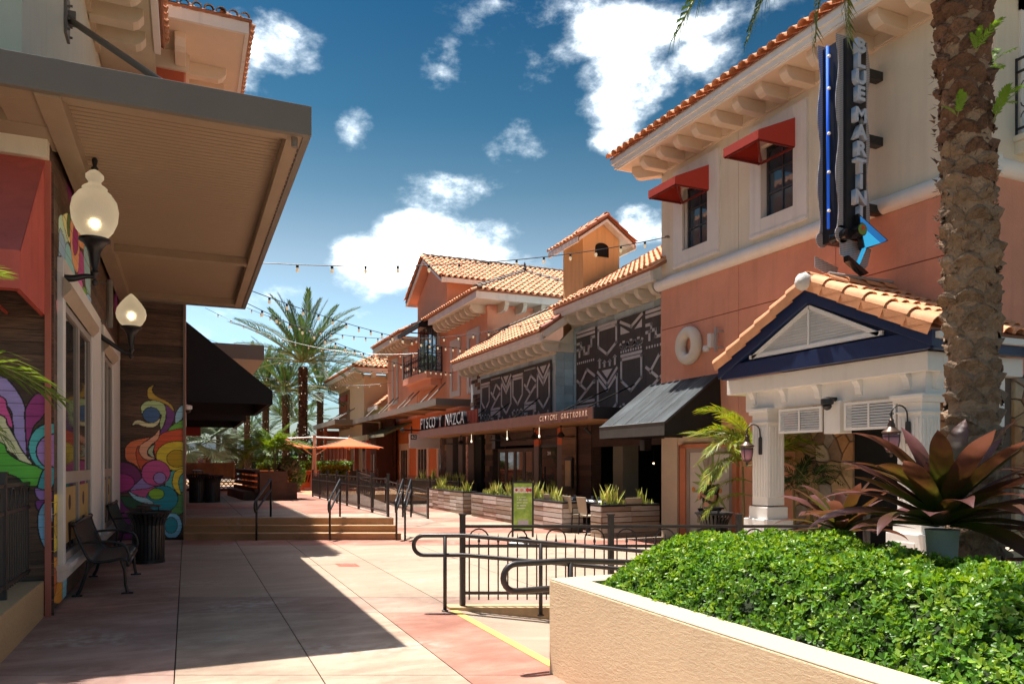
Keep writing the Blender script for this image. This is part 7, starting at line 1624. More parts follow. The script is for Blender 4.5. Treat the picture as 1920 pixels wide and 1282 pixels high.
for s_, c, r_ in ((-.13, (.5, .03, .05), .035), (-.02, (.75, .35, .2), .04), (.1, (.65, .04, .04), .05), (.16, (.5, .02, .03), .04)):
    b = MB(); cc_ = gp(s_, 1.14, .016); pts = []
    for k in range(12): a = 2 * math.pi * k / 12; rr_ = r_ * (1 if k % 2 else .65); pts.append(gp(s_ + rr_ * math.cos(a), 1.14 + rr_ * math.sin(a), .016))
    b.prism(pts, FF * .003); b.build('flower_print', mat('flower_%d' % int(c[0] * 100 + c[1] * 1000), c, .5), GS)
M_pt = mat('white_print', (.75, .78, .65), .5)
rs = random.Random(3)
for z, ws in ((.99, (.02, .03, .09)), (.93, (.02, .06, .1)), (.87, (.1, .1)), (.81, (.04, .13)), (.75, (.17,))):
    s = -.12; b = MB()
    for w in ws: b.prism([gp(s, z, .016), gp(s + w, z, .016), gp(s + w, z + .018, .016), gp(s, z + .018, .016)], FF * .003); s += w + .02
    b.build('text_line', M_pt, GS)
gquad(-.1, .12, .42, .52, .014, mat('grey_lilac_print', (.5, .45, .48), .5), 'logo_patch')
b = MB(); c = gp(0, 0); b.lathe(c, [(.33, .0), (.34, .04), (.12, .16), (.05, .17)], 4); b.build('base', M_black, GS, bevel=.01)
# ---- orange umbrellas
M_um = mat('orange_umbrella_cloth', (.88, .28, .12), .8, .05, 60, .04, 2, transl=(.9, .35, .15)); M_pole = mat('white_grey_pole', (.6, .58, .55), .4, metal=.3)
def umbrella(cs, ms, label):
    A = thing('cantilever_umbrella', fp(cs, 36, TZ), label, 'umbrella', 'orange cantilever umbrellas on the terrace'); c = fp(cs, 36, 2.93)
    R_ = 2.15; n = 4; rot = .62
    cor = [c + Vector((R_ * math.cos(rot + k * math.pi / 2), R_ * math.sin(rot + k * math.pi / 2), -.5)) for k in range(4)]
    for k in range(4):
        a_, b_ = cor[k], cor[(k + 1) % 4]; m = (a_ + b_) / 2; q = MB(); N_ = 6
        for i in range(N_):
            for j in range(N_):
                pass
        rows = []
        for i in range(N_ + 1):
            f = i / N_; row = []
            for j in range(N_ + 1):
                g = j / N_; p = a_ + (b_ - a_) * g; P_ = c + (p - c) * f; P_.z += -.06 * math.sin(math.pi * f) * 1 + .05 * f * math.sin(math.pi * g); row.append(P_)
            rows.append(row)
        for i in range(N_):
            for j in range(N_): q.quad(rows[i][j], rows[i + 1][j], rows[i + 1][j + 1], rows[i][j + 1])
        q.build('canopy_panel', M_um, A, smooth=True)
        q = MB(); q.bar(c - EZ * .04, a_ - EZ * .03, .03); q.build('rib', M_pole, A); q = MB(); q.bar(c - EZ * .55, (c + a_) / 2 - EZ * .08, .02); q.build('strut', M_pole, A)
    q = MB(); q.lathe(c, [(.04, -.05), (.05, 0), (.03, .08), (.01, .12)], 8); q.build('cap', M_pole, A)
    q = MB(); q.tube([c, c - EZ * .6], .025, 6); q.tube([fp(ms, 36, 2.95), c - EZ * .05], .035, 6); q.tube([fp(ms + (.1 if cs > ms else -.1), 36, 2.1), (c - EZ * .1) * .45 + fp(ms, 36, 2.3) * .55], .025, 6); q.build('arm', M_pole, A)
umbrella(-7.85, -9.55, 'right orange cantilever umbrella of the pair on the terrace'); umbrella(-11.05, -9.55, 'left orange cantilever umbrella, partly behind green palms')
q = MB(); q.tube([fp(-9.68, 36, TZ), fp(-9.5, 36, 3.05)], .055, 8); q.tube([fp(-9.42, 36, TZ), fp(-9.55, 36, 3.05)], .055, 8); q.box(*sum(((v - .5, v + .5) for v in (fp(-9.55, 36).x, fp(-9.55, 36).y)), ()), TZ, TZ + .08)
o = q.build('umbrella_mast', M_pole); props(o, 'pale twin mast carrying the two orange umbrellas', 'umbrella mast')
# armchair and slatted bench in front of the orange planter wall
def chairbox():
    A = thing('armchair', fp(-9.85, 33, TZ), 'grey brown woven armchair with an orange cushion by the orange wall', 'armchair'); xf = lambda s, t, z: tuple(fp(s - 9.85, t + 33, z + TZ))
    mW = mat('woven_taupe', (.16, .11, .09), .9, .4, 60)
    b = MB(xf); b.box(-.4, .4, -.4, .4, 0, .42); b.build('seat', mW, A); b = MB(xf); b.box(-.42, -.28, -.4, .4, .42, .62); b.build('armrest', mW, A); b = MB(xf); b.prism([(.25, -.4, .42), (.4, -.4, .42), (.5, -.4, .82), (.35, -.4, .82)], (0, .8, 0)); b.build('backrest', mW, A)
    b = MB(xf); b.box(-.05, .22, -.43, -.3, .45, .75); b.build('cushion', mat('orange_cushion', (.65, .15, .06), .9), A, bevel=.04)
chairbox()
q = MB(); P_ = fp(-10.6, 32.6, TZ); q.box(P_.x - .2, P_.x + .2, P_.y - .2, P_.y + .2, TZ, TZ + .38); o = q.build('side_table', mat('light_woven', (.4, .3, .2), .9)); props(o, 'small pale stool with red cushion to the left of the armchair', 'stool')
# orange planter wall with hedge in the distance
OW = thing('orange_planter_wall', fp(-11, 37.6, TZ), 'low orange planter wall with clipped hedge behind the armchair', 'wall')
def oxf(s, t, z): return tuple(fp(s, t, z))
b = MB(oxf); b.box(-13.6, -8.3, 37.6, 38.0, TZ - .1, 1.27); b.box(-13.7, -8.25, 37.5, 38.05, 1.27, 1.34); b.build('wall', mat('peach_orange_wall', (.62, .27, .11), .9, .2, 30, .08), OW)
b = MB(oxf); b.box(-13.0, -8.3, 38.05, 41, TZ, 1.3); b.build('soil', mat('soil', (.03, .02, .015)), OW)
for k in range(22):
    b = MB(oxf); s = -12.3 + k * .135; b.prism([(s, 37.55, .75), (s + .05, 37.55, .75), (s + .14, 37.55, 1.12), (s + .09, 37.55, 1.12)], (0, .04, 0)); b.build('lattice_slat', mat('dark_wood_slat', (.08, .035, .025), .7), OW)
# wooden stepped bench planter, lattice wall
WB = thing('timber_bench', (2.1, 28, TZ), 'brown timber planter with stepped slatted bench on the shaded terrace', 'bench')
M_bw = mat('reddish_brown_timber', (.15, .075, .045), .7, .25, 20, .25, 3, stretch=(1, 1, 5)); M_bw2 = mat('dark_bench_timber', (.07, .04, .028), .7, .25, 20, .25, 3)
b = MB(); b.box(2.25, 3.15, 26.4, 27.3, TZ, 1.42); b.build('planter_box', M_bw, WB)
b = MB(); b.box(3.15, 3.5, 26.6, 27.2, TZ, 1.05); b.build('planter_box', M_bw, WB)
for k in range(4):
    z = .72 + k * .2; b = MB(); b.prism([(2.22, 26.45, z), (2.1, 26.45, z), (1.7 + k * .03, 31.5, z), (1.9 + k * .03, 31.5, z)], (0, 0, .13)); b.build('slat', M_bw2, WB)
b = MB(); b.prism([(2.25, 26.4, 1.42), (2.0, 26.5, 1.42), (1.75, 31.5, 1.42), (2.6, 31.5, 1.42)], (0, 0, .06)); b.build('top', M_bw, WB)
for k in range(3):
    y0 = 26.6 + k * 1.5; b = MB(); b.prism([(2.2 - k * .1, y0, TZ), (1.75 - k * .1, y0, TZ), (1.65 - k * .1, y0 + 1.45, TZ), (2.1 - k * .1, y0 + 1.45, TZ)], (0, 0, .3)); b.build('step_block', M_bw2, WB)
LW = thing('lattice_wall', fp(-13, 33.5, TZ), 'low timber wall with diamond lattice behind the terrace litter bins', 'wall')
lx = lambda s, t, z: tuple(fp(s, t + 33.6, z))
for k in range(3): b = MB(lx); b.box(-15.2 + k * .9, -14.32 + k * .9, 0, .12, 1.05, 1.72); b.build('panel_board', mat('tan_timber_' + str(k), (.34 + .05 * k, .22 + .02 * k, .12), .7, .25, 18, .25, 3), LW)
b = MB(lx); b.box(-15.3, -12.4, -.05, .17, 1.0, 1.05); b.box(-15.3, -12.4, 0, .12, TZ, .55); b.box(-15.3, -12.4, -.02, .05, .72, .76); b.build('rail', M_bw, LW)
b = MB(lx)
for k in range(24):
    s = -15.2 + k * .2; 
    if s + .25 < -12.4: b.bar((s, .05, .55), (s + .42, .05, 1.0), .03, .02); b.bar((s + .42, .07, .55), (s, .07, 1.0), .03, .02)
b.build('diamond_lattice', M_bw2, LW, kind='stuff')
# distant cars, stop signs, pale building
def stop(s, t, zc, r, label, pole=True):
    A = thing('stop_sign', fp(s, t, 0), label, 'stop sign', 'distant stop signs'); c = fp(s, t, zc)
    b = MB(); b.prism([c + FR * (r * math.cos(math.pi / 8 + k * math.pi / 4)) + EZ * (r * math.sin(math.pi / 8 + k * math.pi / 4)) for k in range(8)], FF * .02); b.build('plate', mat('stop_red', (.5, .01, .02), .5), A)
    b = MB(); b.tube([fp(s, t + .05, 0.3), fp(s, t + .05, zc)], .04, 6); b.build('pole', M_pole, A)
    text_obj('lettering', 'STOP', r * .75, .004, M_white, c - FF * .02, (R(90), 0, -YAW), A)
stop((369 - 960) / 1400 * 66, 66, 2.1, .33, 'nearer distant stop sign seen under the black awning'); stop((361.5 - 960) / 1400 * 72, 72, 1.75, .3, 'farther distant stop sign at the left, partly behind the nearer one')
def car(s, t, m, label, d=1):
    A = thing('parked_car', fp(s, t, .3), label, 'car'); xf = lambda a, b_, z: tuple(fp(s + a * d, t + b_, .3 + z))
    b = MB(xf); pr = [(-2.2, .3), (-2.25, .65), (-1.4, .85), (-.8, 1.3), (.6, 1.35), (1.5, .95), (2.2, .85), (2.25, .3)]; b.prism([(x, -.9, z) for x, z in pr], (0, 1.8, 0)); b.build('body', m, A, bevel=.06)
    b = MB(xf); b.prism([(x, -.915, z) for x, z in [(-1.2, .88), (-.75, 1.24), (.55, 1.28), (1.25, .93)]], (0, 1.83, 0)); b.build('window', M_glass, A)
    for x in (-1.4, 1.4):
        b = MB(xf); b.add([], []); 
        ring_ = [(x + .33 * math.cos(a), -.93, .33 + .33 * math.sin(a)) for a in [2 * math.pi * k / 14 for k in range(14)]]; b.prism(ring_, (0, .2, 0)); b.build('wheel', M_dark, A)
car((415 - 960) / 1400 * 75, 75, mat('white_car_paint', (.75, .77, .8), .25, spec=.7), 'white parked car far off behind the lattice wall, right one'); car((374 - 960) / 1400 * 80, 80, mat('silver_car_paint', (.55, .58, .62), .25, spec=.7, metal=.3), 'silver parked car far off behind the lattice wall, left one', -1)
DB = thing('distant_shop', fp(-44, 105, 0), 'distant pale shop building with white fascia at the far left', 'building'); dx = lambda s, t, z: tuple(fp(s - 45, t + 105, z))
b = MB(dx); b.box(-14, 8, 0, 10, 0, 3.0); b.build('wall', mat('far_yellow_wall', (.55, .45, .28), .9), DB); b = MB(dx); b.box(-14.5, 8.5, -1.5, 0, 3.0, 4.6); b.build('fascia', mat('far_white', (.75, .73, .7), .8), DB)
for k in range(6): b = MB(dx); b.box(-12 + k * 3.2, -10.4 + k * 3.2, -.1, 0, .3, 2.4); b.build('window', mat('far_red_window', (.3, .05, .06), .5), DB)
# ---- string lights
M_bl = mat('warm_string_bulb', (.85, .75, .55), .35, emit=.08, emitcol=(1, .8, .5))
def string(a, c, sag, label, sp=.62, r=.034):
    a, c = Vector(a), Vector(c); L_ = (c - a).length; n = max(8, int(L_ / .5)); A = thing('string_light', a, label, 'string lights', 'festoon strings across the street'); P_ = lambda f: a + (c - a) * f - EZ * (4 * sag * f * (1 - f))
    b = MB(); b.tube([P_(k / n) for k in range(n + 1)], .009, 4); b.build('wire', M_black, A)
    m = int(L_ / sp); so_ = None; bu = None
    for k in range(1, m):
        p = P_(k / m) - worg(A)
        if so_ is None:
            b = MB(); b.lathe((0, 0, 0), [(.02, -.06), (.026, -.05), (.026, -.01), (.012, 0)], 6); so_ = b.build('socket', M_black, A)
            b = MB(); b.lathe((0, 0, -.06), [(.008, -.085), (r * .7, -.07), (r, -.035), (r * .6, -.005), (.02, 0)], 8); bu = b.build('bulb', M_bl, A, smooth=True)
            for o in (so_, bu):
                for v in o.data.vertices: v.co += worg(A)
                o.location = p
        else: copyobj(so_, A, p); copyobj(bu, A, p)
string((1.24, 14.2, 5.32), (10.08, 14.2, 6.86), .28, 'nearest festoon string from the left canopy to the cream wall corner')
string((1.24, 16.7, 5.35), (10.2, 26.5, 6.0), .25, 'festoon string from the left canopy to the low clay roof')
string((.9, 35, 9.3), (9.85, 19.45, 5.95), 1.3, 'long festoon string ending at the eave above the blue tiles')
string((.8, 38, 9.0), (10.75, 33, 6.9), .9, 'festoon string reaching the balcony of the pink tower')
string((.9, 42, 8.2), (10.75, 41.5, 6.95), .6, 'upper festoon string in front of the cream building'); string((1, 44, 7.2), (10.75, 41.9, 6.3), .6, 'lower festoon string in front of the cream building')
string((1.24, 17.8, 5.3), (10.6, 30.5, 5.6), .35, 'festoon string from the canopy end to the pink wall')
b = MB(); b.lathe((10.05, 14.2, 6.86), [(.01, -.06), (.03, -.02), (.03, .03), (.01, .08)], 6, 0); o = b.build('wire_anchor', M_grey); props(o, 'small metal hook where the nearest string meets the cream corner', 'hook')
dome_cam((.03, 18.9, 2.95), 'white dome camera below the black awning at the end of the mural wall', d=(1, 0, 0))
# ================================================================ PERSON
def skinned(name, J, E, parent, m, sub=2):
    import bmesh
    o0 = worg(parent); names = list(J); me = bpy.data.meshes.new(name); me.from_pydata([Vector(J[k][0]) - o0 for k in names], [(names.index(a), names.index(b_)) for a, b_ in E], []); o = bpy.data.objects.new(name, me); COL.objects.link(o); o.parent = parent
    sk = o.modifiers.new('skin', 'SKIN'); 
    bm = bmesh.new(); bm.from_mesh(me); ly = bm.verts.layers.skin.verify()
    for i, v in enumerate(bm.verts):
        r_ = J[names[i]][1]; v[ly].radius = r_ if isinstance(r_, tuple) else (r_, r_); v[ly].use_root = (i == 0)
    bm.to_mesh(me); bm.free(); sk.use_smooth_shade = True
    ss = o.modifiers.new('sub', 'SUBSURF'); ss.levels = sub; ss.render_levels = sub
    dg = bpy.context.evaluated_depsgraph_get(); me2 = bpy.data.meshes.new_from_object(o.evaluated_get(dg)); o.modifiers.clear(); o.data = me2; me2.name = name; me2.materials.clear(); me2.materials.append(m)
    for p in me2.polygons: p.use_smooth = True
    return o
px, py, pz = 9.62, 12.15, -.12
PE = thing('person', (px, py, pz), 'person in black shirt, trousers and cap leaning with one hand raised beside the double door', 'person')
def pj(r_, f, z): return (px + r_, py + f, pz + z)     # r_: +X, f: +Y
M_skin = mat('skin', (.45, .24, .16), .55, .05, 60, .05); M_blkc = mat('black_cloth', (.016, .015, .017), .9, .2, 40, .1); M_hair = mat('dark_hair', (.02, .014, .01), .6)
Sk = {'pelvis': (pj(0, 0, .92), (.14, .1)), 'chest': (pj(.01, 0, 1.2), (.155, .11)), 'neckb': (pj(.0, 0, 1.37), (.07, .07)), 'neck': (pj(-.01, -.01, 1.43), .05), 'head': (pj(-.03, -.02, 1.54), (.085, .095)), 'crown': (pj(-.03, -.02, 1.6), (.07, .08)),
      'shl': (pj(-.02, .15, 1.34), .055), 'ell': (pj(-.13, .17, 1.1), .042), 'wrl': (pj(-.24, .0, 1.2), .03), 'hal': (pj(-.25, -.06, 1.24), (.035, .02)),
      'shr': (pj(.02, -.15, 1.34), .055), 'elr': (pj(-.06, -.22, 1.08), .043), 'wrr': (pj(-.2, -.1, 1.16), .031), 'har': (pj(-.24, -.06, 1.2), (.035, .02)),
      'hipl': (pj(0, .09, .86), .095), 'knl': (pj(-.02, .1, .48), .062), 'anl': (pj(.02, .1, .08), .042), 'tol': (pj(-.13, .11, .03), .035),
      'hipr': (pj(0, -.09, .86), .095), 'knr': (pj(-.04, -.09, .48), .062), 'anr': (pj(0, -.09, .08), .042), 'tor': (pj(-.15, -.1, .03), .035)}
E_ = [('pelvis', 'chest'), ('chest', 'neckb'), ('neckb', 'neck'), ('neck', 'head'), ('head', 'crown'), ('chest', 'shl'), ('shl', 'ell'), ('ell', 'wrl'), ('wrl', 'hal'), ('chest', 'shr'), ('shr', 'elr'), ('elr', 'wrr'), ('wrr', 'har'), ('pelvis', 'hipl'), ('hipl', 'knl'), ('knl', 'anl'), ('anl', 'tol'), ('pelvis', 'hipr'), ('hipr', 'knr'), ('knr', 'anr'), ('anr', 'tor')]
skinned('body', Sk, E_, PE, M_skin)
Cl = {'pelvis': (pj(0, 0, .9), (.165, .125)), 'chest': (pj(.01, 0, 1.2), (.18, .135)), 'neckb': (pj(.0, 0, 1.37), (.085, .085)), 'shl': (pj(-.02, .16, 1.34), .075), 'ell': (pj(-.1, .17, 1.17), .07), 'shr': (pj(.02, -.16, 1.34), .075), 'elr': (pj(-.03, -.2, 1.17), .07)}
skinned('shirt', Cl, [('pelvis', 'chest'), ('chest', 'neckb'), ('chest', 'shl'), ('shl', 'ell'), ('chest', 'shr'), ('shr', 'elr')], PE, M_blkc)
Tr = {'pelvis': (pj(0, 0, .9), (.16, .12)), 'hipl': (pj(0, .08, .84), .115), 'knl': (pj(-.02, .1, .48), .09), 'anl': (pj(.02, .1, .1), .075), 'hipr': (pj(0, -.08, .84), .115), 'knr': (pj(-.04, -.09, .48), .09), 'anr': (pj(0, -.09, .1), .075)}
skinned('trousers', Tr, [('pelvis', 'hipl'), ('hipl', 'knl'), ('knl', 'anl'), ('pelvis', 'hipr'), ('hipr', 'knr'), ('knr', 'anr')], PE, mat('dark_plum_cloth', (.02, .012, .015), .9))
b = MB(); c = pj(-.03, -.02, 1.58); b.lathe(c, [(.1, 0), (.102, .04), (.085, .085), (.04, .105), (.005, .11)], 14); b.prism([(c[0] - .08, c[1] - .07, c[2] + .0), (c[0] - .08, c[1] + .07, c[2] + .0), (c[0] - .2, c[1] + .05, c[2] - .02), (c[0] - .2, c[1] - .05, c[2] - .02)], (0, 0, .01)); b.build('cap', mat('black_cap', (.02, .02, .022), .8), PE, smooth=False)
b = MB(); b.lathe((px, py, pz + 1.5), [(.085, -.06), (.098, 0), (.1, .08)], 12); o = b.build('hair', M_hair, PE, smooth=True); 
for v in o.data.vertices: v.co.x += .01
for s_, zz in ((0, 0), (1, .008), (2, .002), (3, -.01), (4, -.022)):
    b = MB(); p0 = Vector(pj(-.25, -.07, 1.23 + .018 * (s_ - 1.5))); L_ = (.05, .07, .075, .07, .055)[s_]; b.tube([p0, p0 + Vector((-.3 * L_, -.5 * L_, .4 * L_)), p0 + Vector((-.2 * L_, -1.0 * L_, .6 * L_))], [.009, .008, .006], 6); b.build('finger', M_skin, PE, smooth=True)
b = MB(); c = Vector(pj(-.03, -.02, 1.53)); b.lathe(c + Vector((-.1, 0, -.01)), [(.004, -.01), (.014, 0), (.006, .012)], 6, 0); b.build('nose', M_skin, PE)
b = MB(); 
for q in (-.035, .035): b.lathe(c + Vector((-.082, q, .015)), [(.004, -.004), (.011, 0), (.004, .004)], 6, 0)
b.build('eye', M_hair, PE)
# ================================================================ PLANTS
rp = random.Random(11)
M_date = mat('date_palm_leaflet', (.062, .105, .04), .5, 0, 1, .2, 3, island=.35, spec=.35, transl=(1.1, 1.2, .5))
M_areca = mat('areca_leaflet', (.15, .25, .03), .45, 0, 1, .25, 4, island=.35, spec=.4, transl=(1.3, 1.1, .3))
M_arecay = mat('yellow_areca_leaflet', (.38, .36, .04), .45, 0, 1, .25, 9, col2=(.13, .25, .03), island=.3, spec=.4, transl=(1.1, .95, .3))
M_rach = mat('palm_rachis', (.25, .27, .09), .6); M_bark = mat('palm_bark', (.085, .048, .03), .95, 1., 30, .4, 6, col2=(.16, .1, .065))
def frond_mesh(L_, droop, nleaf, ll, lw, vee, m, up=.15, seed=0, curl=.3, thick=.018, tipd=.5):
    """frond along +X from the origin, arching; leaflets both sides"""
    r_ = random.Random(seed); b = MB(); n = 14; C_ = []
    for k in range(n + 1):
        f = k / n; C_.append(Vector((L_ * f * (1 - .12 * f * f * droop), 0, L_ * (up * f - droop * f ** 2.2))))
    def at(f):
        g = f * n; i = min(int(g), n - 1); return C_[i] + (C_[i + 1] - C_[i]) * (g - i), (C_[i + 1] - C_[i]).normalized()
    for k in range(nleaf):
        f = .16 + .84 * (k + .5) / nleaf; p, t = at(f); prof = math.sin(math.pi * min(1, (f - .1) * .95 + .08)) ** .6
        for s_ in (-1, 1):
            l = ll * prof * r_.uniform(.85, 1.1); ang = R(58 - 30 * f) + r_.uniform(-.08, .08); side = Vector((0, s_, 0)); upn = side.cross(t) * s_; upn = upn if upn.z > 0 else -upn
            d = (t * math.cos(ang) + side * math.sin(ang) * math.cos(vee) + upn * math.sin(ang) * math.sin(vee + r_.uniform(-.25, .25))).normalized()
            w = d.cross(upn).normalized() * lw; mid = p + d * l * .5; tip = p + d * l - Vector((0, 0, l * curl * r_.uniform(.4, 1.2)))
            b.add([p - w * .4, mid - w, tip, mid + w, p + w * .4], [(0, 1, 2, 3, 4)])
    me = MB(); me.v = b.v; me.f = b.f
    r2 = MB(); r2.tube(C_, [thick * (1 - .8 * k / n) for k in range(n + 1)], 4)
    m0 = bpy.data.meshes.new('frond'); nb = len(b.v); m0.from_pydata([tuple(v) for v in b.v + r2.v], [], b.f + [tuple(i + nb for i in f) for f in r2.f]); m0.materials.append(m); m0.materials.append(M_rach)
    for i, p in enumerate(m0.polygons): p.material_index = 0 if i < len(b.f) else 1
    return m0
def crown(parent, c, meshes, n, elev, rnd, scale=1., name='frond', az=None, roll=.5):
    for k in range(n):
        o = bpy.data.objects.new(name, rnd.choice(meshes)); COL.objects.link(o); o.parent = parent
        a = k * 2.39996 + rnd.uniform(-.2, .2) if az is None else az[k]; f = (k + .5) / n; e = elev(f) + rnd.uniform(-.12, .12)
        o.rotation_euler = Euler((rnd.uniform(-roll, roll), -e, a), 'XYZ'); s = scale * rnd.uniform(.85, 1.1); o.scale = (s, s, s); o.location = Vector(c) - worg(parent) + Vector((math.cos(a), math.sin(a), 0)) * .08
DM = [frond_mesh(4.0, d, 62, .55, .019, .55, M_date, up=.12, seed=i, curl=.18, thick=.045) for i, d in enumerate((.16, .28, .4, .22))]
def date_palm(x, y, z0, zc, label, n=38, sc=1., rt=.24, low=-.35, seed=1, skirt=False):
    T = thing('date_palm', (x, y, z0), label, 'palm tree', 'tall date palms behind the terrace'); rnd = random.Random(seed); b = MB(); H_ = zc - z0 - .3; nr = int(H_ / .11); ns = 10
    b.tube([(x, y, z0), (x, y, z0 + H_ * .5), (x, y, z0 + H_)], [rt * .86, rt * .84, rt * .95], 10)
    for j in range(nr):
        z = z0 + j * .11; top = max(0, (z - z0) / H_ - .8) * 5
        for k in range(ns):
            a = 2 * math.pi * (k + .5 * (j % 2)) / ns + rnd.uniform(-.08, .08); d = Vector((math.cos(a), math.sin(a), 0)); sd = Vector((-d.y, d.x, 0)); r0 = rt * .84; r1 = rt * (1.0 + .25 * top) + rnd.uniform(0, .02); w = rt * .3; p = Vector((x, y, z))
            b.add([p + d * r0 - sd * w - EZ * .06, p + d * r0 + sd * w - EZ * .06, p + d * r1 + sd * w * .7 + EZ * .03, p + d * r1 - sd * w * .7 + EZ * .03, p + d * r0 + EZ * .07], [(0, 1, 2, 3), (3, 2, 4)])
    b.build('trunk', M_bark, T)
    b = MB(); 
    for k in range(70): a = rnd.uniform(0, 6.28); z = rnd.uniform(z0 + .3, z0 + H_); b.lathe((x + rt * 1.1 * math.cos(a), y + rt * 1.1 * math.sin(a), z), [(.003, -.02), (.018, 0), (.003, .02)], 5)
    b.build('fairy_lights', mat('fairy_bulb', (.9, .8, .6), .4, emit=.25, emitcol=(1, .85, .6)), T, kind='stuff')
    crown(T, (x, y, zc), DM, n, lambda f: 1.4 - (1.4 - low) * f ** .85, rnd, sc)
    return T
date_palm(6.0, 43.2, TZ - .1, 7.4, 'tallest central date palm with thick trunk rising behind the hedge', 40, 1.02, .26, -.1, 5)
date_palm(6.1, 52, .3, 6.6, 'second date palm left of the tallest one with a wide drooping crown', 38, .98, .26, -.4, 2)
date_palm(9.0, 56, .3, 7.2, 'date palm right of the tallest one in front of the cream building', 36, .85, .25, -.4, 3)
date_palm(5.0, 54, .3, 7.0, 'date palm whose trunk stands left of the second one', 34, .9, .24, -.4, 4); date_palm(4.2, 60, .3, 7.0, 'fourth date palm trunk from the right in the row', 34, .9, .24, -.45, 6)
date_palm(3.5, 64, .3, 6.8, 'date palm behind the black awnings, fifth in the row', 32, .9, .24, -.45, 7); date_palm(7.7, 66, .3, 5.6, 'small far date palm between the tallest one and the right one', 30, .9, .24, -.4, 8)
date_palm(10.5, 78, .3, 6, 'farthest date palm peeking over the far canopy', 28, 1., .24, -.4, 9); date_palm(6.6, 90, .3, 5.0, 'low hazy date palm in the far gap', 28, 1., .24, -.4, 10); date_palm(2.9, 80, .3, 6.2, 'far date palm above the lattice wall', 28, 1., .24, -.4, 12)
# silvery fan palm
FP_ = thing('fan_palm', fp(-20.5, 50, .3), 'silvery fan palm seen under the black awnings', 'palm tree'); c = fp((388 - 960) / 1400 * 50, 50, 2.9); M_silver = mat('silver_green_fan', (.2, .26, .2), .6, 0, 1, .2, 3, island=.3, transl=(1, 1, .8)); rnd = random.Random(5)
b = MB(); b.tube([(c.x, c.y, .2), (c.x, c.y, 2.6)], [.26, .22], 10); b.build('trunk', M_bark, FP_)
fm = MB(); ns = 26
for k in range(ns):
    a = -2.1 + 4.2 * k / ns; a2 = a + 4.2 / ns * .5; fm.add([(0, 0, 0), (.85 * math.cos(a), .85 * math.sin(a), .03), (1.25 * math.cos(a2), 1.25 * math.sin(a2), -.12), (.85 * math.cos(a + 4.2 / ns * .95), .85 * math.sin(a + 4.2 / ns * .95), -.03)], [(0, 1, 2, 3)])
fm.add([(-1.0, -.02, -.02), (-1.0, .02, -.02), (0, .02, 0), (0, -.02, 0)], [(0, 1, 2, 3)])
fme = bpy.data.meshes.new('fan_leaf'); fme.from_pydata(fm.v, [], fm.f); fme.materials.append(M_silver)
for k in range(26):
    o = bpy.data.objects.new('fan_leaf', fme); COL.objects.link(o); o.parent = FP_; a = k * 2.4; e = 1.3 - 1.9 * (k / 26); d = Vector((math.cos(a) * math.cos(e), math.sin(a) * math.cos(e), math.sin(e))); o.location = c + d * 1.25 - worg(FP_); o.rotation_euler = Euler((rnd.uniform(-.6, .6), -e + .2, a), 'XYZ')
# palms in pots on the terrace
AM = [frond_mesh(1.25, d, 24, .42, .022, .25, M_areca, up=.25, seed=20 + i, curl=.3, thick=.014) for i, d in enumerate((.35, .5, .65))]
def areca(x, y, z0, zc, label, ns, n, meshes, sc=1., seed=1, elev=lambda f: 1.25 - 1.3 * f, group=None, spread=.16, cat='palm'):
    T = thing('areca_palm', (x, y, z0), label, cat, group); rnd = random.Random(seed); tops = []
    for k in range(ns):
        a = k * 2.4; X_ = x + spread * math.cos(a); Y_ = y + spread * math.sin(a); zt = zc - rnd.uniform(0, .5); b = MB(); b.tube([(X_, Y_, z0), (X_ + .03, Y_, (z0 + zt) / 2), (X_, Y_, zt)], [.032, .024, .02], 6); b.build('stem', mat('ringed_green_stem', (.22, .17, .07), .6, .2, 40, .2, 10), T); tops.append((X_, Y_, zt))
    for tpt in tops: crown(T, tpt, meshes, n, elev, rnd, sc)
    return T
areca(2.75, 27.2, TZ, 2.35, 'lush green palm in the timber planter on the terrace', 5, 8, AM, .8, 3)
v_ = fp(-11.4, 33); areca(v_.x - .3, v_.y, TZ, 2.15, 'green palm clump standing behind the stepped timber bench', 4, 7, AM, .85, 8)
# leafy shrubs (mass of small leaves)
def leafball(name, c, rad, n, m, label, cat='shrub', seed=1, ls=.06, parent=None, kind=None):
    r_ = np.random.RandomState(seed); d = r_.normal(size=(n, 3)); d /= np.linalg.norm(d, axis=1)[:, None]; rr_ = r_.uniform(.55, 1.03, n) ** .6; P_ = np.array(c) + d * rr_[:, None] * np.array(rad)
    V, F_ = [], []
    for i in range(n):
        p = Vector(P_[i]); nn = (Vector(d[i]) + Vector(r_.normal(size=3)) * .6).normalized(); t = nn.orthogonal().normalized(); t = Matrix.Rotation(r_.uniform(0, 6.28), 3, nn) @ t; w = nn.cross(t) * ls * .32; l = ls * r_.uniform(.7, 1.2); k = len(V)
        V += [tuple(p), tuple(p + t * l * .5 + w), tuple(p + t * l), tuple(p + t * l * .5 - w)]; F_.append((k, k + 1, k + 2, k + 3))
    b = MB(); b.v = V; b.f = F_; o = b.build(name, m, parent, kind=kind); 
    if parent is None: props(o, label, cat)
    return o
M_hl = mat('bright_shrub_leaf', (.12, .22, .03), .45, 0, 1, .2, 5, island=.4, spec=.4, transl=(1.3, 1.2, .3)); M_cro = mat('croton_leaf', (.2, .09, .05), .5, 0, 1, .3, 8, col2=(.14, .17, .04), island=.4)
leafball('croton_shrub', (3.25, 26.9, 1.55), (.4, .4, .35), 700, M_cro, 'brownish croton shrub in the timber planter', seed=2, ls=.12); leafball('leafy_shrub', (3.55, 27.2, 1.3), (.35, .35, .5), 600, M_hl, 'bright green shrub at the right end of the timber planter', seed=3, ls=.1)
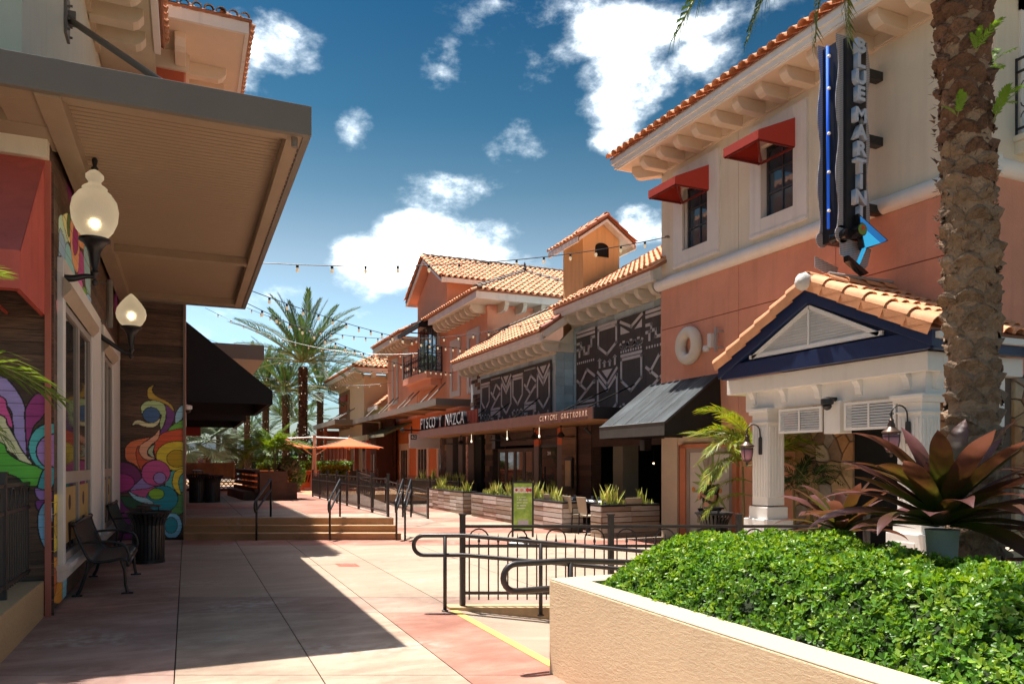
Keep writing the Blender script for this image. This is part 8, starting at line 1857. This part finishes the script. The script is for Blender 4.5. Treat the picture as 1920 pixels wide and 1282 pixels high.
def hedge_box(s0, s1, t0, t1, z0, z1, n, label, seed):
    r_ = random.Random(seed); b = MB()
    for i in range(n):
        f = r_.random(); s = r_.uniform(s0, s1); t = r_.uniform(t0, t1); z = r_.uniform(z0, z1)
        if f < .5: z = z1 + r_.uniform(-.06, .05)
        else: t = t0 + r_.uniform(-.05, .05)
        p = fp(s, t, z); nn = Vector((r_.gauss(0, 1), r_.gauss(-.6, 1), r_.gauss(1, .8))).normalized(); tt_ = nn.orthogonal().normalized(); tt_ = Matrix.Rotation(r_.uniform(0, 6.28), 3, nn) @ tt_; w = nn.cross(tt_) * .035; l = .12
        b.add([p, p + tt_ * l * .5 + w, p + tt_ * l, p + tt_ * l * .5 - w], [(0, 1, 2, 3)])
    T = thing('hedge', fp((s0 + s1) / 2, t0, z0), label, 'hedge'); b.build('foliage', M_hl, T, kind='stuff'); q = MB(oxf); q.box(s0 + .05, s1 - .05, t0 + .06, t1 - .05, z0 - .3, z1 - .06); q.build('shade_core', mat('dark_hedge_core', (.02, .03, .01), .95), T)  # near-black inner box: shade behind the leaves put into its colour
hedge_box(-13.0, -8.3, 38.1, 39.2, 1.3, 1.72, 5200, 'clipped hedge on top of the distant orange wall', 4); hedge_box(-9.4, -8.1, 36.5, 37.3, .9, 1.5, 1600, 'rounded green bush behind the terrace fence under the umbrella', 5)
hedge_box(-22, -10, 60, 61, .3, 2.2, 3000, 'tall green hedge between the far palm trunks', 6)
v = fp(-9.5, 62); leafball('leafy_shrub', (v.x, v.y, 2.0), (2.2, 1.2, 1.4), 1500, M_hl, 'yellow green bush far behind the hedge and umbrella mast', seed=8, ls=.3)
far = MB(); r_ = random.Random(9)
for i in range(9000):
    s = r_.uniform(-75, -8); hh = 6 + 3 * math.sin(s * .5) + 2 * math.sin(s * 1.3 + 1); z = r_.uniform(.3, hh); p = fp(s, 170 + r_.uniform(-3, 3), z); nn = Vector((r_.gauss(0, 1), r_.gauss(-1, 1), r_.gauss(.6, 1))).normalized(); t_ = nn.orthogonal().normalized(); w = nn.cross(t_) * .45
    far.add([p, p + t_ * .6 + w, p + t_ * 1.2, p + t_ * .6 - w], [(0, 1, 2, 3)])
o = far.build('distant_trees', mat('far_tree_leaf', (.07, .1, .045), .7, island=.3)); props(o, 'distant belt of trees closing the street', 'trees', kind='stuff')
# ---- foreground palm
FPm = thing('date_palm', (5.6, 3.9, .7), 'massive foreground palm trunk with rough brown boots at right', 'palm tree')
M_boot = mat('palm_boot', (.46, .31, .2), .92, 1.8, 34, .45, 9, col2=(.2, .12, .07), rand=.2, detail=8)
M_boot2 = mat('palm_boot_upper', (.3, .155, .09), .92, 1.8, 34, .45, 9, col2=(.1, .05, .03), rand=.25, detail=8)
rnd = random.Random(21); cx, cy = 5.6, 3.9
b = MB(); b.tube([(cx + .04, cy, .5), (cx + .02, cy, 2.5), (cx - .1, cy, 5.2), (cx - .14, cy, 6.3)], [.18, .17, .165, .19], 16); b.build('trunk_core', M_boot, FPm)
bootm = []
for q in range(7):
    r2 = random.Random(50 + q); nx, nz = 10, 5; V = []; F_ = []
    W_, H_ = r2.uniform(.085, .12), r2.uniform(.08, .12); dep = r2.uniform(.035, .065); sk_ = r2.uniform(-.3, .3)
    for j in range(nz + 1):
        for i in range(nx + 1):
            u_ = i / nx * 2 - 1; v2 = j / nz; edge = max(0, 1 - abs(u_ - sk_ * (1 - u_ * u_)) ** 2.2)
            ht = H_ * (v2 * 1.0) * (.35 + .65 * edge) - .02 * abs(u_); out = dep * edge * (.25 + .9 * v2) + r2.uniform(-.014, .014)
            V.append((out, u_ * W_, ht))
    base = len(V)
    for i in range(nx + 1):
        u_ = i / nx * 2 - 1; V.append((-.03, u_ * W_ * .85, H_ * (.55 + .6 * (1 - abs(u_) ** 2)) + .02))
    for j in range(nz):
        for i in range(nx): F_.append((j * (nx + 1) + i, j * (nx + 1) + i + 1, (j + 1) * (nx + 1) + i + 1, (j + 1) * (nx + 1) + i))
    for i in range(nx): F_.append((nz * (nx + 1) + i, nz * (nx + 1) + i + 1, base + i + 1, base + i))
    for mm in (M_boot, M_boot2):
        me = bpy.data.meshes.new('boot'); me.from_pydata(V, [], F_); me.materials.append(mm); bootm.append(me)
        for p in me.polygons: p.use_smooth = True
row = 0; z = .75; cnt = 0
while z < 6.2 and cnt < 296:
    cxx = cx + .06 - .04 * max(0, z - .5) / 2 if z < 2.5 else cx + .02 - .05 * (z - 2.5) * .9; rr_ = .155 if z < 4 else .15; n = 6
    for k in range(n):
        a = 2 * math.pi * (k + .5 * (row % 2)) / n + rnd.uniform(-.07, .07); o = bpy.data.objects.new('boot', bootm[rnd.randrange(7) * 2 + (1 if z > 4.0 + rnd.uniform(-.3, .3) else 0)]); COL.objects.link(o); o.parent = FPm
        s = rnd.uniform(.9, 1.12); o.scale = (s, s, s * rnd.uniform(.85, 1.15)); o.rotation_euler = (rnd.uniform(-.15, .15), rnd.uniform(-.25, .25), a); o.location = Vector((cxx + rr_ * math.cos(a), cy + rr_ * math.sin(a), z + rnd.uniform(-.04, .04))) - worg(FPm); cnt += 1
    z += .128; row += 1
b = MB()
for k in range(520):
    a = rnd.uniform(0, 6.28); z = rnd.uniform(3.3, 6.2); p = Vector((cx - .05 * (z - 2.5) + .19 * math.cos(a), cy + .19 * math.sin(a), z)); d = Vector((math.cos(a), math.sin(a), rnd.uniform(-.3, 1))).normalized(); sd = d.orthogonal().normalized() * rnd.uniform(.006, .02); l = rnd.uniform(.02, .06)
    b.add([p - sd, p + sd, p + d * l + EZ * rnd.uniform(-.03, .03)], [(0, 1, 2)])
b.build('bark_fibre', M_boot2, FPm, kind='stuff')
FM2 = [frond_mesh(2.6, d, 46, .42, .016, .3, M_date, up=.3, seed=60 + i, curl=.5, thick=.03) for i, d in enumerate((.5, .62))]
pc = (5.43, 3.9, 6.35)
crown(FPm, pc, FM2, 22, lambda f: 1.3 - .9 * f, rnd, 1.0)
M_dateY = mat('yellow_date_leaflet', (.33, .3, .05), .5, 0, 1, .3, 9, col2=(.1, .17, .04), island=.3, transl=(1.1, 1, .4))  # yellow leaflets mottled with green
def dropfrond(az, e, sc, mm, seed, L_=2.6, dr=.62):
    me = frond_mesh(L_, dr, 46, .42, .016, .35, mm, up=.3, seed=seed, curl=.6, thick=.03); o = bpy.data.objects.new('frond', me); COL.objects.link(o); o.parent = FPm; o.location = Vector(pc) - worg(FPm); o.rotation_euler = Euler((.2, -e, az), 'XYZ'); o.scale = (sc, sc, sc)
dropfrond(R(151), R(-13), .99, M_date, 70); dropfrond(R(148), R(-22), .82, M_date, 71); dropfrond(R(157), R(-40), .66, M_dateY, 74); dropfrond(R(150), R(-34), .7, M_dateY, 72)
# small ferns growing on the trunk
M_fern = mat('fern_leaf', (.2, .36, .04), .5, 0, 1, .2, 9, transl=(1.2, 1.2, .3)); FNm = frond_mesh(.3, .3, 14, .07, .008, .1, M_fern, up=.3, seed=80, curl=.2, thick=.003)
for (u_, z, nfr, fl) in ((R(-15), 4.75, 4, 'upper fern on the right side'), (R(-20), 4.45, 4, 'lower fern on the right side'), (R(205), 4.3, 3, 'fern on the left edge'), (R(240), 4.75, 3, 'highest fern on the front face'), (R(275), 4.25, 3, 'lower fern on the front face')):
    T = thing('fern', (cx - .05 * (z - 2.5) + .22 * math.cos(u_), cy + .22 * math.sin(u_), z), 'bright green ' + fl + ' of the foreground palm trunk', 'fern', 'ferns growing on the palm trunk')
    for k in range(nfr): o = bpy.data.objects.new('fern_frond', FNm); COL.objects.link(o); o.parent = T; o.rotation_euler = Euler((rnd.uniform(-.4, .4), -rnd.uniform(.2, .9), u_ + rnd.uniform(-.7, .7)), 'XYZ'); s = rnd.uniform(.5, 1.1); o.scale = (s, s, s)
# ---- bromeliads
M_brom = bpy.data.materials.new('maroon_bromeliad_leaf'); M_brom.use_nodes = True; nt = M_brom.node_tree; N = nt.nodes; Lk = nt.links; p_ = N['Principled BSDF']; p_.inputs['Roughness'].default_value = .42; p_.inputs['Specular IOR Level'].default_value = .3
at = N.new('ShaderNodeAttribute'); at.attribute_name = 'along'; oi = N.new('ShaderNodeObjectInfo'); g_ = N.new('ShaderNodeNewGeometry'); nz_ = N.new('ShaderNodeTexNoise'); nz_.inputs['Scale'].default_value = 9; nz_.inputs['Detail'].default_value = 5; Lk.new(g_.outputs['Position'], nz_.inputs['Vector'])
ad = N.new('ShaderNodeMath'); ad.operation = 'ADD'; Lk.new(at.outputs['Fac'], ad.inputs[0]); m1 = N.new('ShaderNodeMath'); m1.operation = 'MULTIPLY_ADD'; Lk.new(nz_.outputs[0], m1.inputs[0]); m1.inputs[1].default_value = .5; m1.inputs[2].default_value = -.25; m2 = N.new('ShaderNodeMath'); m2.operation = 'MULTIPLY_ADD'; Lk.new(oi.outputs['Random'], m2.inputs[0]); m2.inputs[1].default_value = .5; m2.inputs[2].default_value = -.25; s2_ = N.new('ShaderNodeMath'); s2_.operation = 'ADD'; Lk.new(m1.outputs[0], s2_.inputs[0]); Lk.new(m2.outputs[0], s2_.inputs[1]); Lk.new(s2_.outputs[0], ad.inputs[1])
cr = N.new('ShaderNodeValToRGB'); e0 = cr.color_ramp.elements; e0[0].position = .1; e0[0].color = (.07, .1, .015, 1); e0[1].position = .95; e0[1].color = (.15, .06, .06, 1); x_ = cr.color_ramp.elements.new(.45); x_.color = (.095, .05, .018, 1); x_ = cr.color_ramp.elements.new(.7); x_.color = (.1, .036, .028, 1); Lk.new(ad.outputs[0], cr.inputs[0]); Lk.new(cr.outputs[0], p_.inputs['Base Color'])
tr_ = N.new('ShaderNodeBsdfTranslucent'); sc_ = N.new('ShaderNodeVectorMath'); sc_.operation = 'MULTIPLY'; Lk.new(cr.outputs[0], sc_.inputs[0]); sc_.inputs[1].default_value = (1.6, 1.4, .8); Lk.new(sc_.outputs[0], tr_.inputs[0]); ms_ = N.new('ShaderNodeMixShader'); ms_.inputs[0].default_value = .35; Lk.new(p_.outputs[0], ms_.inputs[1]); Lk.new(tr_.outputs[0], ms_.inputs[2]); Lk.new(ms_.outputs[0], N['Material Output'].inputs[0])
def brom_leaf(L_, W_, bend, seed, tipcurl=.0):
    r2 = random.Random(seed); n = 16; V = []; al = []; F_ = []; p = Vector((0, 0, 0)); ang = .0
    for k in range(n + 1):
        f = k / n; ang = bend * f ** 1.6 + tipcurl * max(0, f - .78) * 6; w = W_ * (.62 + .55 * math.sin(math.pi * min(1, f * .9 + .05)) ** .8) * (1 if f < .7 else max(.02, 1 - ((f - .7) / .3) ** 2.0)); ch = .35 * (1 - f * .55)
        d = Vector((math.cos(ang), 0, -math.sin(ang))); nrm = Vector((math.sin(ang), 0, math.cos(ang)))
        for j in range(5): v_ = j / 4 * 2 - 1; V.append(tuple(p + Vector((0, v_ * w, 0)) + nrm * (v_ * v_ * w * ch) + Vector((0, 0, r2.uniform(-.0015, .0015))))); al.append(f)
        p = p + d * (L_ / n)
    for k in range(n):
        for j in range(4): F_.append((k * 5 + j, k * 5 + j + 1, k * 5 + j + 6, k * 5 + j + 5))
    me = bpy.data.meshes.new('leaf'); me.from_pydata(V, [], F_); me.materials.append(M_brom); a_ = me.attributes.new('along', 'FLOAT', 'POINT'); a_.data.foreach_set('value', al)
    for q in me.polygons: q.use_smooth = True
    return me
BLm = [brom_leaf(.82, .058, .45, 1), brom_leaf(.78, .064, .7, 2, .3), brom_leaf(.72, .06, .3, 3, .2), brom_leaf(.78, .055, .95, 4, .15)]
BLs = [brom_leaf(.4, .07, .25, 5, .1), brom_leaf(.36, .075, .4, 6, .35)]
def bromeliad(x, y, z, sc, n, label, seed):
    T = thing('bromeliad', (x, y, z), label, 'bromeliad'); rnd = random.Random(seed)
    for k in range(n):
        f = k / (n - 1); a = k * 2.39996 + rnd.uniform(-.15, .15); e = 1.32 - 1.22 * f ** .8 + rnd.uniform(-.1, .1); o = bpy.data.objects.new('leaf', rnd.choice(BLs if f < .15 else BLm)); COL.objects.link(o); o.parent = T; o.rotation_euler = Euler((rnd.uniform(-.25, .25), -e, a), 'XYZ'); s = sc * rnd.uniform(.85, 1.08); o.scale = (s, s, s); o.location = Vector((math.cos(a), math.sin(a), 0)) * .05 * f * sc + EZ * (.12 * (1 - f) * sc)
    return T
bromeliad(4.62, 3.42, 1.27, 1.05, 54, 'largest maroon and green bromeliad in front of the palm trunk', 3)
bromeliad(4.95, 4.55, 1.12, .72, 30, 'smaller maroon bromeliad left of the largest one above the hedge', 4)
bromeliad(5.55, 2.95, 1.35, .95, 36, 'maroon bromeliad cut by the right edge behind the largest one', 5)
bromeliad(5.5, 3.1, .95, .7, 18, 'low maroon bromeliad beneath the largest one at the palm foot', 6)
b = MB(); b.lathe((4.62, 3.42, .72), [(.07, 0), (.075, .1), (.1, .52), (.105, .54), (.09, .54)], 20); o = b.build('plant_pot', mat('grey_green_pot', (.36, .4, .34), .7, .2, 30, .1, 3), smooth=True); props(o, 'pale grey green tapered pot holding the largest bromeliad', 'pot')
b = MB(); b.tube([(5.35, 3.0, .7), (5.36, 3.0, 1.12)], .035, 8); o = b.build('timber_stake', mat('grey_stake', (.2, .14, .1), .9)); props(o, 'short grey stake standing between the hedge and the palm foot', 'stake')
# yellow areca beside the porch
AY = [frond_mesh(1.25, d, 34, .34, .014, .3, M_arecay, up=.3, seed=90 + i, curl=.45, thick=.012) for i, d in enumerate((.55, .75, .95))]
T = areca(9.6, 10.85, -.1, 2.05, 'yellow green feather palm left of the white porch column', 4, 6, AY, .95, 6, lambda f: 1.2 - 1.1 * f, spread=.2)
for (az, e, s, zc) in ((R(160), .55, .9, 1.95), (R(150), .2, .85, 1.75), (R(172), .0, .8, 1.35), (R(140), .7, .9, 2.2), (R(165), -.1, .85, 1.1), (R(185), .75, .9, 2.0)):
    o = bpy.data.objects.new('frond', AY[0]); COL.objects.link(o); o.parent = T; o.location = Vector((9.55, 10.8, zc)) - worg(T); o.rotation_euler = Euler((rnd.uniform(-.2, .5), -e, az), 'XYZ'); o.scale = (s, s, s)
AG = [frond_mesh(1.0, d, 30, .28, .012, .3, M_date, up=.3, seed=100 + i, curl=.5, thick=.01) for i, d in enumerate((.6, .9))]
areca(9.9, 9.95, -.1, 1.45, 'dark feather palm growing inside the porch against the stone wall', 3, 7, AG, .8, 9, lambda f: 1.2 - 1.2 * f)
# palm at the far left edge
LF = thing('areca_palm', (-2.35, 7.35, .34), 'green feather palm leaning in from the left edge above the dark fence', 'palm'); M_lf = mat('left_palm_leaflet', (.16, .24, .05), .4, 0, 1, .2, 4, island=.3, spec=.5, transl=(1.2, 1.1, .4))
b = MB(); b.tube([(-2.35, 7.35, .3), (-2.3, 7.3, 2.2)], [.06, .04], 8); b.build('stem', mat('ringed_green_stem', (.22, .17, .07)), LF)
LM = [frond_mesh(1.35, d, 26, .42, .017, .25, M_lf, up=.3, seed=110 + i, curl=.35, thick=.012) for i, d in enumerate((.6, .75))]
for (az, e, s, z) in ((R(12), .15, 1.0, 2.45), (R(28), .3, .95, 2.35), (R(-20), .9, .8, 2.7), (R(60), 1.1, .85, 2.8), (R(120), .5, 1, 2.4), (R(200), .5, 1, 2.4), (R(-70), .4, .8, 2.4), (R(20), .95, .75, 2.8), (R(5), -.1, .8, 2.25)):
    o = bpy.data.objects.new('frond', LM[0] if e < .5 else LM[1]); COL.objects.link(o); o.parent = LF; o.location = Vector((-2.3, 7.3, z)) - worg(LF); o.rotation_euler = Euler((rnd.uniform(-.4, .4), -e, az), 'XYZ'); o.scale = (s, s, s)
# ---- foreground hedge
HG = thing('hedge', (3.8, 3, .7), 'dense bright green clipped hedge filling the foreground planter', 'hedge')
rs = np.random.RandomState(5)
def smooth(a, b_, x): t = np.clip((x - a) / (b_ - a), 0, 1); return t * t * (3 - 2 * t)
def hz(X_, Y_):
    bx = 4.5 + .75 * smooth(3.7, 4.6, Y_)
    e = smooth(2.9, 3.45, X_) ** .7 * smooth(5.28, 4.75, Y_) ** .7 * (.35 + .65 * smooth(bx + .05, bx - .3, X_))
    h = .70 + .40 * e + .02 * np.sin(X_ * 7 + Y_ * 3) + .02 * np.sin(Y_ * 9 - X_ * 4) + .014 * np.sin(X_ * 23 + 3 * np.sin(Y_ * 6)) * np.sin(Y_ * 19 + 2 * np.sin(X_ * 8)) - .05 * smooth(3.2, 1.2, Y_)
    return h, bx
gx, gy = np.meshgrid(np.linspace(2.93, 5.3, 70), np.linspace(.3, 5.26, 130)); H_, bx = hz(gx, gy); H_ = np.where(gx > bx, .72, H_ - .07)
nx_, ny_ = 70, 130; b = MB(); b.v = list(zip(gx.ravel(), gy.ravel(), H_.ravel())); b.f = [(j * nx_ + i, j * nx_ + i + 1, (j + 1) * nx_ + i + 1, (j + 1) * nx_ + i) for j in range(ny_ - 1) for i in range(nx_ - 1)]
b.build('shade_core', mat('dark_hedge_core', (.02, .03, .01), .95), HG)  # dark inner sheet whose colour stands in for shade in the leaf gaps
M_hedge = mat('glossy_hedge_leaf', (.13, .28, .04), .36, 0, 1, .25, 2.2, island=.45, spec=.35, transl=(1.5, 1.25, .25))
M_hedge2 = mat('young_hedge_leaf', (.28, .42, .05), .4, 0, 1, .2, 3, island=.3, spec=.5, transl=(1.2, 1.1, .3))
def leaves(n, young, zoff, seed, nl=7, size=.036):
    rs = np.random.RandomState(seed); X_ = rs.uniform(2.93, 5.3, n); Y_ = rs.uniform(.6, 5.28, n); h, bx = hz(X_, Y_); ok = X_ < bx; X_, Y_, h = X_[ok], Y_[ok], h[ok]; n = len(X_)
    e = .01; hx = (hz(X_ + e, Y_)[0] - hz(X_ - e, Y_)[0]) / (2 * e); hy = (hz(X_, Y_ + e)[0] - hz(X_, Y_ - e)[0]) / (2 * e); N_ = np.stack([-hx, -hy, np.ones(n)], 1); N_ += rs.normal(scale=.3, size=(n, 3)); N_ /= np.linalg.norm(N_, axis=1)[:, None]
    P_ = np.stack([X_, Y_, h + rs.uniform(-zoff, .02, n)], 1); ref = np.where(np.abs(N_[:, :1]) < .8, np.array([[1., 0, 0]]), np.array([[0, 1., 0]])); U_ = np.cross(N_, ref); U_ /= np.linalg.norm(U_, axis=1)[:, None]; W_ = np.cross(N_, U_)
    VV = []
    for k in range(nl):
        a = 2 * math.pi * k / nl + rs.uniform(0, 6.28, n) * (1 if k == 0 else 0) + rs.uniform(-.4, .4, n); el = rs.uniform(.15, 1.1, n); D_ = (U_ * np.cos(a)[:, None] + W_ * np.sin(a)[:, None]) * np.cos(el)[:, None] + N_ * np.sin(el)[:, None]
        S_ = np.cross(D_, N_); S_ /= (np.linalg.norm(S_, axis=1)[:, None] + 1e-9); Q_ = np.cross(S_, D_); L_ = (size * rs.uniform(.65, 1.2, n))[:, None]; w = L_ * .27
        p0 = P_ + D_ * .006; tip = p0 + D_ * L_; m1_ = p0 + D_ * L_ * .42; m2_ = p0 + D_ * L_ * .78; up = Q_ * L_ * .1
        VV.append(np.stack([p0, m1_ + S_ * w * .8 + up, m2_ + S_ * w + up, tip, m2_ - S_ * w + up, m1_ - S_ * w * .8 + up], 1))
    V = np.concatenate(VV, 0).reshape(-1, 3); m = V.shape[0] // 6; base = np.arange(m)[:, None] * 6
    F_ = np.concatenate([base + np.array([[0, 1, 2, 3]]), base + np.array([[0, 3, 4, 5]])], 0)
    me = bpy.data.meshes.new('leaves'); o0 = np.array(worg(HG)); V = V - o0; nf = F_.shape[0]
    me.vertices.add(V.shape[0]); me.vertices.foreach_set('co', V.ravel()); me.loops.add(nf * 4); me.loops.foreach_set('vertex_index', F_.ravel().astype(np.int32)); me.polygons.add(nf); me.polygons.foreach_set('loop_start', np.arange(nf, dtype=np.int32) * 4); me.polygons.foreach_set('loop_total', np.full(nf, 4, np.int32)); me.update(calc_edges=True)
    me.materials.append(M_hedge2 if young else M_hedge); o = bpy.data.objects.new('leaves', me); COL.objects.link(o); o.parent = HG; o['kind'] = 'stuff'
leaves(9500, False, .1, 1); leaves(3600, False, .02, 2); leaves(2600, True, .015, 3, 6, .034)
